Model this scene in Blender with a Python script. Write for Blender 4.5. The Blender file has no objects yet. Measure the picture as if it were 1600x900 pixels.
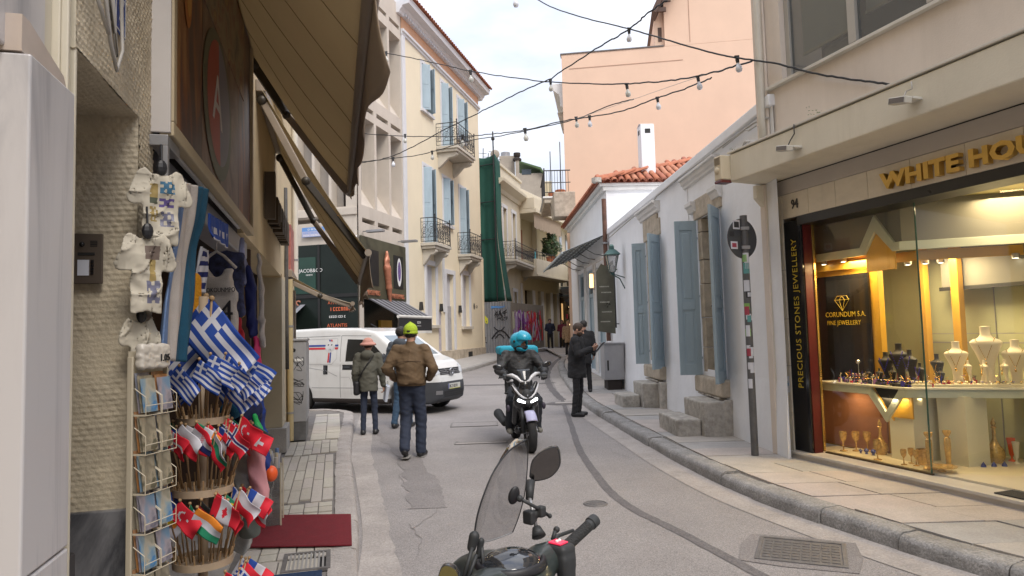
import bpy, math, random
import numpy as np
from mathutils import Vector, Matrix
R = math.radians
sc = bpy.context.scene
# ------------------------------------------------------------------ camera, sky, sun, exposure
cam_d = bpy.data.cameras.new("camera"); cam = bpy.data.objects.new("camera", cam_d)
sc.collection.objects.link(cam); sc.camera = cam
cam_d.sensor_width = 36; cam_d.lens = 36*1060/1600; cam_d.clip_end = 1500; cam_d.clip_start = .05
cam.matrix_world = Matrix.Translation((0,0,1.65)) @ Matrix.Rotation(math.pi/2+.0655,4,'X') @ Matrix.Rotation(-.027,4,'Z')
SUN_EL, SUN_ROT = R(52), R(155)
world = bpy.data.worlds.new("World"); sc.world = world; world.use_nodes = True
nt = world.node_tree; N = nt.nodes; Lk = nt.links; N.clear()
wo = N.new('ShaderNodeOutputWorld'); bg = N.new('ShaderNodeBackground'); bg.inputs[1].default_value = .15
sky = N.new('ShaderNodeTexSky'); sky.sky_type = 'NISHITA'; sky.sun_disc = False
sky.sun_elevation = SUN_EL; sky.sun_rotation = SUN_ROT
tc = N.new('ShaderNodeTexCoord'); mp = N.new('ShaderNodeMapping'); mp.inputs['Scale'].default_value = (1,1,2.6)
nz = N.new('ShaderNodeTexNoise'); nz.inputs['Scale'].default_value = 2.1; nz.inputs['Detail'].default_value = 7; nz.inputs['Roughness'].default_value = .52
cr = N.new('ShaderNodeValToRGB'); cr.color_ramp.elements[0].position = .38; cr.color_ramp.elements[1].position = .60
cr.color_ramp.elements[0].color = (2.45,2.7,3.35,1); cr.color_ramp.elements[1].color = (4.3,4.3,4.45,1)
mx = N.new('ShaderNodeMixRGB'); mx.inputs[0].default_value = .88
sx = N.new('ShaderNodeSeparateXYZ'); mr = N.new('ShaderNodeMapRange')   # overcast sky: brighter towards the zenith
mr.inputs[1].default_value = 0; mr.inputs[2].default_value = 1; mr.inputs[3].default_value = 1.0; mr.inputs[4].default_value = 3.0
ml = N.new('ShaderNodeVectorMath'); ml.operation = 'SCALE'
Lk.new(tc.outputs['Generated'], mp.inputs[0]); Lk.new(mp.outputs[0], nz.inputs[0]); Lk.new(nz.outputs[0], cr.inputs[0])
Lk.new(sky.outputs[0], mx.inputs[1]); Lk.new(cr.outputs[0], mx.inputs[2]); Lk.new(tc.outputs['Generated'], sx.inputs[0])
Lk.new(sx.outputs[2], mr.inputs[0]); Lk.new(mx.outputs[0], ml.inputs[0]); Lk.new(mr.outputs[0], ml.inputs['Scale'])
Lk.new(ml.outputs[0], bg.inputs[0]); Lk.new(bg.outputs[0], wo.inputs[0])
sun_d = bpy.data.lights.new("sun", 'SUN'); sun = bpy.data.objects.new("sun", sun_d); sc.collection.objects.link(sun)
sun_d.energy = 2.1; sun_d.angle = R(24); sun_d.color = (1,.93,.84)
# sun stands behind the camera to the right, high, through cloud
az = R(150); sd = Vector((math.sin(az)*math.cos(SUN_EL), math.cos(az)*math.cos(SUN_EL), math.sin(SUN_EL)))
sky.sun_rotation = az
sun.rotation_euler = sd.to_track_quat('Z','Y').to_euler()
vs = sc.view_settings; vs.view_transform = 'Standard'; vs.look = 'None'; vs.exposure = .30; vs.gamma = 1
# ------------------------------------------------------------------ materials
MATS = {}
def M(name, col, rough=.75, var=.12, scale=2.5, bump=.0, bscale=60, metal=0, stain=0, stain_col=None, spec=.5, emit=0, trans=0, alpha=1, detail=5, coat=0, stretch=None):
    if name in MATS: return MATS[name]
    m = bpy.data.materials.new(name); MATS[name] = m; m.use_nodes = True
    t = m.node_tree; n = t.nodes; l = t.links; b = n['Principled BSDF']
    b.inputs['Roughness'].default_value = rough; b.inputs['Metallic'].default_value = metal
    b.inputs['Specular IOR Level'].default_value = spec; b.inputs['Coat Weight'].default_value = coat
    c = (*col, 1)
    tcd = n.new('ShaderNodeTexCoord'); co = tcd.outputs['Object']
    if stretch:
        mpp = n.new('ShaderNodeMapping'); mpp.inputs['Scale'].default_value = stretch; l.new(co, mpp.inputs[0]); co = mpp.outputs[0]
    if var > 0:
        q = n.new('ShaderNodeTexNoise'); q.inputs['Scale'].default_value = scale; q.inputs['Detail'].default_value = detail; q.inputs['Roughness'].default_value = .62
        l.new(co, q.inputs[0])
        r = n.new('ShaderNodeValToRGB'); r.color_ramp.elements[0].position = .3; r.color_ramp.elements[1].position = .72
        r.color_ramp.elements[0].color = (*[x*(1-var) for x in col],1); r.color_ramp.elements[1].color = (*[min(1,x*(1+var)) for x in col],1)
        l.new(q.outputs[0], r.inputs[0]); out = r.outputs[0]
        if stain:
            q2 = n.new('ShaderNodeTexNoise'); q2.inputs['Scale'].default_value = scale*.45+.3; q2.inputs['Detail'].default_value = 8; q2.inputs['Roughness'].default_value = .7
            l.new(co, q2.inputs[0]); r2 = n.new('ShaderNodeMapRange'); r2.inputs[1].default_value = .52; r2.inputs[2].default_value = .75; r2.inputs[4].default_value = stain
            l.new(q2.outputs[0], r2.inputs[0]); mm = n.new('ShaderNodeMixRGB'); l.new(r2.outputs[0], mm.inputs[0]); l.new(out, mm.inputs[1])
            mm.inputs[2].default_value = (*(stain_col or [x*.55 for x in col]),1); out = mm.outputs[0]
        l.new(out, b.inputs['Base Color'])
        rr = n.new('ShaderNodeMapRange'); rr.inputs[3].default_value = max(0,rough-.08); rr.inputs[4].default_value = min(1,rough+.08)
        l.new(q.outputs[0], rr.inputs[0]); l.new(rr.outputs[0], b.inputs['Roughness'])
    else: b.inputs['Base Color'].default_value = c
    if bump:
        q = n.new('ShaderNodeTexNoise'); q.inputs['Scale'].default_value = bscale; q.inputs['Detail'].default_value = 4; l.new(co, q.inputs[0])
        bp = n.new('ShaderNodeBump'); bp.inputs['Strength'].default_value = min(1,bump); bp.inputs['Distance'].default_value = .01; l.new(q.outputs[0], bp.inputs['Height']); l.new(bp.outputs[0], b.inputs['Normal'])
    if emit: b.inputs['Emission Color'].default_value = c; b.inputs['Emission Strength'].default_value = emit
    if trans: b.inputs['Transmission Weight'].default_value = trans
    if alpha < 1: b.inputs['Alpha'].default_value = alpha
    return m
def glassmat(name, tint=(1,1,1), rough=.02, refl=1.0, dens=0.0, dcol=(.05,.05,.05)):
    """thin pane: fresnel mirror over a see-through sheet, with some of it a tinted film"""
    if name in MATS: return MATS[name]
    m = bpy.data.materials.new(name); MATS[name] = m; m.use_nodes = True; t = m.node_tree; n = t.nodes; l = t.links; n.clear()
    o = n.new('ShaderNodeOutputMaterial'); tr = n.new('ShaderNodeBsdfTransparent'); tr.inputs[0].default_value = (*tint,1)
    gl = n.new('ShaderNodeBsdfGlossy'); gl.inputs['Roughness'].default_value = rough
    fr = n.new('ShaderNodeFresnel'); fr.inputs[0].default_value = 1.5; mu = n.new('ShaderNodeMath'); mu.operation = 'MULTIPLY'; mu.inputs[1].default_value = refl; mu.use_clamp = True
    l.new(fr.outputs[0], mu.inputs[0]); a = n.new('ShaderNodeMixShader'); l.new(mu.outputs[0], a.inputs[0])
    src = tr.outputs[0]
    if dens:
        df = n.new('ShaderNodeBsdfDiffuse'); df.inputs[0].default_value = (*dcol,1); b2 = n.new('ShaderNodeMixShader'); b2.inputs[0].default_value = dens
        l.new(tr.outputs[0], b2.inputs[1]); l.new(df.outputs[0], b2.inputs[2]); src = b2.outputs[0]
    l.new(src, a.inputs[1]); l.new(gl.outputs[0], a.inputs[2]); l.new(a.outputs[0], o.inputs[0]); return m
def marble(name, c1, c2, scale=1.6, rough=.35, stretch=(1,1,.4), dist=3.0, lo=.42, hi=.6):
    if name in MATS: return MATS[name]
    m = bpy.data.materials.new(name); MATS[name] = m; m.use_nodes = True; t = m.node_tree; n = t.nodes; l = t.links; b = n['Principled BSDF']
    b.inputs['Roughness'].default_value = rough
    tcd = n.new('ShaderNodeTexCoord'); mpp = n.new('ShaderNodeMapping'); mpp.inputs['Scale'].default_value = stretch; mpp.inputs['Rotation'].default_value = (.3,.4,.2)
    l.new(tcd.outputs['Object'], mpp.inputs[0]); q = n.new('ShaderNodeTexNoise'); q.inputs['Scale'].default_value = scale; q.inputs['Detail'].default_value = 9; q.inputs['Roughness'].default_value = .66; q.inputs['Distortion'].default_value = dist
    l.new(mpp.outputs[0], q.inputs[0]); r = n.new('ShaderNodeValToRGB'); r.color_ramp.elements[0].position = lo; r.color_ramp.elements[1].position = hi
    r.color_ramp.elements[0].color = (*c2,1); r.color_ramp.elements[1].color = (*c1,1); l.new(q.outputs[0], r.inputs[0]); l.new(r.outputs[0], b.inputs['Base Color']); return m
# ------------------------------------------------------------------ mesh helpers
COL = sc.collection
def link(o, parent=None):
    COL.objects.link(o)
    if parent is not None: o.parent = parent
    return o
class MB:
    """collects shapes; build() links them as one mesh object"""
    def __init__(s): s.v = []; s.f = []; s.mi = []; s.cur = 0; s.T = None
    def add(s, vs, fs):
        b = len(s.v)
        if s.T is not None: vs = [tuple(s.T @ Vector(v)) for v in vs]
        s.v += [tuple(v) for v in vs]; s.f += [tuple(b+i for i in f) for f in fs]; s.mi += [s.cur]*len(fs); return s
    def box(s, x0,x1,y0,y1,z0,z1):
        if x0>x1: x0,x1=x1,x0
        if y0>y1: y0,y1=y1,y0
        if z0>z1: z0,z1=z1,z0
        return s.add([(x0,y0,z0),(x1,y0,z0),(x1,y1,z0),(x0,y1,z0),(x0,y0,z1),(x1,y0,z1),(x1,y1,z1),(x0,y1,z1)],
                     [(0,3,2,1),(4,5,6,7),(0,1,5,4),(1,2,6,5),(2,3,7,6),(3,0,4,7)])
    def quad(s, *p): return s.add(p, [tuple(range(len(p)))])
    def prism(s, poly, ax, a, b):
        """polygon in the two other axes, extruded along ax from a to b"""
        n = len(poly)
        def P(u,v,w): return {'x':(w,u,v),'y':(u,w,v),'z':(u,v,w)}[ax]
        vs = [P(u,v,a) for u,v in poly]+[P(u,v,b) for u,v in poly]
        return s.add(vs, [tuple(range(n-1,-1,-1)), tuple(range(n,2*n))]+[(i,(i+1)%n,n+(i+1)%n,n+i) for i in range(n)])
    def tube(s, pts, r, n=8, cap=True):
        pts = [Vector(p) for p in pts]; m = len(pts)
        rs = r if isinstance(r,(list,tuple)) else [r]*m
        up = None; vs = []
        for i,p in enumerate(pts):
            d = (pts[min(i+1,m-1)]-pts[max(i-1,0)])
            d = d.normalized() if d.length>1e-9 else Vector((0,0,1))
            if up is None: up = Vector((0,0,1)) if abs(d.z)<.9 else Vector((1,0,0))
            a = d.cross(up)
            if a.length<1e-6: a = d.orthogonal()
            a.normalize(); b = a.cross(d).normalized(); up = b
            for k in range(n):
                t = 2*math.pi*k/n; vs.append(p + a*math.cos(t)*rs[i] + b*math.sin(t)*rs[i])
        fs = [(i*n+k, i*n+(k+1)%n, (i+1)*n+(k+1)%n, (i+1)*n+k) for i in range(m-1) for k in range(n)]
        if cap: fs += [tuple(range(n-1,-1,-1)), tuple((m-1)*n+k for k in range(n))]
        return s.add(vs, fs)
    def lathe(s, prof, c=(0,0,0), n=16, axis='z', a0=0, a1=2*math.pi):
        m = len(prof); full = abs(a1-a0-2*math.pi)<1e-6; nn = n if full else n+1; vs = []
        for r,z in prof:
            for k in range(nn):
                t = a0+(a1-a0)*k/n; u,v = r*math.cos(t), r*math.sin(t)
                p = {'z':(u,v,z),'x':(z,u,v),'y':(u,z,v)}[axis]; vs.append((p[0]+c[0],p[1]+c[1],p[2]+c[2]))
        fs = [(i*nn+k, i*nn+(k+1)%nn, (i+1)*nn+(k+1)%nn, (i+1)*nn+k) for i in range(m-1) for k in range(n)]
        return s.add(vs, fs)
    def grid(s, fn, nu, nv):
        vs = [fn(i/nu, j/nv) for i in range(nu+1) for j in range(nv+1)]
        return s.add(vs, [(i*(nv+1)+j, (i+1)*(nv+1)+j, (i+1)*(nv+1)+j+1, i*(nv+1)+j+1) for i in range(nu) for j in range(nv)])
    def ball(s, c, r, n=12, m=8):
        r = r if isinstance(r,(list,tuple)) else (r,r,r)
        return s.grid(lambda u,v:(c[0]+r[0]*math.sin(math.pi*v)*math.cos(2*math.pi*u), c[1]+r[1]*math.sin(math.pi*v)*math.sin(2*math.pi*u), c[2]+r[2]*math.cos(math.pi*v)), n, m)
    def mesh(s, name):
        me = bpy.data.meshes.new(name); me.from_pydata([tuple(v) for v in s.v], [], s.f); me.update(); return me
    def build(s, name, mat, parent=None, smooth=None, bevel=0, label=None, loc=None, rot=None, solid=0, seg=2):
        me = s.mesh(name)
        mats = mat if isinstance(mat,(list,tuple)) else [mat]
        for q in mats: me.materials.append(q)
        if len(mats)>1: me.polygons.foreach_set('material_index', s.mi)
        if smooth:
            me.shade_smooth()
            if smooth is not True: me.set_sharp_from_angle(angle=R(smooth))
        o = bpy.data.objects.new(name, me); link(o, parent)
        if solid:
            md = o.modifiers.new('thickness','SOLIDIFY'); md.thickness = solid; md.offset = 0
        if bevel:
            md = o.modifiers.new('bevel','BEVEL'); md.width = bevel; md.segments = seg; md.limit_method = 'ANGLE'; md.angle_limit = R(35); md.harden_normals = False
        if loc is not None: o.location = loc
        if rot is not None: o.rotation_euler = rot
        if label: o['label'] = label
        return o
def B(name, mat, parent, x0,x1,y0,y1,z0,z1, bevel=0, label=None):
    return MB().box(x0,x1,y0,y1,z0,z1).build(name, mat, parent, bevel=bevel, label=label)
def empty(name, loc=(0,0,0), rz=0, parent=None):
    o = bpy.data.objects.new(name, None); o.empty_display_size = .2; o.location = loc; o.rotation_euler = (0,0,rz); return link(o, parent)
def tag(o, label, cat, group=None):
    o['label'] = label; o['category'] = cat
    if group: o['group'] = group
    return o
def thing(name, label, cat, loc=(0,0,0), rz=0, group=None): return tag(empty(name, loc, rz), label, cat, group)
def struct(o): o['kind'] = 'structure'; return o
def stuff(o): o['kind'] = 'stuff'; return o
def inst(me, name, parent, loc=(0,0,0), rot=(0,0,0), scale=None):
    o = bpy.data.objects.new(name, me); o.location = loc; o.rotation_euler = rot
    if scale: o.scale = scale
    return link(o, parent)
def copy_tree(o, parent=None):
    c = o.copy(); COL.objects.link(c); c.parent = parent
    for ch in list(o.children): copy_tree(ch, c)
    return c
_fonts = {}
def text(body, size, mat, parent, loc, rot=(R(90),0,0), extrude=.002, name='lettering', align='LEFT', sx=1, bold=0, spacing=1):
    cu = bpy.data.curves.new('t','FONT'); cu.body = body; cu.size = size; cu.extrude = extrude; cu.align_x = align; cu.resolution_u = 2; cu.offset = bold; cu.space_character = spacing
    o = bpy.data.objects.new('t', cu); COL.objects.link(o); dg = bpy.context.evaluated_depsgraph_get(); me = bpy.data.meshes.new_from_object(o.evaluated_get(dg))
    bpy.data.objects.remove(o); me.name = name; me.materials.clear(); me.materials.append(mat)
    r = bpy.data.objects.new(name, me); link(r, parent); r.location = loc; r.rotation_euler = rot; r.scale = (sx,1,1); return r
# ------------------------------------------------------------------ rounded bodies: signed distance fields meshed by surface nets
def seg(P, a, b, ra, rb=None):
    rb = ra if rb is None else rb; a = np.array(a,float); b = np.array(b,float); ab = b-a; d = P-a
    t = np.clip((d@ab)/max(ab@ab,1e-9),0,1); return np.linalg.norm(d-t[...,None]*ab,axis=-1)-(ra+(rb-ra)*t)
def ell(P, c, r):
    r = np.array(r,float); q = (P-np.array(c,float)); k0 = np.linalg.norm(q/r,axis=-1); k1 = np.linalg.norm(q/(r*r),axis=-1); return k0*(k0-1)/np.maximum(k1,1e-6)
def rbox(P, c, h, r):
    q = np.abs(P-np.array(c,float))-(np.array(h,float)-r); return np.linalg.norm(np.maximum(q,0),axis=-1)+np.minimum(q.max(-1),0)-r
def su(k, *ds):
    o = ds[0]
    for d in ds[1:]:
        h = np.clip(.5+.5*(d-o)/k,0,1); o = d*(1-h)+o*h-k*h*(1-h)
    return o
def ss(k, a, b): return -su(k,-a,b)      # a minus b
def smax(k,a,b): return -su(k,-a,-b)
def nets(fn, lo, hi, h):
    lo = np.array(lo,float); n = np.ceil((np.array(hi)-lo)/h).astype(int)+1
    ax = [lo[i]+h*np.arange(n[i]) for i in range(3)]; P = np.stack(np.meshgrid(*ax,indexing='ij'),-1).astype(np.float32)
    D = fn(P).astype(np.float32); S = D<0; acc = np.zeros([*(n-1),3],np.float32); cnt = np.zeros(n-1,np.float32)
    def sl(o): return tuple(slice(o[i], n[i]-1+o[i]) for i in range(3))
    for a in range(3):
        for c1 in (0,1):
            for c2 in (0,1):
                o0 = [0,0,0]; o1 = [0,0,0]; b = [i for i in range(3) if i!=a]; o0[b[0]] = o1[b[0]] = c1; o0[b[1]] = o1[b[1]] = c2; o1[a] = 1
                d0 = D[sl(o0)]; d1 = D[sl(o1)]; x = (d0<0)!=(d1<0); t = np.where(x, d0/np.where(x,d0-d1,1), 0)
                p = np.zeros_like(acc); p[...,b[0]] = c1; p[...,b[1]] = c2; p[...,a] = t; acc += p*x[...,None]; cnt += x
    act = cnt>0; idx = -np.ones(act.shape,int); idx[act] = np.arange(act.sum()); cell = np.argwhere(act)
    V = lo+h*(cell+acc[act]/cnt[act][:,None]); F = []
    for a in range(3):
        b, c = (a+1)%3, (a+2)%3; r = [slice(1,n[i]-1) for i in range(3)]; r[a] = slice(0,n[a]-1); r1 = list(r); r1[a] = slice(1,n[a])
        s0 = S[tuple(r)]; s1 = S[tuple(r1)]; x = np.argwhere(s0!=s1)
        if len(x)==0: continue
        base = x.copy(); off = np.ones(3,int); off[a] = 0; base += off; q = []
        for db,dc in ((1,1),(0,1),(0,0),(1,0)):
            k = base.copy(); k[:,b] -= db; k[:,c] -= dc; q.append(idx[k[:,0],k[:,1],k[:,2]])
        q = np.stack(q,1); fl = s0[tuple(x.T)]; q[~fl] = q[~fl][:,::-1]; F.append(q)
    return V, np.concatenate(F)
def net_obj(name, fn, lo, hi, h, mat, parent, **kw):
    V,F = nets(fn, lo, hi, h); m = MB(); m.v = [tuple(map(float,v)) for v in V]; m.f = [tuple(map(int,f)) for f in F]; m.mi = [0]*len(F)
    return m.build(name, mat, parent, smooth=kw.pop('smooth',True), **kw)
def folds(P, amp, sc=(9,9,5), ph=0):
    x,y,z = P[...,0]*sc[0], P[...,1]*sc[1], P[...,2]*sc[2]
    a = np.sin(x*2.1+z*3.3+ph+1.7*np.sin(y*1.3+z*1.9)); b = np.sin(y*2.7-z*4.1+ph*1.7+1.3*np.sin(x*2.3)); r = (1-np.abs(np.sin(x*1.7-z*2.9+y*1.1+ph+1.9*np.sin(z*1.3+x))))**3
    return amp*(a*.5+b*.35-r*.8)
def pleat(P, amp, k=45, ph=0): return amp*(np.abs(np.sin(P[...,0]*k+ph+3*np.sin(P[...,2]*9+ph)))+.6*np.abs(np.sin(P[...,1]*k*1.2+P[...,0]*k*.6+ph*2+2*np.sin(P[...,2]*13))))
def streak(m, amt=.35, col=(.25,.22,.18), sc_=1.3, zs=.07, lo=.5, hi=.75):
    """rain streaks and grime: noise drawn out vertically"""
    t = m.node_tree; n = t.nodes; l = t.links; b = n['Principled BSDF']; src = b.inputs['Base Color'].links[0].from_socket
    tcd = n.new('ShaderNodeTexCoord'); mpp = n.new('ShaderNodeMapping'); mpp.inputs['Scale'].default_value = (1,1,zs); l.new(tcd.outputs['Object'],mpp.inputs[0])
    q = n.new('ShaderNodeTexNoise'); q.inputs['Scale'].default_value = sc_; q.inputs['Detail'].default_value = 10; q.inputs['Roughness'].default_value = .72; l.new(mpp.outputs[0],q.inputs[0])
    r = n.new('ShaderNodeMapRange'); r.inputs[1].default_value = lo; r.inputs[2].default_value = hi; r.inputs[4].default_value = amt; l.new(q.outputs[0],r.inputs[0])
    x = n.new('ShaderNodeMixRGB'); l.new(r.outputs[0],x.inputs[0]); l.new(src,x.inputs[1]); x.inputs[2].default_value = (*col,1); l.new(x.outputs[0],b.inputs['Base Color']); return m
rnd = random.Random(7)
def gz(Y): return max(0.0, min(.60, .026*(Y-15)))
# building frames: local x runs along the facade, local y goes into the building, z is up
def frame_rz(d): return math.atan2(d[1], d[0])
L0 = (-2.08,5.11,0); Ld = (-.254,.967); LRZ = frame_rz(Ld)
J0 = (3.2,8.2,0);  JRZ = frame_rz((.315,-.949))
W0 = (3.14,8.09,0); WRZ = frame_rz((.044,-.999))
Y0 = (-4.0,25.4,0); YRZ = frame_rz((.2575,.966))
# ------------------------------------------------------------------ ground, road, pavements
m_asph = M('asphalt',(.262,.242,.234),rough=.85,var=.10,scale=1.3,bump=.5,bscale=170,stain=.35,stain_col=(.20,.18,.175))
def speckle(m, amt=.28, sc1=260):
    t = m.node_tree; n = t.nodes; l = t.links; b = n['Principled BSDF']; src = b.inputs['Base Color'].links[0].from_socket
    tcd = n.new('ShaderNodeTexCoord'); v = n.new('ShaderNodeTexVoronoi'); v.inputs['Scale'].default_value = sc1; l.new(tcd.outputs['Object'], v.inputs['Vector'])
    sp = n.new('ShaderNodeSeparateColor'); l.new(v.outputs['Color'], sp.inputs[0]); mrr = n.new('ShaderNodeMapRange'); mrr.inputs[3].default_value = 1-amt; mrr.inputs[4].default_value = 1+amt
    l.new(sp.outputs[0], mrr.inputs[0]); mu = n.new('ShaderNodeVectorMath'); mu.operation = 'SCALE'; l.new(src, mu.inputs[0]); l.new(mrr.outputs[0], mu.inputs['Scale']); l.new(mu.outputs[0], b.inputs['Base Color']); return m
speckle(m_asph,.34,170); streak(m_asph,.30,(.15,.135,.13),.35,1,.5,.72); streak(m_asph,.35,(.34,.31,.29),1.1,1,.56,.8)
m_patch = speckle(M('asphalt_patch',(.205,.188,.183),rough=.85,var=.1,scale=2,bump=.4,bscale=150,stain=.3),.3,150)
m_tar = speckle(M('tar_seam',(.125,.115,.115),rough=.8,var=.15,scale=3,bump=.5,bscale=90),.3,90)
m_conc = speckle(M('gutter_concrete',(.34,.31,.29),rough=.9,var=.18,scale=2.2,bump=.5,bscale=70,stain=.6),.15,90)
m_kerb = speckle(M('kerb_stone',(.27,.26,.25),rough=.7,var=.25,scale=5,bump=.6,bscale=45,stain=.5,stain_col=(.13,.12,.11)),.25,90)
m_slabs = [speckle(M('pavement_slab_%s'%k,c,rough=.75,var=.13,scale=3,bump=.35,bscale=60,stain=.45,stain_col=(.27,.24,.22)),.1,120) for k,c in
    (('pink',(.43,.38,.345)),('buff',(.42,.385,.345)),('grey',(.36,.345,.33)),('rose',(.44,.38,.35)))]
m_tiles = [M('cream_tile_%s'%k,c,rough=.75,var=.12,scale=7,bump=.3,bscale=50,stain=.4) for k,c in (('a',(.45,.42,.36)),('b',(.41,.375,.32)),('c',(.43,.39,.35)))]
m_mortar = M('mortar',(.17,.155,.145),rough=.95,var=.25,scale=6,bump=.4,bscale=60)
XS = [-300,-60,-25,-12,-6,-3,0,3,6,12,25,60,300]; YS = [-200,-60,-20,-5,0,5,10,13,15,17,20,25,30,40,50,60,75,100,200,400]
def sheet(name, mat, dz, xs, ys, fn=None):
    m = MB(); v = [(x,y,gz(y)+dz) for x in xs for y in ys]; k = len(ys)
    m.add(v, [(i*k+j,(i+1)*k+j,(i+1)*k+j+1,i*k+j+1) for i in range(len(xs)-1) for j in range(k-1)]); return m.build(name, mat, None)
struct(sheet('ground', M('earth',(.3,.28,.26),rough=.95), -.03, XS, YS))
struct(sheet('road', m_asph, 0, [-60,-30,-12,-6,-3,0,3,6,12,30], [y for y in YS if -30<y<101]))
def strip(name, mat, pts, dz, th=0):
    """flat polygon draped on the street"""
    m = MB(); n = len(pts)
    m.add([(x,y,gz(y)+dz) for x,y in pts], [tuple(range(n))]); return struct(m.build(name, mat, None))
def ribbon(name, mat, left, right, dz, jag=0):
    m = MB(); v = []; n = len(left)
    for (a,b) in zip(left,right):
        v += [(a[0],a[1],gz(a[1])+dz),(b[0],b[1],gz(b[1])+dz)]
    m.add(v, [(2*i,2*i+1,2*i+3,2*i+2) for i in range(n-1)]); return struct(m.build(name, mat, None))
def interp(path, n, jag=0, rr=random.Random(3)):
    """catmull-rom resample"""
    out = []; P = [path[0]]+list(path)+[path[-1]]
    for i in range(1,len(P)-2):
        for k in range(n):
            t = k/n; p0,p1,p2,p3 = P[i-1],P[i],P[i+1],P[i+2]
            out.append(tuple(.5*((2*p1[j])+(-p0[j]+p2[j])*t+(2*p0[j]-5*p1[j]+4*p2[j]-p3[j])*t*t+(-p0[j]+3*p1[j]-3*p2[j]+p3[j])*t**3)+(rr.uniform(-jag,jag)) for j in range(len(p1))))
    out.append(path[-1]); return out
def offset_path(p, d):
    o = []
    for i,a in enumerate(p):
        u = Vector(p[min(i+1,len(p)-1)][:2])-Vector(p[max(i-1,0)][:2]); u.normalize(); o.append((a[0]-u.y*d, a[1]+u.x*d))
    return o
# tar seam curving up the middle of the road
seam = interp([(1.72,4.1),(1.53,4.82),(1.27,5.7),(1.07,6.3),(.96,6.9),(.9,7.95),(.88,9.7),(.97,12),(1.06,14.4),(1.12,16.1)],8,.006)
ribbon('tar_seam', m_tar, offset_path(seam,.045), offset_path(seam,-.05), .004)
seam2 = interp([(1.12,16.1),(1.0,18.5),(1.05,22),(1.5,27),(2.4,33)],8,.02)
ribbon('tar_seam', m_tar, offset_path(seam2,.09), offset_path(seam2,-.09), .005)
for p,w in (([(-3.4,20.5),(-1.5,20.1),(.4,20),(1.2,20.2)],.14),([(.75,15.6),(1.15,15.4),(1.6,15.5)],.2),([(-.9,10.42),(-.45,10.4),(-.15,10.3)],.02),([(-.9,10.32),(-.91,10.52)],.02)):
    q = interp(p,5,.008); ribbon('tar_seam', m_tar, offset_path(q,w), offset_path(q,-w), .006)
# fine cracks in the asphalt
cq = random.Random(31)
for k,(x_,y_,a_,L_) in enumerate([(-.90,5.9,100,1.2),(-.76,5.2,98,.9),(1.45,8.9,110,1.4),(-1.12,7.3,95,1.0)]):
    p = [(x_,y_)]; a = R(a_)
    for i in range(int(L_/.06)): a += cq.uniform(-.35,.35); p.append((p[-1][0]+.06*math.cos(a),p[-1][1]+.06*math.sin(a))); a += (R(a_)-a)*.25
    ribbon('asphalt_crack',m_patch,offset_path(p,.003+.003*cq.random()),offset_path(p,-.003),.0042)
# darker trench patch by the left gutter, with ragged edges
rr = random.Random(5)
lf = interp([(-.97,6.55),(-1.17,7.5),(-1.35,8.4),(-1.72,9.8),(-2.25,11.4),(-2.9,13.6),(-3.1,14.6)],10,.018)
lf[0]=(-1.03,6.57)
rt = interp([(-.87,6.57),(-1.0,7.4),(-1.18,8.2),(-1.42,9.3),(-1.9,11.4),(-2.5,13.6),(-2.75,14.6)],10,.018)
lf2 = [(a[0]-.03+.03*math.sin(i),a[1]) for i,a in enumerate(lf)]
ribbon('asphalt_patch', m_patch, [(x-.02,y) for x,y in lf2], [(x+.19 if i<20 else x+.12,y) for i,(x,y) in enumerate(rt)], .004)
# gutter strip
gl = interp([(-.8,3.2),(-1.08,4.6),(-1.33,5.9),(-1.9,8.1),(-2.45,10.2),(-3.3,14.6)],10,0)
gr = interp([(-.5,3.2),(-.83,4.8),(-1.2,6.3),(-1.52,7.6),(-2.1,10.0),(-3.0,14.6)],10,.02)
ribbon('gutter', m_conc, gl, gr, .008)
# right gutter grit
KR = [(6.6,.5),(5.0,1.7),(3.62,3.35),(3.0,4.42),(2.62,5.35),(2.2,6.75),(1.97,8.3),(1.82,10.1),(1.66,12.2),(1.52,14.3),(1.45,17),(1.47,20),(1.52,23),(1.75,27),(2.5,33),(3.6,40)]
kp = interp(KR,12)
ribbon('gutter', m_conc, offset_path(kp,.32), offset_path(kp,-.05), .0045)
# ---- right pavement: base, kerb stones one by one, slabs one by one
KH = .125
def poly3(name, mat, pts, z0, z1):
    m = MB(); n = len(pts)
    m.add([(x,y,gz(y)+z0) for x,y in pts]+[(x,y,gz(y)+z1) for x,y in pts],[tuple(range(n-1,-1,-1)),tuple(range(n,2*n))]+[(i,(i+1)%n,n+(i+1)%n,n+i) for i in range(n)])
    return m.build(name, mat, None)
inner = offset_path(kp,-.2)
rp = MB(); v = []
for i,(x,y) in enumerate(inner):
    xi = 12 if y<8 else 3.14-.044*(y-8.09)+.4
    v += [(x,y,gz(y)+KH-.02),(max(xi,x+.3),y,gz(y)+KH-.02)]
rp.add(v,[(2*i,2*i+1,2*i+3,2*i+2) for i in range(len(inner)-1)])
right_pave = struct(rp.build('pavement', m_mortar, None))
def arc_pts(path):
    d = [0]
    for a,b in zip(path,path[1:]): d.append(d[-1]+math.dist(a[:2],b[:2]))
    return d
dk = arc_pts(kp)
def at_arc(path, dd, s):
    for i in range(len(dd)-1):
        if dd[i+1]>=s: t=(s-dd[i])/(dd[i+1]-dd[i]); return (path[i][0]+(path[i+1][0]-path[i][0])*t, path[i][1]+(path[i+1][1]-path[i][1])*t)
    return path[-1]
s = 1.0; k = 0
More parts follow.
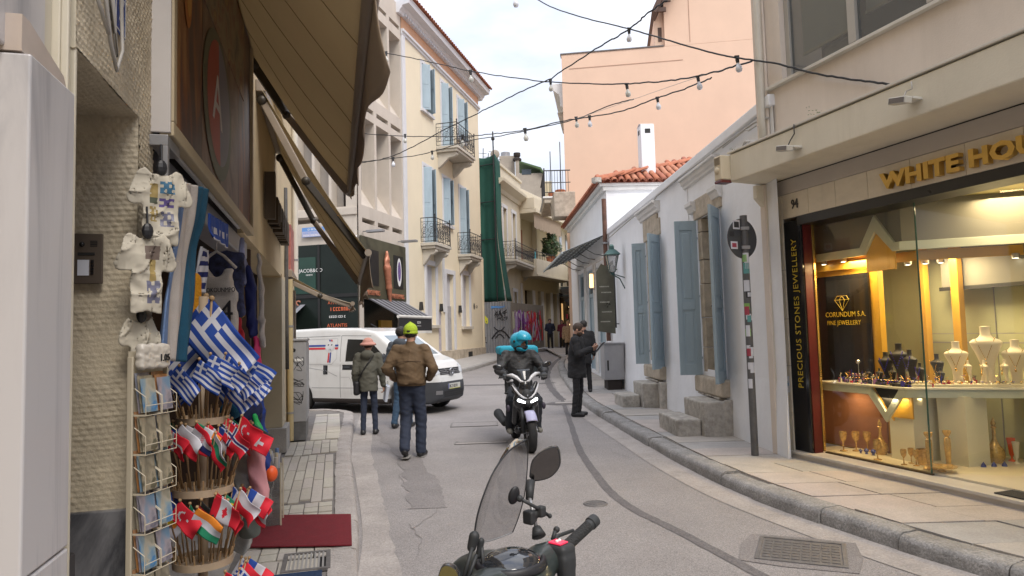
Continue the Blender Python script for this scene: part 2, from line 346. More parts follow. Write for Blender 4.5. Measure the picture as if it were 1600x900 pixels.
while s < dk[-1]-1 and k<60:
    Ln = rr.choice([.62,.75,.85,.95,.9]) if s<16 else 1.1
    n = 6; A = [at_arc(kp,dk,s+.006+(Ln-.012)*i/n) for i in range(n+1)]
    hz = KH+rr.uniform(-.012,.012); w = .235+rr.uniform(-.012,.012); off = rr.uniform(-.012,.012)
    prof = [(off,-.03),(off+.004,hz*.62),(off+.02,hz*.87),(off+.05,hz),(w-.03,hz+.004),(w-.006,hz-.006),(w,-.03)]
    m = MB(); vv = []; O = {}
    for i,a in enumerate(A):
        for j,(o,z) in enumerate(prof):
            e = rr.uniform(-.005,.005); q = offset_path(A,-(o+e))[i]; vv.append((q[0],q[1],gz(q[1])+z+(rr.uniform(-.004,.004) if j else 0)))
    p = len(prof); ff = [(i*p+j,i*p+j+1,(i+1)*p+j+1,(i+1)*p+j) for i in range(n) for j in range(p-1)]+[tuple(range(p-1,-1,-1)),tuple(n*p+j for j in range(p))]
    m.add(vv,ff); m.build('kerb_stone', m_kerb, right_pave, smooth=50); s += Ln; k += 1
# slabs: rows across the pavement, following the kerb
s = 1.2; row = 0
def wall_x(y):
    if y<8.15: return 3.2+ (8.2-y)*.332+.02
    return 3.14-.044*(y-8.09)-.02
while s < dk[-1]-2 and row<75:
    Ln = rr.uniform(.42,.56) if s<14 else .8
    a0 = at_arc(kp,dk,s+.006); a1 = at_arc(kp,dk,s+Ln-.006)
    y0,y1 = a0[1],a1[1]
    W0_, W1_ = wall_x(y0)-(a0[0]+.26), wall_x(y1)-(a1[0]+.26)
    nc = max(1,round(W0_/(.78 if y0<8 else .7))); sh = .15*(row%2)
    cuts = [0]+[min(.94,(i+ sh*.6)/nc+rr.uniform(-.02,.02)) for i in range(1,nc)]+[1]
    if y0<1.5: s += Ln; row += 1; continue
    for c0,c1 in zip(cuts,cuts[1:]):
        e = .006; z = KH+rr.uniform(-.006,.005); tl = rr.uniform(-.004,.004)
        P = [(a0[0]+.26+W0_*c0+e,y0),(a0[0]+.26+W0_*c1-e,y0),(a1[0]+.26+W1_*c1-e,y1),(a1[0]+.26+W1_*c0+e,y1)]
        m = MB(); q = [(x,y,gz(y)+z+(tl if i in(0,3) else -tl)) for i,(x,y) in enumerate(P)]
        m.add(q+[(x,y,zz-.05) for x,y,zz in q],[(0,1,2,3),(0,4,5,1),(1,5,6,2),(2,6,7,3),(3,7,4,0)])
        m.build('paving_slab', m_slabs[rr.choice([0,0,1,2,3]) if y0<9 else rr.choice([1,2,0])], right_pave)
    s += Ln; row += 1
# ---- left pavement
lk = interp([(-.55,2.6),(-1.03,4.45),(-1.4,6.05),(-1.93,8.1),(-2.42,10.1),(-3.2,13.6),(-3.45,14.3),(-3.9,14.75),(-4.6,14.9)],10)
lm = MB(); v = []
def lwall(y): return -2.08-.2627*(y-5.11)
for x,y in lk: v += [(min(lwall(y)-.5,-5.8 if y>12.6 else 9),y,gz(y)+.09),(x-.18,y-.0,gz(y)+.09)]
lm.add(v,[(2*i,2*i+1,2*i+3,2*i+2) for i in range(len(lk)-1)])
left_pave = struct(lm.build('pavement', m_mortar, None)); pass
lkd = arc_pts(lk); s = 0
while s < lkd[-1]-.3:
    Ln = rr.choice([.8,.95,1.1]); Ln=min(Ln,lkd[-1]-s); n = 6; A = [at_arc(lk,lkd,s+.005+(Ln-.01)*i/n) for i in range(n+1)]
    prof = [(0,-.03),(.004,.075),(.02,.1),(.05,.112),(.2,.108),(.21,-.03)]; m = MB(); vv = []
    for i in range(n+1):
        for j,(o,z) in enumerate(prof):
            q = offset_path(A,o+rr.uniform(-.006,.006))[i]; vv.append((q[0],q[1],gz(q[1])+z+(rr.uniform(-.006,.006) if j else 0)))
    p = len(prof); m.add(vv,[(i*p+j,(i+1)*p+j,(i+1)*p+j+1,i*p+j+1) for i in range(n) for j in range(p-1)]+[tuple(range(p)),tuple(n*p+p-1-j for j in range(p))])
    m.build('kerb_stone', m_conc, left_pave, smooth=50); s += Ln
# cream tiles in L frame: small slabs laid in columns along the street
lt = empty('tmp'); bpy.data.objects.remove(lt)
Lm = Matrix.Translation(L0) @ Matrix.Rotation(LRZ,4,'Z')
tile_me = []
for q in range(3):
    m = MB().box(0,1,0,1,-.03,0); me = m.mesh('paving_tile'); me.materials.append(m_tiles[q]); tile_me.append(me)
def tiles(s0,s1,o0,o1,tw,tl,stag=True):
    nc = int((o1-o0)/tw)
    for c in range(nc):
        ss_ = s0+ (rr.uniform(0,tl*.5) if stag else 0)
        if ss_>s0+.03:
            pass
        while ss_ < s1-.04:
            ln = min(tl*rr.uniform(.92,1.06), s1-ss_)
            p = Lm @ Vector((ss_,-(o0+c*tw)-tw,0))
            o = inst(rr.choice(tile_me),'paving_tile',left_pave,(p.x,p.y,gz(p.y)+.106+rr.uniform(-.004,.004)),(rr.uniform(-.006,.006),rr.uniform(-.006,.006),LRZ),(ln-.012,tw-.01,1))
            ss_ += ln
tiles(-.35,.95,.05,.68,.125,.16,False)
tiles(1.3,4.0,.05,.68,.105,.52)
tiles(4.0,5.3,.05,.75,.115,.42)
tiles(5.35,8.9,.33,1.02,.23,.36)
tiles(-2.5,-.35,.05,.6,.27,.4)
tiles(.95,1.3,.05,.68,.125,.17,False)
# drain grate beside the mat, manholes
m_iron = M('cast_iron',(.155,.145,.14),rough=.55,var=.25,scale=12,bump=.5,bscale=120,metal=.3,stain=.4,stain_col=(.2,.17,.15))
g = thing('drain_grate','slotted grey drain grate set in the pavement in front of the red mat','drain grate',(-1.47,4.8,.118),LRZ)
mb = MB().box(-.2,.2,.13,.16,-.02,0).box(-.2,.2,-.16,-.13,-.02,0).box(-.2,-.17,-.13,.13,-.02,0).box(.17,.2,-.13,.13,-.02,0); mb.build('frame',m_iron,g)
bar = MB().box(-.17,.17,-.006,.006,-.02,-.002).mesh('grate_bar'); bar.materials.append(M('grate_steel',(.35,.34,.33),rough=.5,metal=.4))
for k in range(9): inst(bar,'grate_bar',g,(0,-.11+.0275*k,0))
B('pit',M('pit_black',(.01,.01,.01)),g,-.17,.17,-.13,.13,-.03,-.018)
# large inspection cover, right
cx,cy = 2.05,5.05
g = thing('inspection_cover','large square cast iron cover of grid squares set in worn asphalt near the right kerb','inspection cover',(cx,cy,0),R(-24))
MB().prism([(-.40,-.33),(-.1,-.37),(.36,-.35),(.40,-.02),(.37,.33),(.05,.36),(-.37,.33),(-.42,.05)],'z',.001,.0066).build('worn_surround',m_patch,g)
fr = MB()
for x0,x1,y0,y1 in ((-.30,.30,.25,.28),(-.30,.30,-.28,-.25),(-.30,-.27,-.25,.25),(.27,.30,-.25,.25)): fr.box(x0,x1,y0,y1,-.01,.016)
fr.build('frame',m_iron,g,bevel=.003)
B('lid',m_iron,g,-.265,.265,-.245,.245,-.01,.008)
st = MB().box(-.026,.026,-.022,.022,0,.007).mesh('raised_square'); st.materials.append(m_iron)
for i in range(8):
    for j in range(7): inst(st,'raised_square',g,(-.228+.065*i,-.19+.063*j,.0075))
def round_cover(x,y,r,label,rz=0):
    g = thing('round_cover',label,'manhole cover',(x,y,0),rz); MB().lathe([(0,.0085),(r*.8,.0085),(r*.82,.006),(r*.88,.006),(r*.9,.011),(r,.011),(r+.01,.002)],n=40).build('ring',m_iron,g,smooth=40)
    s2 = MB()
    for i in range(-3,4):
        for j in range(-3,4):
            if math.hypot(i,j)<3.1: s2.box(i*r*.23-.01,i*r*.23+.01,j*r*.23-.01,j*r*.23+.01,.008,.012)
    s2.build('raised_pattern',m_iron,g); return g
round_cover(.74,6.58,.11,'small round valve cover in the asphalt right of the parked scooter')
def rect_cover(x,y,w,d,label,rz,matx=None):
    g = thing('trench_cover',label,'manhole cover',(x,y,gz(y)),rz)
    f = MB()
    for a in ((-w/2,w/2,d/2-.02,d/2),(-w/2,w/2,-d/2,-d/2+.02),(-w/2,-w/2+.02,-d/2+.02,d/2-.02),(w/2-.02,w/2,-d/2+.02,d/2-.02)): f.box(*a,.001,.011)
    f.build('frame',m_iron,g); B('lid',matx or m_conc,g,-w/2+.02,w/2-.02,-d/2+.02,d/2-.02,.0,.0085)
rect_cover(-.53,10.35,.8,.17,'narrow rectangular utility cover in the road left of the riding scooter',R(3))
rect_cover(-.75,12.45,.85,.55,'wide faint rectangular cover in the road between the pedestrians and the rider',R(2),m_asph)
rect_cover(1.35,15.6,.9,.4,'concrete drain cover in the road beside the right kerb bend',R(-3))
# street beyond: left pavement along the yellow building and the fence
q = interp([(-4.6,20.6),(-3.3,22.2),(-1.85,24.6),(-1.15,27.4),(-.35,31),(.9,36.2),(2.0,38.2),(3.0,41)],8)
m = MB(); v=[]
for i,(x,y) in enumerate(q): v += [(x,y,gz(y)+.0),(x+.01,y,gz(y)+.1),(x-.25,y+.05,gz(y)+.115),(x-3.2,y+1.0,gz(y+1)+.115)]
v = [tuple(a) for a in v]
m.add(v,[(4*i+j,4*i+4+j,4*i+5+j,4*i+1+j) for i in range(len(q)-1) for j in range(3)])
far_pave = struct(m.build('pavement',m_slabs[2],None,smooth=30))
for i in range(0,len(q)-1,2):
    a,b = q[i],q[min(i+2,len(q)-1)]
    mm = MB(); d = Vector((b[0]-a[0],b[1]-a[1])).normalized(); nx,ny = -d.y*.22,d.x*.22
    P = [(a[0]+d.x*.01,a[1]+d.y*.01),(b[0]-d.x*.01,b[1]-d.y*.01),(b[0]+nx-d.x*.01,b[1]+ny-d.y*.01),(a[0]+nx+d.x*.01,a[1]+ny+d.y*.01)]
    mm.add([(x+.006,y,gz(y)-.02) for x,y in P]+[(x+.006,y,gz(y)+.125) for x,y in P],[(4,5,6,7),(0,1,5,4),(1,2,6,5),(2,3,7,6),(3,0,4,7)]); mm.build('kerb_stone',m_kerb,far_pave,bevel=.015)
# ------------------------------------------------------------------ left buildings and souvenir shop
def at(px, py, Y):
    """point of the place seen in that direction, Y metres ahead"""
    x = px-800; y = 450-py; c,s_ = math.cos(.027), math.sin(.027); u = x*c+y*s_; v = -x*s_+y*c
    d = (u, 1060*math.cos(.0655)-v*math.sin(.0655), 1060*math.sin(.0655)+v*math.cos(.0655)); t = Y/d[1]
    return Vector((d[0]*t, Y, 1.65+d[2]*t))
def Lw(s,o,z): return Lm @ Vector((s,-o,z))
m_marb = marble('pillar_marble',(.56,.54,.54),(.38,.375,.39),scale=1.6,lo=.36,hi=.52,stretch=(1.5,1.5,.25))
streak(m_marb,.4,(.22,.21,.22),2.2,.15,.5,.78); m_gmarb = marble('grey_marble',(.20,.20,.21),(.06,.062,.07),scale=2.6,stretch=(1.6,1.6,.7),dist=1.2,lo=.42,hi=.62)
m_strip = M('cream_painted_metal',(.60,.55,.44),rough=.5,var=.08,stain=.2)
m_relief = M('relief_plaster',(.54,.47,.35),rough=.85,var=.2,scale=4,bump=.3,bscale=120,stain=.2)
m_cwall = M('cream_wall',(.62,.50,.31),rough=.85,var=.08,scale=1.5,bump=.2,bscale=60,stain=.25)
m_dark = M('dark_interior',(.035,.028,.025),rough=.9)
streak(m_cwall,.3,(.36,.28,.18),1.2,.1); streak(m_relief,.3,(.28,.23,.17),1.5,.2)
bA = thing('office_building','cream office building with marble pillar and scaly plastered doorway, at the left edge','building',L0,LRZ)
def paint(o, mats, fn):
    me = o.data; me.materials.clear()
    for q in mats: me.materials.append(q)
    n = len(me.polygons); c = np.empty(n*3,np.float32); me.polygons.foreach_get('center',c); nn = np.empty(n*3,np.float32); me.polygons.foreach_get('normal',nn)
    me.polygons.foreach_set('material_index', np.asarray(fn(c.reshape(-1,3),nn.reshape(-1,3)),dtype=np.int32)); return o
# marble pillar: thicker clad foot in two stones, thinner shaft above
for z0,z1 in ((.1,1.11),(1.115,2.345)): B('marble_slab',m_marb,bA,-3.66,-3.375,-.02,.5,z0,z1,bevel=.006)
MB().prism([(-3.66,2.35),(-3.375,2.35),(-3.40,2.385),(-3.62,2.44),(-3.66,2.44)],'y',0,.5).build('mortar_cap',M('cap_mortar',(.5,.42,.36),rough=.95,var=.2),bA)
B('pillar_shaft',m_marb,bA,-3.70,-3.43,.035,.45,2.36,6.5,bevel=.006)
MB().box(-3.43,-3.375,.04,.4,2.38,6.5).box(-3.375,-3.30,.02,.06,.1,6.5).box(-3.372,-3.355,-.0,.02,.1,6.5).box(-3.315,-3.30,-.0,.02,.1,6.5).build('door_jamb_trim',m_strip,bA,bevel=.004)
# scaly relief plaster
def relief(name, u0,u1,v0,v1, place, h=.0055, cw=.030, ch=.020, parent=bA):
    nu = int((u1-u0)/h); nv = int((v1-v0)/h); U,V = np.meshgrid(np.linspace(u0,u1,nu+1),np.linspace(v0,v1,nv+1),indexing='ij')
    rng = np.random.default_rng(4); row = np.floor(V/ch+.35*np.sin(U*7)); fv = (V/ch+.35*np.sin(U*7))-row
    cu = U/cw+.5*(row%2)+.15*np.sin(row*1.7+U*3); col = np.floor(cu); fu = cu-col
    hh = np.sin(row*12.9898+col*78.233)*43758.5453; jit = (hh-np.floor(hh))
    H = (1-(2*fu-1)**2)**.8*np.clip(fv*1.5+.1,0,1)*np.clip((1-fv)*4,0,1)*(.45+.8*jit)*.0065*(.75+.35*np.sin(U*9+2*np.sin(V*4))*np.sin(V*6.3+1.5*np.sin(U*5))) + rng.normal(0,.0003,U.shape)
    pts = [place(float(a),float(b),float(c)) for a,b,c in zip(U.ravel(),V.ravel(),H.ravel())]
    m = MB(); k = nv+1; m.add(pts,[(i*k+j,(i+1)*k+j,(i+1)*k+j+1,i*k+j+1) for i in range(nu) for j in range(nv)]); return m.build(name,m_relief,parent,smooth=True)
relief('jamb_relief',0,.34,1.05,2.52,lambda u,v,h:(-2.672-h,u,v))           # far side of the doorway, faces the camera
relief('wall_relief',-2.67,-2.46,1.05,4.3,lambda u,v,h:(u,-h,v))
relief('wall_relief',-3.32,-2.67,2.505,4.3,lambda u,v,h:(u,-h,v))
relief('soffit_relief',-3.32,-2.67,0,.5,lambda u,v,h:(u,v,2.505-h),h=.007)
MB().box(-2.672,-2.46,.0,.9,.1,4.3).box(-3.32,-2.672,.02,.9,2.52,6.5).box(-2.672,-2.46,.0,.9,4.3,6.5).build('wall_core',m_relief,bA)
B('plinth',m_gmarb,bA,-2.70,-2.50,-.018,.75,.1,1.05,bevel=.004)
B('plinth_end',M('pale_stone_trim',(.48,.44,.40),var=.1),bA,-2.50,-2.46,-.03,.3,.1,1.09,bevel=.004)
MB().box(-3.30,-2.68,.76,.80,.1,2.5).build('street_door',M('bronze_door',(.10,.075,.05),rough=.4,var=.1),bA,bevel=.005)
MB().box(-8,-3.70,.5,.95,.1,6.5).box(-8,-2.5,.95,9,.1,9).box(-8,-2.46,0.03,9,6.5,9).build('wall',m_cwall,bA)
# intercom on the jamb
ic = Lw(-2.695,-.0,1.9)
g = thing('door_intercom','bronze door intercom panel with camera and name plate on the scaly wall','intercom',(ic.x,ic.y,0),LRZ-R(90))
# local x: along the jamb from street inwards is -x
MB().box(-.20,-.105,-.012,.0,1.868,2.052).build('panel',M('intercom_bronze',(.12,.095,.075),rough=.45,metal=.4,var=.05),g,bevel=.003)
MB().lathe([(0,-.020),(.006,-.020),(.009,-.012)],(-.172,0,2.012),16,'y').build('camera',M('black_gloss',(.01,.01,.012),rough=.08),g,smooth=True)
B('speaker_slot',M('black_matt',(.012,.012,.012),rough=.6),g,-.185,-.130,-.014,-.011,1.972,1.982)
B('name_plate',M('white_card',(.6,.62,.68),rough=.3),g,-.185,-.148,-.015,-.011,1.898,1.955)
for k in range(4): B('button',MATS['black_gloss'],g,-.142,-.133,-.017,-.011,1.902+.014*k,1.912+.014*k)
for k in range(4): B('grille_slot',MATS['black_matt'],g,-.145,-.122,-.0135,-.0115,2.004+.006*k,2.007+.006*k)
# blue house number plate, wires, lamp
p = Lw(-2.98,.018,2.78)
g = thing('number_plate','small blue enamel house number plate with a white 7 on the scaly wall','sign',p,LRZ)
B('plate',M('enamel_blue',(.02,.06,.25),rough=.25,var=.05),g,-.055,.055,-.004,.004,-.085,.085,bevel=.002)
m_wpaint = M('white_paint_print',(.75,.75,.74),rough=.5,var=0)
text('7',.13,m_wpaint,g,(-.03,-.0045,-.045))
fr = MB()
for a in ((-.052,.052,-.0055,-.004,.079,.082),(-.052,.052,-.0055,-.004,-.082,-.079),(-.052,-.049,-.0055,-.004,-.079,.079),(.049,.052,-.0055,-.004,-.079,.079)): fr.box(*a)
fr.build('border',m_wpaint,g)
g = thing('wall_lamp','old dark wall lamp fixed above the doorway beside the blue number plate','lamp',Lw(-3.12,.1,3.02),LRZ)
MB().lathe([(.0,.03),(.05,.03),(.09,.0),(.085,-.025),(0,-.03)],n=20).build('shade',M('lamp_black',(.03,.03,.03),rough=.4),g,smooth=40); MB().tube([(0,0,.02),(0,.05,.05),(0,.11,.05)],.012).build('arm',MATS['lamp_black'],g)
m_wire = M('grey_cable',(.42,.40,.37),rough=.6,var=.1)
g = tag(MB().tube([Lw(-3.3,.03,2.95),Lw(-3.24,.05,2.72),Lw(-3.18,.05,2.58),Lw(-3.08,.04,2.53),Lw(-3.02,.04,2.62),Lw(-3.08,.05,2.8),Lw(-3.2,.04,3.0)],.006,6).tube([Lw(-3.28,.03,3.1),Lw(-3.2,.06,2.7),Lw(-3.12,.05,2.56),Lw(-3.14,.03,3.0)],.005,6).tube([Lw(-3.33,.02,3.0),Lw(-3.3,.05,2.66),Lw(-3.2,.05,2.6)],.006,6).build('loose_cables',m_wire,None,smooth=True),'loop of loose grey cables hanging above the scaly doorway','cable')
g = tag(MB().tube([Lw(-2.86,.02,3.3),Lw(-2.84,.04,3.02),Lw(-2.78,.05,2.93),Lw(-2.74,.03,2.98)],.004,6).build('loose_cables',m_wire,None,smooth=True),'thin cable dangling on the scaly wall right of the number plate','cable')
# ---- shop building
bB = thing('shop_building','cream shop building with souvenir shop and awnings on the left of the street','building',L0,LRZ)
MB().box(-2.46,.42,0,.3,4.3,12).box(.42,4.4,0,.3,2.52,12).box(4.4,7.6,0,.3,.1,12).box(7.3,7.6,.3,9,.1,12).box(-2.46,7.3,3.2,3.4,.1,12).build('wall',m_cwall,bB)
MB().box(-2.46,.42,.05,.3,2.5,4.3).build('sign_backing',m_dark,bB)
MB().box(4.4,5.05,-.012,-.002,2.2,2.55).build('soffit_band',m_cwall,bB)
B('pier',M('pier_cream',(.50,.44,.32),var=.1,stain=.4,scale=2),bB,4.395,5.0,-.014,.26,.44,2.5,bevel=.008)
B('pier_base',m_slabs[2],bB,4.34,5.02,-.07,.3,.1,.44,bevel=.01)
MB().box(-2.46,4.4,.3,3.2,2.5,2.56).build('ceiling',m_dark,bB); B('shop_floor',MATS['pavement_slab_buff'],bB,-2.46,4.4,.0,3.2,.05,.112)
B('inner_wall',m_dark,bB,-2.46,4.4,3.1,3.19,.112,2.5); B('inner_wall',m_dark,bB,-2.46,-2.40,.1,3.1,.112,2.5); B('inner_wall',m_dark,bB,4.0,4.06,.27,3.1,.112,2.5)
B('roller_case',M('roller_grey',(.33,.33,.36),rough=.4,metal=.3,var=.05),bB,-2.2,.9,.03,.2,2.36,2.5,bevel=.01)
B('wood_panel',M('brown_wood',(.10,.06,.04),var=.25,scale=4,stretch=(1,1,.2)),bB,1.3,1.38,.05,.9,.112,2.5)
# upper wall windows behind the awnings stay plain; cornice line
B('cornice',m_cwall,bB,-2.46,7.64,-.06,-.002,4.6,4.72,bevel=.01)
# sign board with printed panels
sg = thing('shop_sign_board','big brown photo print sign board in a cream frame above the souvenir shop','sign',L0,LRZ)
B('end_panel',M('sign_white',(.52,.49,.47),rough=.5,var=.08,stain=.2),sg,-2.5,-2.485,-.075,.0,2.5,4.25,bevel=.003)
fr = MB().box(-2.485,.36,-.085,-.03,2.49,2.55).box(-2.485,-2.43,-.085,-.03,2.55,4.25).box(.31,.36,-.085,-.03,2.55,4.25).box(-2.485,.36,-.085,-.03,4.25,4.3); fr.build('frame',M('frame_cream',(.46,.38,.25),rough=.5,var=.1),sg,bevel=.005)
def printmat(name, ramp, scale=2.2, stretch=(1,1,.25), dist=2):
    m = bpy.data.materials.new(name); m.use_nodes = True; t = m.node_tree; n = t.nodes; l = t.links; b = n['Principled BSDF']; b.inputs['Roughness'].default_value = .38
    tcd = n.new('ShaderNodeTexCoord'); mpp = n.new('ShaderNodeMapping'); mpp.inputs['Scale'].default_value = stretch; l.new(tcd.outputs['Object'],mpp.inputs[0])
    q = n.new('ShaderNodeTexNoise'); q.inputs['Scale'].default_value = scale; q.inputs['Detail'].default_value = 5; q.inputs['Distortion'].default_value = dist; l.new(mpp.outputs[0],q.inputs[0])
    r = n.new('ShaderNodeValToRGB'); e = r.color_ramp.elements
    while len(e)<len(ramp): e.new(.5)
    for i,(p_,c_) in enumerate(ramp): e[i].position = p_; e[i].color = (*c_,1)
    l.new(q.outputs[0],r.inputs[0]); l.new(r.outputs[0],b.inputs['Base Color']); return m
pr1 = printmat('print_amber',[(.3,(.025,.012,.02)),(.5,(.07,.03,.035)),(.6,(.20,.06,.02)),(.68,(.30,.14,.05)),(.8,(.06,.04,.06))])
pr2 = printmat('print_brown',[(.3,(.05,.018,.015)),(.5,(.12,.055,.04)),(.62,(.20,.13,.09)),(.8,(.07,.03,.03))],3.2,(1,1,.5),3)
pr3 = printmat('print_collage',[(.3,(.03,.03,.03)),(.48,(.22,.17,.11)),(.56,(.14,.03,.02)),(.66,(.30,.20,.05)),(.8,(.10,.07,.08))],4.5,(1,1,1),1)
for a,b_,mm_ in ((-2.43,-1.75,pr1),(-1.745,-1.21,pr2),(-1.205,-.4,pr2),(-.395,.31,pr1)): B('print_panel',mm_,sg,a,b_,-.062,-.055,2.55,4.25)
B('print_collage',pr3,sg,-1.74,-.1,-.0655,-.0625,3.45,4.2)
mb = MB(); cx_,cz_ = -1.25,3.02
def disc(m, cx,cz,rx,rz,y,a0=0,a1=2*math.pi,n=32):
    m.add([(cx,y,cz)]+[(cx+rx*math.cos(a0+(a1-a0)*k/n),y,cz+rz*math.sin(a0+(a1-a0)*k/n)) for k in range(n+1)],[(0,k+1,k+2) for k in range(n)]); return m
disc(MB(),cx_,cz_,.50,.43,-.0662).build('logo_disc',M('print_green',(.06,.07,.045),rough=.4),sg)
disc(MB(),cx_+.02,cz_+.02,.40,.36,-.0672,R(95),R(275)).build('logo_red',M('print_red',(.30,.02,.02),rough=.4),sg)
disc(MB(),cx_+.02,cz_+.02,.40,.36,-.0672,R(-85),R(95)).build('logo_slate',M('print_slate',(.13,.13,.19),rough=.4),sg)
text('A',.42,MATS['sign_white'],sg,(cx_-.22,-.068,cz_-.12),sx=1.2,extrude=.001)
disc(MB(),-2.12,3.35,.1,.24,-.0662).build('amber_drop',M('print_orange',(.42,.13,.02),rough=.4),sg); disc(MB(),-2.1,3.3,.05,.13,-.0672).build('amber_glow',M('print_gold',(.55,.27,.05),rough=.4),sg)
g = thing('sign_bracket','grey metal shelf bracket under the left end of the brown sign board','bracket',L0,LRZ)
MB().box(-2.52,-2.30,-.07,.0,2.44,2.485).box(-2.52,-2.49,-.07,-.05,2.3,2.44).build('shelf',M('galv_steel',(.33,.33,.34),rough=.45,metal=.5,var=.1),g,bevel=.003)
MB().tube([(-2.3,-.04,2.47),(-.2,-.04,2.47)],.012).build('hanging_rail',MATS['galv_steel'],g)
# dark raised letters on the far wall
g = thing('wall_letters','row of dark brown raised letters on the cream wall seen almost edge on','sign',L0,LRZ)
mlet = M('letter_brown',(.06,.04,.02),rough=.6)
def slab_letter(x0,x1,z0,z1,kind):
    m = MB(); w = .09; y0,y1 = -.12,-.01
    m.box(x0,x0+w,y0,y1,z0,z1)
    if kind in 'RPE': m.box(x0+w,x1,y0,y1,z1-w,z1); m.box(x0+w,x1,y0,y1,(z0+z1)/2-w/2,(z0+z1)/2+w/2)
    if kind in 'RP': m.box(x1-w,x1,y0+.001,y1-.001,(z0+z1)/2+w/2,z1-w)
    if kind in 'RN': m.prism([(x0+w,(z0+z1)/2-w/2),(x0+2*w,(z0+z1)/2-w/2),(x1,z0),(x1-w,z0)],'y',y0+.002,y1)
    if kind=='E': m.box(x0+w,x1,y0,y1,z0,z0+w)
    if kind=='N': m.box(x1-w,x1,y0,y1,z0,z1)
    return m.build('letter',mlet,g,bevel=.003)
slab_letter(2.02,2.3,2.92,3.42,'I')
for i,k_ in enumerate('NPERNE'): slab_letter(2.38+.34*i,2.62+.34*i,2.93-.0*i,3.22,k_)
# pipes at the corner
def pipe(name,label,s_,o,z0,z1,r,mat,extra=None):
    g = thing(name,label,'pipe',Lw(s_,o,0),LRZ); MB().tube([(0,0,z0),(0,0,z1)],r,12).build('tube',mat,g,smooth=40)
    m = MB()
    z = z0+.4
    while z<z1: m.lathe([(r,z),(r+.006,z),(r+.006,z+.03),(r,z+.03)],n=12).box(-.01,.01,0,o,z+.005,z+.025); z += 1.3
    m.build('clamp',MATS['galv_steel'],g); return g
m_ypipe = M('yellowed_pipe',(.50,.40,.22),rough=.55,var=.1,stain=.3)
pipe('drain_pipe','cream yellow drain pipe running down the corner beside the grey utility cabinet',5.35,.06,.12,2.55,.045,m_ypipe)
g = tag(MB().tube([Lw(5.08,.02,3.9),Lw(5.08,.03,3),Lw(5.1,.02,2.4),Lw(5.08,.03,1.8),Lw(5.08,.03,1.2)],[.03,.025,.035,.028,.03],7).build('cable_bundle',M('cable_dark',(.08,.075,.07),bump=.8,bscale=30,var=.3,scale=20),None,smooth=True),'dark bundle of cables climbing the cream wall beside the drain pipe','cable')
pipe('drain_pipe','pale upper drain pipe on the corner of the left shop building above the small awning',6.9,.06,2.6,9,.05,M('pale_pipe',(.62,.58,.5),rough=.5,var=.1,stain=.2))
g = thing('roller_door','maroon roller door frame at the far end of the left building behind the cabinet','door',L0,LRZ)
B('panel',M('maroon_paint',(.07,.015,.012),rough=.4,var=.1),g,6.0,7.1,-.03,-.002,.12,2.45); B('frame',M('pale_frame',(.55,.52,.46)),g,7.1,7.2,-.05,-.002,.12,2.5,bevel=.004)
B('top_sign',M('print_faded_red',(.35,.12,.10),var=.4,scale=8),g,6.0,7.2,-.04,-.002,2.65,3.5)
# grey street cabinet with scribbles
g = thing('utility_cabinet','grey street cabinet covered in black scribbled graffiti at the left pavement corner','utility cabinet',(-3.30,10.35,.11),LRZ)
m_cab = M('cabinet_grey',(.33,.33,.34),rough=.5,var=.1,scale=3,stain=.3)
B('body',m_cab,g,0,.95,-.14,.14,.28,1.5,bevel=.008); B('lid',m_cab,g,-.02,.97,-.155,.155,1.5,1.535,bevel=.008); B('plinth',M('cabinet_plinth',(.14,.14,.14),var=.3,scale=6),g,.01,.94,-.13,.13,0,.28,bevel=.005)
B('door',m_cab,g,.05,.47,-.148,-.14,.34,1.46,bevel=.004); B('door',m_cab,g,.48,.9,-.148,-.14,.34,1.46,bevel=.004)
m_ink = M('spray_black',(.015,.015,.018),rough=.5,var=0)
rs = random.Random(11); m = MB()
def scribble(m, pts, w, n):
    """flat line in the plane given by n"""
    for a,b in zip(pts,pts[1:]):
        a=Vector(a); b=Vector(b); d=(b-a)
        if d.length<1e-5: continue
        t = d.cross(n).normalized()*w; m.quad(a-t,b-t,b+t,a+t)
for z0,ht,k in ((1.05,.25,5),(.8,.18,4),(.52,.22,5)):
    for j in range(k):
        c_ = interp([(-.0,0)]+[(rs.uniform(-.11,.11),rs.uniform(0,ht)) for _ in range(4)],7)
        c_ = [(a,b) for a,b in c_][7:]
        scribble(m,[(-.0022-.0003*j,a,z0+b) for a,b in c_],.0035,Vector((1,0,0)))
m.build('graffiti',m_ink,g)
MB().lathe([(0,-.0035),(.028,-.0035)],(0,.04,1.36),20,'x').build('round_sticker',m_ink,g); B('white_sticker',m_wpaint,g,-.003,-.001,-.09,.03,1.19,1.23)
# ---- awnings
m_canv = M('awning_canvas',(.46,.385,.26),rough=.9,var=.07,scale=2,stain=.25,stain_col=(.25,.19,.12))
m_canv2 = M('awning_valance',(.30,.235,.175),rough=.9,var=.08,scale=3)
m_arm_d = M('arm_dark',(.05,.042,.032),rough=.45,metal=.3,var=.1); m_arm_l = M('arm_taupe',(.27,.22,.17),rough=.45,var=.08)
def canvas_translucent(m):
    t = m.node_tree; n = t.nodes; l = t.links; b = n['Principled BSDF']; o = [x for x in n if x.type=='OUTPUT_MATERIAL'][0]
    tr = n.new('ShaderNodeBsdfTranslucent'); tr.inputs[0].default_value = (.58,.48,.32,1); mxs = n.new('ShaderNodeMixShader'); mxs.inputs[0].default_value = .35
    l.new(b.outputs[0],mxs.inputs[1]); l.new(tr.outputs[0],mxs.inputs[2]); l.new(mxs.outputs[0],o.inputs[0])
canvas_translucent(m_canv)
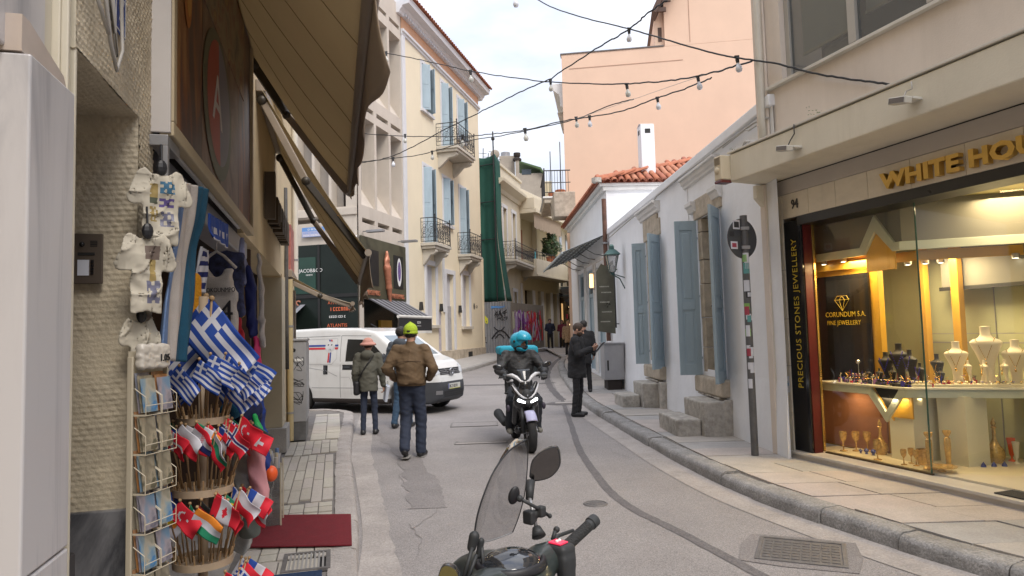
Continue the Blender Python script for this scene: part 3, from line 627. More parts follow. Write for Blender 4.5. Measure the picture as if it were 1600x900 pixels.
def awning(label, s0,s1,zw,o,z_near,z_far,vd,arms,valance=None,sag=.05,group=None,seams=6,drop=None):
    g = thing('awning',label,'awning',L0,LRZ,group)
    def fab(u,v):   # u along the street, v outwards
        return (s0+(s1-s0)*u, -(.05+(o-.05)*v), zw+((z_near+(z_far-z_near)*u)-zw)*v - sag*math.sin(math.pi*v)*(1+.3*math.sin(u*9)) + .008*math.sin(u*31+v*6))
    MB().grid(fab,40,14).build('canvas',m_canv,g,smooth=True,solid=.004)
    m = MB()
    for k in range(1,seams):
        u = k/seams; m.tube([Vector(fab(u,v/10))+Vector((0,0,-.006)) for v in range(11)],.0022,4)
    m.build('seam',M('seam_dark',(.22,.16,.09)),g)
    MB().tube([(s0-.02,-o,z_near),(s1+.02,-o,z_far)],.035,12).build('front_bar',m_arm_l,g,smooth=40)
    MB().lathe([(0,0),(.045,0),(.045,.03),(0,.03)],(s1,-o,z_far),16,'x').build('end_cap',M('cap_white',(.6,.58,.54)),g,smooth=40)
    MB().box(s0,s1,-.09,.0,zw-.03,zw+.09).build('wall_casing',m_arm_l,g,bevel=.01)
    def val(u,v):
        w = v*v*(.03*math.sin(u*13+1)+.015*math.sin(u*29)) if valance is None else valance(u,v)
        return (s0+(s1-s0)*u+.015*v*math.sin(u*17), -(o+.01+w), (z_near+(z_far-z_near)*u)-vd*v*(1+.05*math.sin(u*40))*(drop(u) if drop else 1))
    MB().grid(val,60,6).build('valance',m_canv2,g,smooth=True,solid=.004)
    for (sa,sb,mid,cols) in arms:
        e = Vector((mid[0],-mid[1],mid[2])); a = Vector((sa,-.06,zw-.1)); b = Vector((sb,-o+.02,(z_near if abs(sb-s0)<abs(sb-s1) else z_far)-.03))
        def bar(p,q,mat):
            d = (q-p); m2 = MB(); m2.T = Matrix.Translation(p) @ d.to_track_quat('X','Z').to_matrix().to_4x4(); m2.box(0,d.length,-.02,.02,-.035,.035); return m2.build('arm',mat,g,bevel=.008)
        bar(a,e,cols[0]); bar(e,b,cols[1]); MB().ball(e,.045,10,8).build('elbow',m_arm_d,g,smooth=True); MB().ball(a,.055,10,8).build('shoulder',m_arm_d,g,smooth=True)
    return g
awning('large tan canvas awning overhead at the top left, its frilled front edge hanging down',-3.0,.60,4.10,.86,2.95,2.93,.33,[(.56,.52,(.64,.33,3.60),(m_arm_d,m_arm_l))],
    valance=lambda u,v: v*v*(.01*math.sin(u*26)+.06*max(0,.12-u)/.12-.01), drop=lambda u:.22+.78*min(1,max(0,(1-u)/.5)))
awning('second tan canvas awning above the raised wall letters, steeply lowered',1.30,3.62,4.06,1.04,2.47,2.37,.33,[(1.36,1.42,(1.27,.46,3.16),(m_arm_l,m_arm_d)),(3.55,3.5,(3.72,.46,3.18),(m_arm_d,m_arm_l))],seams=4)
awning('small pale awning low over the far corner of the left building',5.45,7.3,2.62,.99,2.17,2.2,.10,[(5.5,5.5,(5.46,.5,2.3),(m_arm_l,m_arm_l))],seams=3)
# ------------------------------------------------------------------ jewellery shop building (right)
m_stone = M('cladding_travertine',(.68,.61,.49),rough=.6,var=.08,scale=2.5,bump=.15,bscale=40,stain=.25,stretch=(1,1,2.5))
m_jwall = M('pinkish_render',(.68,.60,.52),rough=.85,var=.05,scale=1.2,bump=.2,bscale=80,stain=.2)
m_jcream = M('beam_cream',(.70,.65,.53),rough=.8,var=.06,scale=1.2,bump=.15,bscale=60,stain=.25)
m_gold = M('gold_letter',(.62,.40,.10),rough=.38,metal=.55,var=.12,scale=9)
streak(m_stone,.3,(.36,.30,.23),2.5,.3); streak(m_jwall,.28,(.38,.33,.27)); streak(m_jcream,.35,(.40,.35,.25),1.8,.12)
bJ = thing('jewellery_building','pinkish cream building with deep beam and jewellery shop front on the right','building',J0,JRZ)
MB().box(0,7,.12,.16,3.4,9).box(0,.16,.16,8,3.4,9).box(0,7,.17,8,8.9,9).build('wall_core',m_jwall,bJ)
def wall_open(mb, x0,x1,z0,z1, ops, y=0, depth=.15):
    xs = sorted({x0,x1,*[o[0] for o in ops],*[o[1] for o in ops]}); zs = sorted({z0,z1,*[o[2] for o in ops],*[o[3] for o in ops]})
    for a,b in zip(xs,xs[1:]):
        for c,d in zip(zs,zs[1:]):
            mx_,mz_ = (a+b)/2,(c+d)/2
            if any(o[0]<mx_<o[1] and o[2]<mz_<o[3] for o in ops): continue
            mb.quad((a,y,c),(b,y,c),(b,y,d),(a,y,d))
    for a,b,c,d in ops:
        mb.quad((a,y,c),(a,y,d),(a,y+depth,d),(a,y+depth,c)); mb.quad((b,y,c),(b,y+depth,c),(b,y+depth,d),(b,y,d))
        mb.quad((a,y,d),(b,y,d),(b,y+depth,d),(a,y+depth,d)); mb.quad((a,y,c),(a,y+depth,c),(b,y+depth,c),(b,y,c))
    return mb
bJ.children[0].hide_render = False
for c_ in list(bJ.children): bpy.data.objects.remove(c_)
m = MB(); wall_open(m,0,7,3.42,9,[(.43,3.3,4.50,6.0),(3.9,6.4,4.50,6.0),(.43,3.3,7.3,8.5)],y=-.12,depth=.2)
m.quad((0,-.12,3.42),(0,-.12,9),(0,8,9),(0,8,3.42)); m.quad((0,-.12,9),(7,-.12,9),(7,8,9),(0,8,9)); m.quad((7,-.12,3.42),(7,8,3.42),(7,8,9),(7,-.12,9)); m.build('wall',m_jwall,bJ)
B('edge_pilaster',m_jwall,bJ,-.012,.19,-.155,-.125,3.42,9,bevel=.01)
m = MB().prism([(-.50,3.40),(-.10,3.40),(-.10,3.62),(-.50,3.735)],'x',-.02,7); m.T=None
MB().prism([(-.52,3.395),(.30,3.36),(.30,3.44),(-.121,3.74),(-.5,3.735),(-.52,3.72)],'x',-.10,7).build('beam',m_jcream,bJ,bevel=.012)
B('beam_edge_trim',M('trim_white',(.62,.59,.52),rough=.6,var=.08,stain=.3),bJ,-.115,7,-.535,-.10,3.742,3.765,bevel=.004)
m_gband = M('band_greige',(.46,.42,.38),rough=.5,var=.05,stain=.15)
B('metal_band',m_gband,bJ,.0,7,-.035,-.0,3.19,3.36,bevel=.004); B('band_gap',MATS['black_matt'],bJ,0,7,-.02,.02,3.362,3.385)
# stone cladding, piece by piece
x = .02; k = 0
B('stone_backing',m_mortar,bJ,.0,7,.002,.3,2.9,3.36)
for x0,x1 in [(.025,.2),(.205,.62),(.625,1.02),(1.025,1.45),(1.455,1.95),(1.955,2.5),(2.505,3.0),(3.005,3.6),(3.605,4.2),(4.205,5),(5.005,6),(6.005,7)]: B('stone_panel',m_stone,bJ,x0,x1,-.022,.0,2.905,3.188,bevel=.003)
B('stone_backing',m_mortar,bJ,.0,.185,.002,.25,.1,2.9)
for z0,z1 in [(.12,.62),(.625,1.17),(1.175,1.72),(1.725,2.3),(2.305,2.9)]: B('stone_panel',m_stone,bJ,.055,.188,-.022,.0,z0,z1,bevel=.003); B('stone_panel',m_stone,bJ,.0,.05,-.014,.0,z0,z1,bevel=.003)
B('corner_pipe',m_jwall,bJ,-.10,-.01,-.10,.2,.12,3.37,bevel=.01)
pipe_ = MB().tube([(-.02,-.05,.12),(-.02,-.05,3.36)],.028,10).build('corner_downpipe',MATS['pale_pipe'],bJ,smooth=40)
MB().prism([(-.2,3.2),(.0,3.0),(.0,3.36),(-.2,3.36)],'x',-.09,-.02).build('bracket_stone',m_jcream,bJ,bevel=.006)
text('94',.155,M('letter_bronze',(.05,.045,.04),rough=.5,var=.05),bJ,(.36,-.03,3.0),extrude=.006,name='house_number',sx=.72)
t1 = text('WHITE HOUSE',.205,m_gold,bJ,(1.68,-.062,2.955),extrude=.03,name='raised_lettering',bold=.009,sx=1.24,spacing=1.04)
t1.modifiers.new('b','BEVEL').width = .002
# side black sign with gold text
g = thing('vertical_sign','tall black panel sign with gold vertical lettering beside the shop window','sign',J0,JRZ)
B('panel',M('black_sign',(.012,.012,.014),rough=.12,var=0),g,.195,.468,-.012,.015,.2,2.86,bevel=.003)
text('PRECIOUS STONES JEWELLERY',.118,M('gold_print',(.50,.36,.03),rough=.45,var=.05),g,(.385,-.0145,.92),rot=(R(90),R(-90),0),extrude=.001,sx=1.0,spacing=1.08)
fr = thing('window_frame','dark red and brass frame around the jewellery shop window','frame',J0,JRZ)
B('red_jamb',M('dark_red',(.10,.012,.012),rough=.35,var=.1),fr,.42,.475,.016,.13,.2,2.86); m_brass = M('brass',(.55,.38,.12),rough=.25,metal=.8,var=.05)
B('brass_jamb',m_brass,fr,.462,.487,.131,.16,.215,2.86,bevel=.002)
B('header',M('header_black',(.02,.02,.02),rough=.3),fr,.42,5.2,-.018,.30,2.80,2.9); B('base_rail',M('rail_dark',(.10,.07,.04),rough=.4,metal=.5),fr,.5,1.84,.135,.165,.195,.215)
# step
m_wm = marble('white_marble',(.60,.56,.50),(.47,.43,.39),scale=1.0,lo=.3,hi=.55,stretch=(1,1,1),rough=.3)
g = thing('shop_step','white marble step along the jewellery shop front','step',J0,JRZ)
for x0,x1 in ((.2,1.48),(1.485,2.9),(2.905,4.4)): B('marble_slab',m_wm,g,x0,x1,-.09,2.4,.168,.2,bevel=.005); B('riser_slab',m_wm,g,x0,x1,-.068,-.03,.08,.167,bevel=.003)
g = tag(B('door_mat',M('mat_black',(.045,.045,.047),rough=.95,bump=1,bscale=160,var=.2),None,2.55,4.3,-.03,.42,.2005,.212,bevel=.003),'black ribbed entrance mat on the marble step','mat'); g.location = J0; g.rotation_euler = (0,0,JRZ)
g = thing('wall_sticker','square sticker with a blue swirl on the stone pilaster','sticker',J0,JRZ)
B('backing',MATS['white_card'],g,.075,.165,-.026,-.0225,.86,1.05)
disc(MB(),.12,.96,.034,.045,-.0275,n=20).build('blue_disc',M('swirl_blue',(.05,.25,.45),rough=.4),g); disc(MB(),.125,.98,.018,.02,-.0285,n=16).build('yellow_swirl',M('swirl_yellow',(.6,.45,.08)),g)
# interior room of the shop
m_ochre = M('ochre_wood',(.48,.27,.035),rough=.35,var=.12,scale=3,stretch=(1,1,.15)); m_pale = M('pale_green_panel',(.40,.41,.27),rough=.6,var=.08,scale=2); m_int = M('interior_grey',(.16,.155,.14),rough=.7,var=.05)
g = thing('shop_interior','warm lit interior of the jewellery shop with ochre posts and pale green back wall','shop interior',J0,JRZ)
B('left_wall',m_ochre,g,-.30,-.26,.31,.62,.2,2.86); B('back_wall',m_pale,g,-1.6,4.4,1.5,1.55,.2,2.9); B('ochre_wall',m_ochre,g,-.30,.90,.62,.66,.2,2.5); B('jamb_lining',m_ochre,g,.19,.34,.17,.24,.2,2.86)
B('fascia',m_int,g,.19,1.46,.385,.41,2.44,2.9); B('ceiling',M('ceiling_cream',(.60,.52,.26),rough=.6,var=.04),g,.19,5.2,.16,2.25,2.905,2.93)
B('floor',M('display_floor',(.60,.54,.42),rough=.35,var=.05),g,.5,1.83,.165,2.2,.2005,.222); B('right_wall',m_jwall,g,4.4,4.46,.0,1.5,.2,2.9)
B('lower_back',M('brown_red_back',(.22,.10,.06),rough=.3,var=.25,scale=1.5),g,.0,.93,.59,.615,.222,.88)
for x0,w_,y_ in ((.92,.06,1.2),(1.30,.09,1.2),(.86,.06,.60)): B('ochre_post',m_ochre,g,x0,x0+w_,y_,y_+.08,.2,2.5,bevel=.004)
B('glass_rail',MATS['galv_steel'],g,.7,4.3,1.42,1.43,1.40,1.415); B('glass_rail',MATS['galv_steel'],g,.7,4.3,1.42,1.43,1.5,1.51)
B('back_cabinet',MATS['interior_grey'],g,1.12,3.3,1.30,1.49,2.02,2.45); B('cabinet_edge',MATS['black_matt'],g,1.10,3.3,1.28,1.30,1.98,2.02)
for k in range(4): B('panel_joint',MATS['galv_steel'],g,.75+.4*k,.757+.4*k,1.49,1.5,.2,2.0)
B('white_plinth',M('plinth_white',(.62,.60,.50),rough=.4,var=.03),g,1.13,1.42,.42,.8,.222,.9); B('white_plinth',MATS['plinth_white'],g,1.50,1.80,.66,.95,.222,.9)
# zigzag trim: band above and counter front below, following the glass and its 45 degree turn
m_trim = M('pale_blue_trim',(.46,.50,.46),rough=.35,var=.03); C45 = (math.cos(R(53)),math.sin(R(53)))
def bent(x,y):   # beyond the corner the display turns inwards
    return (x,y) if x<1.46 else (1.46+(x-1.46)*C45[0], y+(x-1.46)*C45[1])
def band(name, top, bot, y0, th, mat, parent):
    m = MB(); n = len(top); v = []
    for (x,z),(x2,z2) in zip(top,bot):
        a = bent(x,y0); b = bent(x2,y0); v += [(a[0],a[1],z),(b[0],b[1],z2),(a[0],a[1]+th,z),(b[0],b[1]+th,z2)]
    f = []
    for i in range(n-1):
        o = 4*i; f += [(o,o+1,o+5,o+4),(o+2,o+6,o+7,o+3),(o,o+4,o+6,o+2),(o+1,o+3,o+7,o+5)]
    f += [(0,2,3,1),(4*n-4,4*n-3,4*n-1,4*n-2)]
    return m.add(v,f).build(name,mat,parent,bevel=.004)
tp = [(.30,2.475),(.95,2.475),(1.16,2.80),(1.39,2.475),(1.46,2.475),(3.0,2.475)]; bt = [(.30,2.385),(1.0,2.385),(1.16,2.62),(1.37,2.385),(1.46,2.385),(3.0,2.385)]
band('zigzag_band',tp,bt,.34,.035,m_trim,g)
band('peak_filler',[(1.0,2.384),(1.16,2.618),(1.37,2.384)],[(1.0,2.2),(1.16,2.2),(1.37,2.2)],.37,.02,m_ochre,g)
band('ochre_header',[(-.2,2.384),(1.46,2.384),(3.0,2.384)],[(-.2,2.28),(1.46,2.28),(3.0,2.28)],.55,.02,m_ochre,g)
band('side_fascia',[(1.46,2.90),(3.0,2.90)],[(1.46,2.476),(3.0,2.476)],.37,.03,m_int,g)
tb = [(.30,.965),(1.03,.965),(1.03,.955),(1.20,.72),(1.37,.955),(1.37,.965),(1.46,.965),(3.0,.965)]; bb = [(.30,.885),(.98,.885),(.985,.885),(1.20,.61),(1.415,.885),(1.42,.885),(1.46,.885),(3.0,.885)]
band('counter_front',tb,bb,.30,.03,m_trim,g)
m = MB(); tpz = [(.2,.275),(1.03,.275),(1.03,.9),(.2,.9)]
m.prism([(.3,.275),(1.47,.275),(1.47+1.45*C45[0],.275+1.45*C45[1]),(1.47+1.45*C45[0]-.5,.275+1.45*C45[1]+.3),(1.2,.85),(.3,.61)],'z',.966,.99); m.build('counter_top',M('counter_white',(.66,.64,.58),rough=.25,var=.03),g,bevel=.005)
MB().prism([(1.04,.964),(1.36,.964),(1.2,.74)],'y',.335,.36).build('notch_cloth',M('black_velvet',(.015,.014,.016),rough=.95),g)
MB().prism([(.95,.884),(1.2,.884),(1.2,.62)],'y',.40,.415).box(1.2,1.44,.40,.415,.66,.884).build('wood_underside',m_ochre,g)
B('black_poster',MATS['black_sign'],g,.0,.80,.585,.61,.95,2.22); 
t = text('CORUNDUM S.A.',.085,MATS['gold_print'],g,(.14,.582,1.73),extrude=.0008,sx=.93); t = text('FINE JEWELLERY',.076,MATS['gold_print'],g,(.16,.582,1.635),extrude=.0008,sx=.93)
m = MB()
for a,b in (((.70,1.9),(.92,1.9)),((.70,1.9),(.81,1.77)),((.92,1.9),(.81,1.77)),((.70,1.9),(.74,1.945)),((.92,1.9),(.88,1.945)),((.74,1.945),(.88,1.945)),((.77,1.9),(.81,1.77)),((.85,1.9),(.81,1.77)),((.77,1.9),(.81,1.945)),((.85,1.9),(.81,1.945))): m.tube([(a[0]-.40,.582,a[1]+.03),(b[0]-.40,.582,b[1]+.03)],.0025,4)
stuff(m.build('diamond_outline',MATS['gold_print'],g))
# lit ceiling spots
SL = ['leftmost of the row of three','middle of the row of three','rightmost of the row of three','far right','far left, above the black poster','second from left, above the black poster']
m_bulb = M('spot_glow',(1,.9,.7),emit=14,var=0)
for x_,y_,z_ in ((1.30,.62,2.25),(1.42,.72,2.25),(1.52,.82,2.25),(1.98,1.25,2.25),(.25,.5,2.36),(.55,.5,2.36)):
    q = thing('spot_lamp',SL.pop(0)+' lit ceiling spotlight inside the jewellery shop','lamp',J0,JRZ,'lit spotlights inside the jewellery shop')
    MB().lathe([(.034,0),(.036,.05),(.0,.055)],(x_,y_,z_),16).build('housing',MATS['galv_steel'],q,smooth=40); MB().lathe([(0,.0),(.027,.0)],(x_,y_,z_+.002),16).build('bulb',m_bulb,q)
def lamp(name, loc, power, size, rz=0, col=(1,.76,.42)):
    d = bpy.data.lights.new(name,'AREA'); d.energy = power; d.size = size; d.color = col; o = bpy.data.objects.new(name,d); COL.objects.link(o)
    w = Matrix.Translation(J0) @ Matrix.Rotation(JRZ,4,'Z') @ Vector(loc); o.location = w; return o
lamp('shop_lamp',(.75,.5,2.36),24,.35,col=(1,.70,.34)); lamp('shop_lamp',(1.35,.95,2.36),30,.4,col=(1,.74,.40)); lamp('shop_lamp',(2.2,1.0,2.85),20,.5,col=(1,.74,.40)); lamp('shop_lamp',(1.25,.45,.86),9,.3,col=(1,.74,.40)); lamp('shop_lamp',(.6,.4,.86),3,.25,col=(1,.70,.34))
# glass panes
g = thing('shop_window','large shop window of two glass panes meeting at an angle','window',J0,JRZ)
gm = glassmat('shop_glass',(.93,.97,.93),.0,1.3); gm_edge = M('glass_edge',(.05,.12,.09),rough=.1)
MB().quad((.5,.15,.215),(1.82,.15,.215),(1.82,.15,2.80),(.5,.15,2.80)).build('pane',gm,g); MB().quad((1.826,.152,.205),(1.826+1.5*C45[0],.152+1.5*C45[1],.205),(1.826+1.5*C45[0],.152+1.5*C45[1],2.9),(1.826,.152,2.9)).build('pane',gm,g)
B('glass_joint',gm_edge,g,1.818,1.828,.146,.158,.205,2.80)
# ---- jewellery display
m_cream = M('bust_cream',(.66,.60,.48),rough=.55,var=.03); m_blk = M('bust_black',(.018,.017,.02),rough=.6,var=.1); m_gj = M('gold_metal',(.75,.52,.16),rough=.2,metal=1,var=0); m_blue = M('blue_beads',(.05,.04,.35),rough=.15,var=.2,scale=60)
def bust_mesh(k):
    m = MB(); pr = [(0,0),(.06,0),(.062,.02),(.05,.06),(.058,.13),(.092,.2),(.125,.255),(.13,.27),(.11,.285),(.06,.30),(.042,.32),(.040,.36),(.044,.375),(.0,.378)]
    m.lathe(pr,n=20); m.v = [(x*.72,y*.42-(z*.12 if z<.28 else .034),z) for x,y,z in m.v]; return m
def place(s,x,y): a = bent(x,y); return a
bl = ['large cream necklace bust with a long gold pendant, tallest on the counter','cream necklace bust with dark stone pendant, left of the tallest one','cream necklace bust with dark drop pendant, right end of the counter']
def bust(x,y,sc_,mat,label,rz=0,neck=m_gj,group=None,beads=False,lift=0):
    a = (x,y); w = Matrix.Translation(J0) @ Matrix.Rotation(JRZ,4,'Z') @ Vector((a[0],a[1],.99+lift)); q = thing('necklace_bust',label,'necklace display',w,JRZ+R(rz),group)
    o = bust_mesh(0).build('bust',mat,q,smooth=50); o.scale = (sc_,)*3
    pts = []
    for i in range(21):
        t = -1+i/10; X_ = .055*math.sin(t*1.57)*1.0*sc_; Z = (.30-.15*(1-abs(math.sin(t*1.57)))**1.0)*sc_; pts.append((X_,-.075*sc_,Z))
    if beads:
        m = MB()
        for p_ in pts: m.ball(p_,.007,6,5)
        m.build('bead_string',neck,q,smooth=True)
    else: MB().tube(pts,.0028,5).build('chain',neck,q,smooth=True); MB().ball((0,-.08*sc_,.13*sc_),(.010,.006,.016),8,6).build('pendant',m_gj if neck is m_gj else neck,q,smooth=True)
    return q
bust(1.77,1.05,1.5,m_cream,bl[0],30,lift=.03); bust(1.48,1.0,1.18,m_cream,bl[1],30); bust(1.98,1.15,1.22,m_cream,bl[2],30)
bust(1.68,.92,.55,m_cream,'small cream bust with gold chain left of centre on the counter',-30,lift=.05); bust(1.84,.93,.56,m_cream,'small cream bust with heart pendant in front of the tallest bust',-30,lift=.05); bust(1.99,1.0,.55,m_cream,'small cream bust with tiny cross pendant right of the tallest bust',-30,lift=.06)
bust(1.44,.80,.85,m_blk,'black velvet bust with gold pendant behind the glass joint',-10); bust(1.58,.66,.5,m_blk,'short black bust with gold chain near the glass joint',-10)
bust(1.14,.62,1.15,m_blk,'tall black bust draped with blue bead necklace',15,m_blue,None,True); bust(.98,.60,.9,m_blk,'black bust with long looped blue beads, left of the tall one',15,m_blue,None,True); bust(1.28,.62,.98,m_blk,'black bust with dark blue bead choker, right of the tall one',-10,m_blue,None,True); bust(1.40,.60,.62,m_blk,'low black bust with violet bead string by the glass corner',-10,m_blue,None,True)
bust(1.02,.45,.45,m_blk,'tiny black bust in the front row under the blue beads',10); bust(1.18,.46,.5,m_blk,'small grey black bust in the front row at the centre',0); bust(.84,.48,.4,m_blk,'tiny dark bust beside the silver orb stand',10)
q0 = Matrix.Translation(J0) @ Matrix.Rotation(JRZ,4,'Z')
q = thing('orb_stand','silver filigree orb on a thin stand among the dark jewellery','ornament',q0@Vector((.68,.50,.99)),JRZ)
MB().tube([(0,0,0),(0,0,.2)],.004,6).lathe([(0,0),(.02,0),(.004,.01)],n=12).build('stem',MATS['galv_steel'],q); MB().ball((0,0,.225),.026,12,8).build('orb',M('silver',(.6,.6,.62),rough=.2,metal=1),q,smooth=True)
# trays with rings
def tray(x0,x1,y,col,label,n,mat2,lift=0,rows=2):
    a = bent(x0,y); b = bent(x1,y); w = q0@Vector((a[0],a[1],.991+lift)); d = math.dist(a,b); rz = JRZ+math.atan2(b[1]-a[1],b[0]-a[0])
    q = thing('ring_tray',label,'jewellery tray',w,rz); B('tray',col,q,0,d,0,.11,0,.03,bevel=.004)
    for r_ in range(rows):
        for i in range(n):
            xx = d*(i+.5)/n; yy = .03+.05*r_; m = MB().lathe([(0,.03),(.011,.03),(.008,.055),(.0,.06)],(xx,yy,0),8); m.build('ring_cone',mat2,q,smooth=True)
            MB().lathe([(.009,.046),(.013,.050),(.009,.054)],(xx,yy,0),8).build('ring',rnd.choice([m_gj,m_gj,m_blue,MATS['silver']]),q,smooth=True)
    return q
tray(.55,.98,.36,M('tray_navy',(.02,.025,.07),rough=.5),'long navy ring tray at the left end of the counter',10,m_blk); tray(1.72,2.75,.30,M('tray_cream',(.6,.55,.42),rough=.5,var=.03),'cream ring tray along the right counter in front of the small busts',16,m_cream)
tray(1.05,1.28,.34,m_blk,'dark tray crowded with small rings above the black notch',7,m_blk); tray(1.30,1.50,.30,m_blk,'mixed colourful ring tray right of the black notch',7,m_blk); tray(1.52,1.70,.30,MATS['tray_cream'],'yellow amber ring tray by the glass joint',5,m_cream)
tray(.52,1.0,.52,M('tray_black',(.02,.02,.02),rough=.4),'raised black tray with gold rings behind the navy tray',10,m_cream,.03,1)
jm = [m_gj,m_blk,m_blue,MATS['silver'],m_cream,M('ruby_stone',(.35,.02,.05),rough=.1),M('amethyst_stone',(.22,.10,.30),rough=.1)]; jr = random.Random(77); jb = [MB() for _ in jm]
for i in range(420):
    t = jr.random(); x_ = .5+1.9*t if t>.0 else 0; dy = jr.uniform(.02,.34); a = bent(x_,.28); nx,ny = (0,1) if x_<1.46 else (-.8,.6); c = (a[0]+nx*dy,a[1]+ny*dy,.992+jr.uniform(0,.03)); k = jr.randrange(len(jm)); r_ = jr.uniform(.004,.012)
    if i%9==0: jb[k].tube([(c[0],c[1],.99),(c[0],c[1],1.02+jr.uniform(.03,.12))],.003,4).tube([(c[0]-.02,c[1],1.05+.05*jr.random()),(c[0]+.02,c[1],1.05+.05*jr.random())],.0025,4)
    elif i%4==0: jb[k].box(c[0]-.014,c[0]+.014,c[1]-.008,c[1]+.008,.991,1.01+jr.uniform(0,.04))
    else: jb[k].ball(c,(r_,r_,r_*jr.uniform(.6,1.8)),6,4)
g = thing('small_jewellery','scatter of small rings, earrings and stones covering the display counter','jewellery',J0,JRZ)
for b_,k_ in zip(jb,jm): stuff(b_.build('small_pieces',k_,g,smooth=50))
# objects on the floor of the window
m_amber = M('amber_glass',(.66,.44,.16),rough=.1,metal=.35,var=.45,scale=45,alpha=.8); m_violet = M('violet_glass',(.22,.12,.28),rough=.15,var=.1); m_or = M('orange_glass',(.75,.12,.03),rough=.15,var=.05); m_wg = M('milk_glass',(.65,.62,.55),rough=.15,var=.05); m_cob = M('cobalt',(.02,.03,.22),rough=.1,var=.1); m_cgl = glassmat('crystal',(.85,.9,.9),.03,2.5,.25,(.5,.5,.48))
gob = [(0,0),(.035,0),(.036,.006),(.007,.014),(.006,.08),(.012,.09),(.03,.12),(.036,.16),(.034,.19),(.031,.19),(.028,.13),(.0,.10)]
tmb = [(0,0),(.032,0),(.008,.02),(.008,.04),(.018,.06),(.028,.16),(.034,.2),(.031,.2),(0,.08)]
dec = [(0,0),(.05,0),(.07,.05),(.065,.1),(.03,.15),(.014,.19),(.013,.27),(.022,.28),(.012,.29),(.02,.31),(.006,.35),(0,.36)]
cnd = [(0,0),(.055,0),(.05,.015),(.02,.03),(.022,.05),(.028,.2),(.026,.25),(.014,.265),(.034,.30),(.036,.32),(.012,.31),(0,.3)]
def vessel(x,y,prof,mat,label,cat='glass',s_=1,extra=None,z=.2225):
    q = thing(cat.replace(' ','_'),label,cat,q0@Vector((x,y,z)),JRZ); o = MB().lathe(prof,n=18).build('vessel_body',mat,q,smooth=50); o.scale = (s_,)*3
    if extra: extra(q)
    return q
vessel(.60,.30,gob,m_amber,'gold rimmed goblet at the left end of the window floor','goblet',1.15); vessel(.66,.42,gob,m_amber,'amber goblet second from left on the window floor','goblet',1.15); vessel(.74,.50,gob,m_amber,'amber goblet third from left, set further back','goblet',1.15)
vessel(1.14,.22,gob,m_amber,'wide amber wine glass close to the pane left of the white plinth','goblet',1.1); vessel(.92,.50,dec,m_amber,'pink amber decanter with tall stopper beside the plinth','decanter',1.05)
for x_,y_,r_,l_ in ((.78,.36,.02,'smallest cobalt blue glass ball on foot'),(.84,.38,.027,'middle cobalt blue glass ball on foot'),(.93,.38,.03,'largest cobalt blue glass ball near the wine glass')):
    vessel(x_,y_,[(0,0),(r_*.7,0),(r_*.4,.01),(r_,r_+.01),(r_*.8,r_*1.8),(0,2*r_+.01)],m_cob,l_,'ornament')
vessel(1.44,.24,gob,m_amber,'small crystal champagne coupe right of the white plinth','goblet',.8); vessel(1.42,.36,gob,m_amber,'second small crystal coupe behind the first','goblet',.8); vessel(1.53,.30,gob,m_amber,'small coupe beside the amber bowl','goblet',.8)
vessel(1.52,.42,[(0,0),(.06,0),(.075,.08),(.07,.15),(.065,.15),(.06,.02)],m_amber,'round amber bowl behind the glass corner','bowl')
vessel(1.70,.28,cnd,m_amber,'left crystal topped gilded candlestick at the glass corner','candlestick',1.1); vessel(1.70,.52,cnd,m_amber,'right crystal topped gilded candlestick near the pane','candlestick',1.1)
vessel(1.82,.28,[(0,.0),(.04,0),(.02,.02),(.13,.045),(.135,.05),(.05,.04),(0,.035)],m_amber,'shallow gold filigree dish on the window floor','dish')
vessel(1.74,.72,tmb,m_wg,'pale cream flute with gold foot right of the candlesticks','flute',1.1); vessel(1.70,.90,tmb,m_violet,'violet flute with gold foot','flute',1.1); vessel(1.74,1.10,dec,m_amber,'large ribbed golden decanter with jewelled neck','decanter',1.25)
vessel(1.76,1.30,tmb,m_or,'bright orange flute near the right edge','flute',1.15); vessel(1.85,1.24,tmb,m_wg,'white flute with gold foot beside the orange one','flute',1.05); vessel(1.58,.98,[(0,0),(.06,0),(.12,.1),(.10,.19),(0,.24)],m_violet,'dark violet glass plate standing behind the flutes','ornament')
for i in range(3): vessel(1.84+.03*i,.80+.10*i,[(0,0),(.025,0),(.02,.02),(0,.05)],m_cob,['leftmost tiny dark glass cone in front of the decanter','middle tiny dark glass cone in front of the decanter','rightmost tiny dark glass cone in front of the decanter'][i],'ornament')
B('display_floor_right',MATS['display_floor'],bJ,1.83,3.0,.18,2.2,.2003,.2215)
g = thing('bar_stool','pale wooden bar stool seen inside the shop behind the counter','stool',q0@Vector((1.12,1.35,.2)),JRZ)
m_pw = M('pale_wood',(.42,.33,.17),rough=.5,var=.1)
MB().lathe([(0,.72),(.17,.72),(.18,.735),(.17,.75),(0,.75)],n=24).build('seat',m_pw,g,smooth=40)
for sx_,sy_ in ((1,1),(1,-1),(-1,1),(-1,-1)): MB().tube([(sx_*.17,sy_*.17,0),(sx_*.10,sy_*.10,.72)],.017,8).build('leg',m_pw,g,smooth=True)
for z_ in (.25,.48):
    r_ = .17-.07*z_/.72
    for a,b in (((-r_,-r_),(r_,-r_)),((r_,-r_),(r_,r_)),((r_,r_),(-r_,r_)),((-r_,r_),(-r_,-r_))): MB().tube([(*a,z_),(*b,z_)],.011,6).build('rung',m_pw,g)
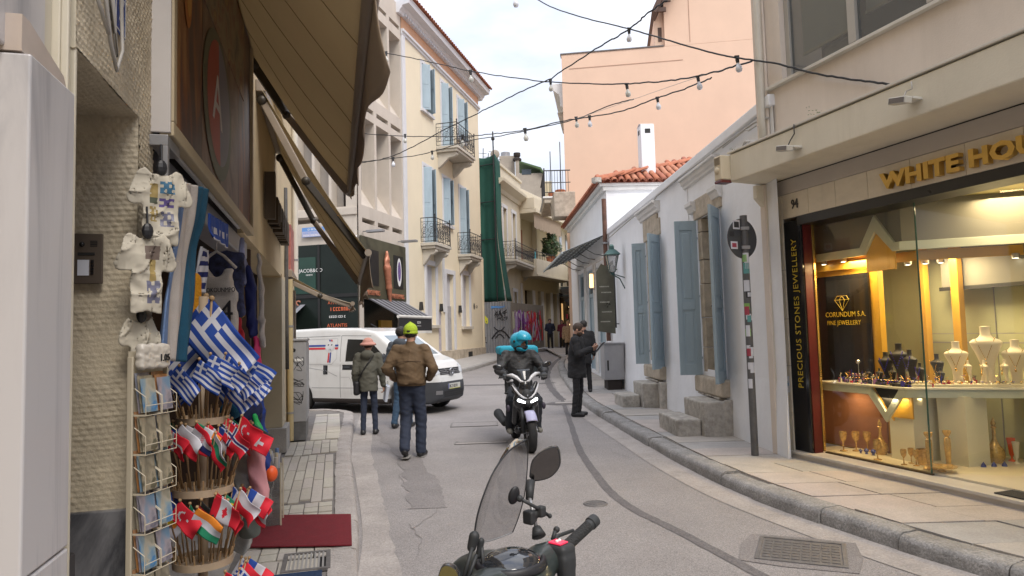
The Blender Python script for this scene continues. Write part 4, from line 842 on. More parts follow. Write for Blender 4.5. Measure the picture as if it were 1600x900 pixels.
# ---- upper windows
m_al = M('window_aluminium',(.42,.40,.36),rough=.45,metal=.2,var=.05); gw = glassmat('window_glass',(.75,.82,.85),.0,1.6,.28,(.30,.33,.36))
def jwin(x0,x1,z0,z1,n,label):
    g = thing('office_window',label,'window',J0,JRZ); y = -.02
    B('sill',MATS['trim_white'],g,x0-.22,x1+.05,-.185,-.122,z0-.055,z0-.02,bevel=.004)
    B('frame',m_al,g,x0,x0+.07,y-.03,y+.03,z0,z1,bevel=.003); B('frame',m_al,g,x1-.07,x1,y-.03,y+.03,z0,z1,bevel=.003); B('frame',m_al,g,x0+.07,x1-.07,y-.03,y+.03,z0,z0+.05,bevel=.003); B('frame',m_al,g,x0+.07,x1-.07,y-.03,y+.03,z1-.05,z1,bevel=.003)
    w = (x1-x0-.14)/n
    for i in range(n):
        a = x0+.07+w*i
        if i: B('mullion',m_al,g,a-.05,a+.05,y-.04,y+.03,z0+.05,z1-.05,bevel=.003)
        MB().quad((a,y,z0+.04),(a+w,y,z0+.04),(a+w,y,z1-.04),(a,y,z1-.04)).build('pane',gw,g)
        B('blind',M('blind_white',(.55,.57,.58),rough=.7,var=.04),g,a+.05,a+w-.06,y+.12,y+.13,z0+.30+.08*(i%2),z1)
        B('blind_rail',MATS['trim_white'],g,a+.05,a+w-.06,y+.11,y+.14,z0+.27+.08*(i%2),z0+.30+.08*(i%2))
    B('room',M('room_dark',(.10,.105,.11),rough=.8),g,x0,x1,y+.5,y+.52,z0-.1,z1+.1); B('radiator',m_int,g,x0+.35,x0+.85,y+.2,y+.28,z0,z0+.27,bevel=.01)
jwin(.43,3.3,4.50,6.0,3,'three light office window with white blinds above the jewellery shop, nearest the corner'); jwin(3.9,6.4,4.50,6.0,3,'office window above the shop further right'); jwin(.43,3.3,7.3,8.5,3,'office window on the upper floor of the pinkish building')
g = tag(MB().tube([(.13,-.19,3.77),(.13,-.19,4.2),(.145,-.185,6),(.14,-.19,9)],.042,12).build('stained_downpipe',MATS['pale_pipe'],None,smooth=True),'cream stained downpipe on the upper corner of the pinkish building','pipe'); g.location=J0; g.rotation_euler=(0,0,JRZ)
# floodlights, siren, clutter on the beam
def flood(x,z,label,up):
    g = thing('floodlight',label,'floodlight',q0@Vector((x,-.53,z)),JRZ); m_fl = M('flood_white',(.60,.58,.52),rough=.4,var=.05,stain=.2)
    b = MB(); b.T = Matrix.Rotation(R(12),4,'Y'); b.box(-.09,.09,-.17,-.09,-.03,.03); b.build('head',m_fl,g,bevel=.008); b = MB(); b.T = Matrix.Rotation(R(12),4,'Y'); b.box(-.075,.075,-.175,-.168,-.022,.022); b.build('lens',M('lens_grey',(.16,.15,.15),rough=.1),g)
    MB().box(-.02,.10,-.1,.01,-.01,.012).build('bracket',m_fl,g,bevel=.003)
    MB().tube([(.0,-.09,.02),(-.02,-.03,.1),(.03,-.02,up*.6),(.02,-.01,up)],.006,6).build('cable',m_wire if up<.2 else MATS['spray_black'],g,smooth=True); return g
flood(1.03,3.50,'small white floodlight hanging on a black cable near the left end of the beam',.26); flood(2.45,3.53,'white floodlight on the beam where the thick black cable ends',.17)
g = thing('alarm_siren','cream alarm siren box with louvres and dark red lens on the end of the beam','alarm',q0@Vector((-.16,-.58,3.55)),JRZ)
B('case',M('siren_cream',(.58,.50,.36),rough=.45,var=.08,stain=.3),g,-.05,.09,-.08,.08,-.13,.17,bevel=.015)
for k in range(7): B('louvre',M('louvre_brown',(.2,.16,.11),rough=.5),g,-.035,.075,-.084,-.078,.06+.013*k,.066+.013*k)
MB().lathe([(0,-.09),(.04,-.09),(.045,-.08)],(.01,0,-.01),20,'y').build('speaker_disc',MATS['siren_cream'],g,smooth=True); B('lens',M('siren_red',(.13,.03,.03),rough=.2),g,-.045,.085,-.086,.075,-.165,-.131,bevel=.008)
g = tag(MB().tube([(-.1,-.45,3.78),(.1,-.42,3.80),(.25,-.46,3.79),(.42,-.4,3.785)],.014,6).tube([(0,-.4,3.79),(.15,-.47,3.83),(.3,-.38,3.80)],.010,6).tube([(.2,-.44,3.79),(.12,-.4,3.86),(.05,-.42,3.80)],.01,6).build('cable_tangle',m_wire,None,smooth=True),'tangle of pale cables lying on the left end of the beam','cable'); g.location=J0; g.rotation_euler=(0,0,JRZ)
def sprig(loc,label,n=14,r=.07,mat=None):
    m = MB(); q = random.Random(n)
    for i in range(n):
        a = Vector((q.uniform(-r,r),q.uniform(-r*.5,r*.5),q.uniform(0,r*1.2))); d = Vector((q.uniform(-1,1),q.uniform(-1,1),q.uniform(-.3,1))).normalized()*.022; e = d.orthogonal().normalized()*.009
        m.quad(a,a+d*.5+e,a+d,a+d*.5-e)
    o = stuff(m.build('weed',mat or M('weed_green',(.08,.13,.03),rough=.6,var=.3,scale=30),None)); o.location = loc; o['label'] = label; o['category'] = 'weed'; return o
sprig(q0@Vector((1.32,-.52,3.77)),'small green weed growing on the beam above the left floodlight'); sprig(q0@Vector((-.1,-.5,3.77)),'tiny weed beside the alarm siren on the beam',10,.05)
# ------------------------------------------------------------------ white houses (right)
m_white = M('whitewash',(.80,.81,.83),rough=.85,var=.05,scale=1.6,bump=.35,bscale=14,stain=.18,stain_col=(.52,.50,.48))
streak(m_white,.22,(.52,.49,.45),1.1,.16,.5,.8); m_wtrim = M('white_plaster_trim',(.70,.69,.67),rough=.8,var=.06,scale=4,stain=.25)
m_old = M('old_limestone',(.44,.38,.30),rough=.9,var=.28,scale=5,bump=.8,bscale=22,stain=.5,stain_col=(.24,.20,.16))
m_step = M('worn_step_stone',(.42,.39,.345),rough=.85,var=.3,scale=9,bump=1,bscale=32,stain=.8,stain_col=(.17,.15,.13))
m_shut = M('powder_blue_paint',(.33,.42,.475),rough=.6,var=.09,scale=5,stain=.45,stain_col=(.25,.31,.34),stretch=(1,1,.25),bump=.2,bscale=30)
m_sheet = M('curtain_white',(.45,.46,.47),rough=.9,var=.05)
bW = thing('white_house','low whitewashed house with blue shuttered doors and stone steps','house',W0,WRZ)
D1 = (-2.75,-1.75,.90,3.38); D2 = (-6.20,-5.12,.92,3.48)
m = MB(); wall_open(m,-10.5,.20,.05,4.25,[D1,D2],y=0,depth=.02)
m.quad((-10.5,0,4.25),(.2,0,4.25),(.2,.9,4.25),(-10.5,.9,4.25)); m.build('wall',m_white,bW)
MB().box(-10.5,.20,-.05,.6,4.252,4.40).build('parapet',m_white,bW,bevel=.02); MB().box(-10.5,.2,.6,7,3.9,4.2).build('flat_roof',m_white,bW)
MB().prism([(-.035,.05),(.0,.05),(.0,1.0),(-.008,.9),(-.03,.4)],'x',-10.5,.19).build('wall_foot',m_white,bW,bevel=.01)
def door(D, label, leaf_far, leaf_near, seed):
    a,b,c,d = D; g = thing('blue_double_door',label,'door',W0,WRZ); q = random.Random(seed)
    # stone jambs block by block
    for x0,x1,nm in ((a,a+.17,'far'),(b-.17,b,'near')):
        z = c
        while z<d-.01:
            h = min(q.uniform(.38,.62),d-z)
            if d-z-h<.2: h = d-z
            B('jamb_stone',m_old,g,x0-.0,x1,.0+q.uniform(-.012,.004),.36,z+.004,z+h-.004,bevel=.012); z += h
    B('lintel_stone',m_old,g,a-.12,b+.12,-.035,.35,d+.004,d+.33,bevel=.015); B('threshold_stone',m_old,g,a-.1,b+.14,-.14,.36,c-.26,c-.004,bevel=.03)
    fr = B('door_frame',m_shut,g,a+.17,a+.24,.2,.29,c,d,bevel=.004); B('door_frame',m_shut,g,b-.24,b-.17,.2,.29,c,d,bevel=.004); B('door_frame',m_shut,g,a+.24,b-.24,.2,.29,d-.08,d,bevel=.004)
    B('door_leaf',m_shut,g,a+.24,a+.46,.24,.28,c+.01,d-.085,bevel=.004); B('door_curtain',m_sheet,g,a+.46,b-.24,.27,.275,c+.01,d-.09)
    B('room_dark',m_dark,g,a+.1,b-.1,.36,.38,c-.2,d+.2)
    for (hx,ang,w,nm) in (leaf_far+('far',),leaf_near+('near',)):
        e = empty('shutter_leaf',(hx,-.02,0),R(ang),g); z0,z1 = c+.0,d-.01
        if nm=='near': z0 -= .04
        sx_ = w; th=.022
        m2 = MB(); st = .075; rails = [z0,z0+.16,(z0+z1)/2-.30,(z0+z1)/2-.18,z1-.55*0-.12,z1]
        m2.box(0,st,-th,th,z0,z1).box(w-st,w,-th,th,z0,z1)
        for r0,r1 in ((z0,z0+.17),(z0+(z1-z0)*.42,z0+(z1-z0)*.42+.13),(z1-.15,z1)): m2.box(st,w-st,-th,th,r0,r1)
        m2.build('stile_frame',m_shut,e,bevel=.003)
        for r0,r1 in ((z0+.17,z0+(z1-z0)*.42),(z0+(z1-z0)*.42+.13,z1-.15)):
            B('panel_field',m_shut,e,st,w-st,-.008,.008,r0,r1); B('raised_panel',m_shut,e,st+.035,w-st-.035,-.017,.017,r0+.05,r1-.05,bevel=.008)
        for hz_ in (z0+.25,(z0+z1)/2,z1-.3): B('hinge_strap',M('hinge_grey',(.33,.38,.42),rough=.5,metal=.3,var=.1),e,-.10,.13,-.03,-.0225,hz_,hz_+.035,bevel=.003)
        if nm=='near': MB().tube([(w*.5,-.05,(z0+z1)/2-.28),(w*.5,-.05,(z0+z1)/2+.02)],.009,6).box(w*.5-.02,w*.5+.02,-.045,-.022,(z0+z1)/2-.2,(z0+z1)/2-.16).build('latch_bar',m_arm_d,e); MB().tube([(w*.5,-.05,(z0+z1)/2-.14),(w*.5+.1,-.07,(z0+z1)/2-.17)],.006,6).build('latch_handle',m_arm_d,e)
    return g
# angles: local x of the leaf runs from the hinge to its free edge
door(D1,'tall blue panelled double door with both leaves folded open, next to the sign pole',(-2.78,-96,.35),(-1.76,-33,.50),3)
door(D2,'tall blue panelled double door under a stone lintel, further up the street',(-6.24,-108,.28),(-5.10,-42,.44),5)
# cornices over the doors
def cornice(x0,x1,z0,z1,d): 
    h = z1-z0; MB().prism([(-.0,z0),(-d*.3,z0+.02),(-d*.35,z0+h*.3),(-d*.6,z0+h*.45),(-d*.7,z0+h*.75),(-d,z0+h*.8),(-d,z1),(.0,z1)],'x',x0,x1).build('cornice',m_wtrim,bW,bevel=.004)
cornice(-3.35,-1.62,3.98,4.16,.12); cornice(-6.55,-5.0,3.93,4.15,.16); B('raised_panel_band',m_white,bW,-3.25,-3.19,-.016,-.0,.1,3.98,bevel=.005); B('raised_panel_band',m_white,bW,-1.78,-1.72,-.016,-.0,.1,3.98,bevel=.005)
MB().prism([(-.0,3.5),(-.06,3.52),(-.09,3.60),(-.12,3.62),(-.12,3.68),(0,3.68)],'x',-3.05,-2.72).build('capital',m_wtrim,bW,bevel=.005); MB().prism([(-.0,3.52),(-.05,3.54),(-.08,3.62),(-.11,3.64),(-.11,3.7),(0,3.7)],'x',-1.95,-1.6).build('capital',m_wtrim,bW,bevel=.005)
B('lintel_panel',m_old,bW,-6.30,-5.15,-.04,-.001,3.60,3.92,bevel=.01)
def steps(label, xa,xb, D, low, seed):
    g = thing('stone_steps',label,'steps',W0,WRZ); q = random.Random(seed)
    def rough(name,x0,x1,y0,y1,z0,z1,n=7):
        def j(): return q.uniform(-.010,.010)
        m = MB(); V = {}; 
        o = MB().box(x0,x1,y0,y1,z0,z1).build(name,m_step,g,bevel=.03,seg=3); 
        for v in o.data.vertices: v.co += Vector((j(),j(),j()))
        return o
    rough('upper_block',xa,xb-.02,-.44,.0,.1,.60); rough('side_stone',xb,D[1]+.17,-.15,.0,.1,.62); rough('lower_block',low[0],low[1],-.80,-.45,.1,.36)
    for k in range(3): rough('rubble_stone',D[0]+.0+.34*k,D[0]+.32+.34*k,-.13,.0,.61,.64)
    return g
steps('two worn stone steps under the nearer blue door',-2.45,-1.50,D1,(-2.62,-1.62),1); steps('two worn stone steps under the farther blue door',-6.0,-5.15,D2,(-6.2,-5.35),2)
# cables along the wall
def wcable(pts,r,label,mat=None): 
    o = tag(MB().tube(pts,r,6).build('wall_cable',mat or m_wire,None,smooth=True),label,'cable'); o.location=W0; o.rotation_euler=(0,0,WRZ); return o
wcable([(.15,-.04,4.12),(-.2,-.07,4.17),(-.8,-.06,4.19),(-1.6,-.07,4.2),(-3.4,-.06,4.24),(-4.9,-.07,4.22),(-5.0,-.09,4.17),(-6.5,-.06,4.18),(-8.5,-.07,4.14),(-10.4,-.06,4.10)],.014,'grey cable running along the top of the white house wall')
wcable([(.1,-.05,4.15),(0,-.08,4.05),(-.15,-.06,4.12),(-.3,-.1,4.1),(-.5,-.06,4.18),(-1.3,-.07,4.16)],.010,'loop of thin cable near the beam end of the white wall')
# lantern
g = thing('street_lantern','green metal wall lantern on a curved bracket on the white house','street lamp',W0,WRZ)
m_grn = M('lantern_green',(.035,.085,.08),rough=.45,metal=.3,var=.1)
cx_,cy_ = -8.5,-.30; MB().tube([(cx_,0,2.65),(cx_,-.12,2.90),(cx_,-.3,3.0),(cx_,cy_,3.02)],.014,8).tube([(cx_,0,2.92),(cx_,-.2,2.99),(cx_,cy_,3.0)],.012,8).build('bracket',m_grn,g,smooth=True)
MB().lathe([(.0,3.0),(.05,3.0),(.06,3.04),(.09,3.05)],(cx_,cy_,0),4,a0=R(45),a1=R(405)).build('base',m_grn,g)
m = MB()
for k in range(4):
    a = R(45+90*k); b = R(135+90*k); p0 = (cx_+.09*math.cos(a),cy_+.09*math.sin(a),3.06); p1 = (cx_+.20*math.cos(a),cy_+.20*math.sin(a),3.48); p2=(cx_+.20*math.cos(b),cy_+.20*math.sin(b),3.48); p3=(cx_+.09*math.cos(b),cy_+.09*math.sin(b),3.06)
    MB().tube([p0,p1],.010,5).build('corner_bar',m_grn,g); MB().tube([p1,p2],.010,5).build('rim_bar',m_grn,g); MB().quad(p0,p3,p2,p1).build('pane',glassmat('lantern_glass',(.9,.9,.9),.05,1.2,.35,(.55,.56,.56)),g)
MB().lathe([(.26,3.48),(.25,3.50),(.13,3.60),(.08,3.62),(.075,3.70),(.05,3.74),(0,3.75)],(cx_,cy_,0),4,a0=R(45),a1=R(405)).build('roof',m_grn,g); MB().lathe([(.0,3.07),(.03,3.07),(.035,3.2),(0,3.25)],(cx_,cy_,0),10).build('bulb',M('bulb_white',(.7,.7,.66),rough=.3),g,smooth=True)
# projecting plaque
g = thing('engraved_plaque','tall dark metal plaque with faint engraved lines projecting on a bracket beyond the lantern','sign',W0,WRZ)
m_pl = M('plaque_olive',(.10,.095,.07),rough=.3,metal=.4,var=.3,scale=2.5)
MB().prism([(-.55,1.62),(-.10,1.55),(-.10,3.45),(-.30,3.30),(-.42,3.36),(-.55,3.15)],'x',-9.38,-9.36).build('plate',m_pl,g); MB().tube([(-9.37,-.08,1.7),(-9.37,-.08,3.3)],.018,8).build('rail',MATS['lamp_black'],g,smooth=True)
for z_ in (1.8,3.2): MB().tube([(-9.37,0,z_),(-9.37,-.1,z_)],.014,8).build('arm',MATS['lamp_black'],g)
for k,z_ in enumerate((2.75,2.6,2.35,2.1,1.85)): B('engraved_line',M('engraving_pale',(.3,.29,.24),rough=.4,var=.5,scale=40),g,-9.359,-9.357,-.48+.04*(k%2),-.18-.05*((k+1)%2),z_,z_+.03)
# rusty pole and meter box
g = thing('rusty_pipe','tall rusty brown pipe on the corner where the two white houses meet','pipe',W0,WRZ); m_rust = M('rust_brown',(.12,.055,.035),rough=.7,var=.35,scale=6,stain=.3)
MB().tube([(-10.42,-.09,1.35),(-10.42,-.09,5.25)],.062,10).build('tube',m_rust,g,smooth=40); MB().lathe([(.062,1.9),(.075,1.9),(.075,2.3),(.062,2.3)],(-10.42,-.09,0),10).build('sleeve',m_rust,g)
for z_ in (2.6,4.0): B('clamp',MATS['galv_steel'],g,-10.5,-10.34,-.16,.0,z_,z_+.05)
g = thing('meter_box','grey metal meter box standing off the white wall at the foot of the rusty pipe','utility box',W0,WRZ)
B('body',MATS['cabinet_grey'],g,-9.35,-8.75,-.52,-.03,.42,1.30,bevel=.01); B('door_seam',m_cab,g,-9.30,-8.745,-.49,-.06,.47,1.25,bevel=.004); B('lock',MATS['black_matt'],g,-8.744,-8.74,-.46,-.42,.65,.9); B('foot',m_dark,g,-9.3,-8.8,-.45,-.1,.1,.42); B('top_cap',m_cab,g,-9.38,-8.72,-.54,-.02,1.30,1.33,bevel=.005)
g = thing('vent_grille','dark wall vent grille low in the white wall behind the meter box','vent',W0,WRZ); B('recess',MATS['black_matt'],g,-8.4,-7.7,-.012,.0,.35,.62)
for k in range(6): B('slat',MATS['cabinet_grey'],g,-8.4,-7.7,-.02,-.012,.37+.042*k,.385+.042*k)
# sign pole
g = thing('sign_pole','grey pole covered in stickers carrying a round traffic sign seen from behind','sign pole',(2.82,8.14,KH),R(0))
m_pole = M('pole_galvanised',(.13,.13,.135),rough=.55,metal=.4,var=.2,scale=8,stain=.4); MB().tube([(0,0,0),(0,0,2.86)],.043,16).build('pole',m_pole,g,smooth=40)
rr2 = random.Random(4)
for i in range(26):
    z_ = rr2.uniform(.7,2.3) if i>6 else rr2.uniform(1.0,1.9); a = R(rr2.uniform(-140,-60)); h_ = rr2.uniform(.05,.14); w_ = rr2.uniform(1.0,2.0)
    MB().lathe([(.0442+.0003*i*.3,z_),(.0442+.0003*i*.3,z_+h_)],n=5,a0=a-w_/2,a1=a+w_/2).build('sticker',rr2.choice([MATS['white_card'],MATS['white_card'],M('sticker_black',(.03,.03,.035),rough=.4),M('sticker_red',(.35,.05,.08),rough=.4),M('sticker_teal',(.1,.3,.3),rough=.4),M('sticker_green',(.2,.4,.1),rough=.4)]),g)
dd = empty('round_sign',(-.03,-.0,2.58),R(28),g); MB().lathe([(0,-.012),(.238,-.012),(.242,-.004),(.238,.0)],(0,0,0),40,'y').build('disc_back',M('sign_back_grey',(.075,.08,.09),rough=.45,metal=.4,var=.15),dd,smooth=40)
MB().lathe([(0,.004),(.236,.004)],(0,0,0),40,'y').build('disc_face',M('sign_red',(.5,.02,.03),rough=.35),dd); 
for x0,x1,z0,z1,mm_ in ((-.15,-.04,.11,.22,'white_card'),(-.21,-.14,.02,.08,'sticker_black'),(-.2,-.09,-.13,-.04,'white_card')): B('sticker',MATS[mm_],dd,x0,x1,-.0155,-.0125,z0,z1)
B('sticker_print',MATS['sticker_red'],dd,-.18,-.11,-.017,-.0156,-.11,-.06); B('sticker_print',MATS['sticker_black'],dd,-.135,-.055,-.017,-.0156,.13,.2)
B('clamp',MATS['galv_steel'],g,-.05,.05,-.05,.03,2.68,2.72,bevel=.003); B('clamp',MATS['galv_steel'],g,-.05,.05,-.05,.03,2.45,2.49,bevel=.003)
# ---- house with tiled roof
bT = thing('tiled_house','white house with terracotta tiled hip roof and white chimney beyond the low white house','house',W0,WRZ)
DO = [(-12.6,-11.2,.35,3.55),(-14.5,-13.1,.4,3.6),(-16.4,-15.0,.45,3.65)]
m = MB(); wall_open(m,-18.4,-10.52,.0,5.55,DO,y=.0,depth=.22); m.quad((-10.52,0,.0),(-10.52,8,.0),(-10.52,8,5.55),(-10.52,0,5.55)); m.quad((-18.4,0,.0),(-18.4,0,5.55),(-18.4,8,5.55),(-18.4,8,0)); m.build('wall',m_white,bT)
B('eave_band',m_wtrim,bT,-18.5,-10.45,-.10,8,5.5,5.62,bevel=.02); B('eave_band',m_wtrim,bT,-18.5,-10.40,-.20,8,5.62,5.70,bevel=.015)
for a,b,c,d in DO:
    g2 = empty('blue_door',(0,0,0),0,bT); B('frame',m_shut,g2,a,a+.1,.06,.14,c,d,bevel=.004); B('frame',m_shut,g2,b-.1,b,.06,.14,c,d,bevel=.004); B('frame',m_shut,g2,a+.1,b-.1,.06,.14,2.72,2.84,bevel=.004); B('frame',m_shut,g2,a+.1,b-.1,.06,.14,d-.1,d,bevel=.004)
    B('leaf',m_shut,g2,a+.1,(a+b)/2-.01,.1,.13,c,2.72,bevel=.004); B('leaf',m_shut,g2,(a+b)/2+.01,b-.1,.1,.13,c,2.72,bevel=.004); B('transom_glass',M('transom_dark',(.05,.065,.08),rough=.1),g2,a+.1,b-.1,.11,.12,2.84,d-.1)
    for k in range(3): B('glazing_bar',m_shut,g2,a+.38+.28*k,a+.40+.28*k,.095,.125,2.84,d-.1)
    B('surround',m_wtrim,bT,a-.14,a-.01,-.03,-.001,c,d+.12,bevel=.005); B('surround',m_wtrim,bT,b+.01,b+.14,-.03,-.001,c,d+.12,bevel=.005); B('door_cornice',m_wtrim,bT,a-.2,b+.2,-.09,-.001,d+.125,d+.26,bevel=.01)
    B('leaf_panel',m_shut,g2,a+.2,(a+b)/2-.1,.092,.1,c+.2,c+1.0,bevel=.005); B('leaf_panel',m_shut,g2,(a+b)/2+.1,b-.2,.092,.1,c+.2,c+1.0,bevel=.005); B('leaf_panel',m_shut,g2,a+.2,(a+b)/2-.1,.092,.1,c+1.15,2.6,bevel=.005); B('leaf_panel',m_shut,g2,(a+b)/2+.1,b-.2,.092,.1,c+1.15,2.6,bevel=.005)
m_tile = [M('roof_tile_%d'%i,c,rough=.8,var=.25,scale=5,stain=.3) for i,c in enumerate([(.42,.15,.08),(.36,.13,.08),(.46,.20,.12)])]
def tile_mesh(L_=.42,r=.095):
    m = MB(); n = 7; v = []
    for j,(yy,k) in enumerate(((0,1.0),(L_,.82))):
        for i in range(n+1):
            a = math.pi*i/n; v.append((math.cos(a)*r*k,yy,math.sin(a)*r*k*.9))
    for j,(yy,k) in enumerate(((0,1.0),(L_,.82))):
        for i in range(n+1):
            a = math.pi*i/n; v.append((math.cos(a)*(r*k-.014),yy,math.sin(a)*(r*k*.9-.014)))
    k = n+1; f = [(i,i+1,k+i+1,k+i) for i in range(n)]+[(2*k+i,3*k+i,3*k+i+1,2*k+i+1) for i in range(n)]+[(i,2*k+i,2*k+i+1,i+1) for i in range(n)]+[(0,k,3*k,2*k),(n,2*k+n,3*k+n,k+n)]
    return m.add(v,f)
def tiled_plane(parent,o,u,v,nu,nv,pitch,step,seed,inside=None,limit=300,cnt=[0]):
    """rows of barrel tiles: o corner, u along eave, v up the slope"""
    q = random.Random(seed); u = Vector(u).normalized(); v = Vector(v).normalized(); w = u.cross(v).normalized(); me = []
    for k_ in range(3):
        t = tile_mesh(step*1.22,pitch*.46).mesh('roof_tile'); t.materials.append(m_tile[k_]); t.shade_smooth(); me.append(t)
    rest = MB(); base = Matrix((u,v,w)).transposed().to_4x4(); n_ = 0
    for i in range(nu):
        for j in range(nv):
            a = Vector(o)+u*(pitch*(i+.5))+v*(step*j)+w*(.02)
            if inside and not inside(a): continue
            M4 = Matrix.Translation(a) @ base @ Matrix.Rotation(q.uniform(-.03,.03)+.06,4,'X') @ Matrix.Rotation(q.uniform(-.03,.03),4,'Z')
            if n_<limit: ob = inst(q.choice(me),'roof_tile',parent); ob.matrix_local = M4; n_ += 1
            else: rest.T = M4; t = tile_mesh(step*1.22,pitch*.46); rest.add(t.v,t.f)
    if rest.v: stuff(rest.build('roof_tiles',m_tile[0],parent,smooth=40))
# hip roof: ridge inland
e0 = (-10.35,-.28,5.70); hx,hz_ = -12.6,6.75
rt_ = empty('hip_roof',(0,0,0),0,bT)
m = MB(); rid0 = (-12.8,4.0,6.95); rid1 = (-16.2,4.0,6.95)
cs = [(-10.35,-.28,5.69),(-10.35,8.2,5.69),(-18.6,8.2,5.69),(-18.6,-.28,5.69)]
m.add([*cs,rid0,rid1],[(0,1,4),(1,2,5,4),(2,3,5),(3,0,4,5)]); m.build('roof_deck',m_tile[1],rt_)
def in_front(a): # near slope triangle
    t = (a.y+.28)/4.28; y0 = (-10.35-a.x)*4.28/2.45-.28; return a.x>-12.7 and a.y>=y0-.05 and a.y<8.2-(-10.35-a.x)*4.2/2.45+.05
tiled_plane(rt_,(-10.33,-.28,5.70),(0,1,0),(-2.45,0,1.26),42,7,.20,.40,1,in_front,230)
def in_side(a): return a.x < -10.35-(a.y+.28)*2.45/4.28+.1 and a.x>-18.6+(a.y+.28)*2.4/4.28-.1
tiled_plane(rt_,(-18.6,-.30,5.70),(1,0,0),(0,4.28,1.26),41,11,.20,.40,2,in_side,70)
pr = MB().tube([(-10.35,-.3,5.78),(-12.8,4.0,7.03)],.10,8).tube([(-12.8,4,7.03),(-16.2,4,7.03)],.10,8); pr.build('ridge_cap',m_tile[0],rt_,smooth=40)
MB().lathe([(0,0),(.14,0),(.14,.12),(0,.14)],(-10.36,-.28,5.70),12).build('corner_cap',m_step,bT)
ch = empty('chimney',(-11.2,1.35,0),0,bT); B('stack',m_white,ch,-.22,.22,-.20,.20,5.6,7.5,bevel=.03); MB().grid(lambda u,v:(-.22+.44*u,-.20+.40*v,7.5+.07*math.sin(math.pi*u)),8,2).build('cap',m_white,ch,smooth=True); B('vent_hole',MATS['black_matt'],ch,.218,.224,-.08,.08,7.25,7.38); B('side_vent',MATS['black_matt'],ch,-.08,.08,-.206,-.20,7.25,7.38)
# canopy with steel trellis brackets
g = thing('glass_canopy','blue grey metal and glass canopy over the farther blue doors','canopy',W0,WRZ); m_can = M('canopy_blue_grey',(.42,.48,.50),rough=.4,metal=.2,var=.12)
A_ = [(-11.0,.0,4.35),(-16.8,.0,4.35),(-16.8,-1.25,3.70),(-11.0,-1.25,3.70)]
for k in range(10):
    x0 = -11.0-.58*k; x1 = x0-.57; MB().add([(x0,0,4.35),(x1,0,4.35),(x1,-1.2,3.88),(x0,-1.2,3.88),(x0,0,4.33),(x1,0,4.33),(x1,-1.2,3.86),(x0,-1.2,3.86)],[(0,3,2,1),(4,5,6,7),(0,4,7,3),(1,2,6,5),(3,7,6,2)]).build('roof_pane',m_can,g)
    for j in range(1,5): B('cross_bar',m_can,g,x1,x0,-.25*j-.01,-.25*j+.01,4.31-.098*j,4.33-.098*j)
    m = MB().tube([(x0,-.02,4.32),(x0,-1.19,3.86)],.016,5); m.build('rafter',MATS['lamp_black'],g)
    m = MB()
    if k%2==0:
        MB().tube([(x0,-.03,3.75),(x0,-.3,3.80),(x0,-.55,3.95),(x0,-.6,4.0)],.012,5).build('scroll_bracket',MATS['lamp_black'],g)
B('gutter_rail',m_can,g,-16.82,-10.98,-1.24,-1.20,3.82,3.88,bevel=.005)
for s_,l_ in ((-11.0,'lit warm wall sconce nearest, beside the first far blue door'),(-12.95,'lit warm wall sconce between the two far blue doors')):
    g = thing('wall_sconce',l_,'wall lamp',W0,WRZ); B('back_plate',MATS['galv_steel'],g,s_-.07,s_+.07,-.04,-.0,2.9,3.45,bevel=.01); MB().lathe([(.0,2.97),(.055,2.97),(.06,3.0),(.06,3.38),(.05,3.4),(0,3.4)],(s_,-.1,0),12).build('glow_shade',M('sconce_glow',(1,.62,.28),emit=2.2,var=0),g,smooth=40)
# ---- peach building behind
m_peach = M('peach_render',(.73,.52,.385),rough=.85,var=.05,scale=.6,bump=.15,bscale=30,stain=.15,stain_col=(.60,.42,.31))
streak(m_peach,.16,(.56,.38,.28),.5,.12,.45,.8); m_pdark = M('peach_joint',(.45,.28,.2)); 
P0 = (2.35,28.0,0); PRZ = R(-8)      # x runs to the right along the wall facing the camera
bP = thing('peach_building','large plain peach rendered side wall of a tall building behind the white houses','building',P0,PRZ)
MB().prism([(0,0),(30,0),(30,13.3),(4.15,13.3),(.0,13.3)],'y',0,9).build('lower_block',m_peach,bP)
MB().prism([(4.3,13.31),(30,13.31),(30,22),(9.5,19.2),(8.6,18.2),(5.4,16.5),(4.3,15.2)],'y',.004,9).build('upper_block',m_peach,bP)
B('coping',m_mortar,bP,-.05,4.25,-.03,.4,13.31,13.36); B('render_joint',m_pdark,bP,.3,5.0,-.012,.0,12.66,12.69); B('render_joint',m_pdark,bP,5.3,5.33,-.01,.0,13.4,15.2); MB().prism([(5.7,17.2),(9.0,18.85),(9.0,18.92),(5.7,17.27)],'y',-.01,.0).build('render_joint',m_pdark,bP)
ev = empty('wooden_eave',(0,0,0),0,bP); m_wood = M('eave_wood',(.10,.06,.045),rough=.8,var=.2)
MB().prism([(3.78,14.62),(4.9,16.9),(5.05,16.95),(5.05,16.78),(3.95,14.5)],'y',-.6,3).build('eave_boards',m_wood,ev)
for k in range(6): B('rafter_end',m_wood,ev,4.0+.2*k,4.35+.2*k,-.55,-.45,14.55+.40*k,14.72+.40*k)
MB().box(3.9,4.3,.2,3,13.36,15.0).build('side_return',m_peach,bP)
B('small_window',m_wood,bP,4.05,4.2,.18,.2,13.6,14.2)
g = thing('street_cornice','white moulded cornice bracket on the far street side of the peach building','cornice',P0,PRZ); m_cor=m_wtrim
MB().prism([(0,11.1),(-.12,11.2),(-.16,11.7),(-.42,11.9),(-.45,12.2),(0,12.2)],'y',.3,4).build('moulding',m_wtrim,g,bevel=.02); MB().prism([(0,10.2),(-.1,10.25),(-.2,10.7),(-.3,11.1),(0,11.1)],'y',.8,1.1).build('bracket',m_old,g)
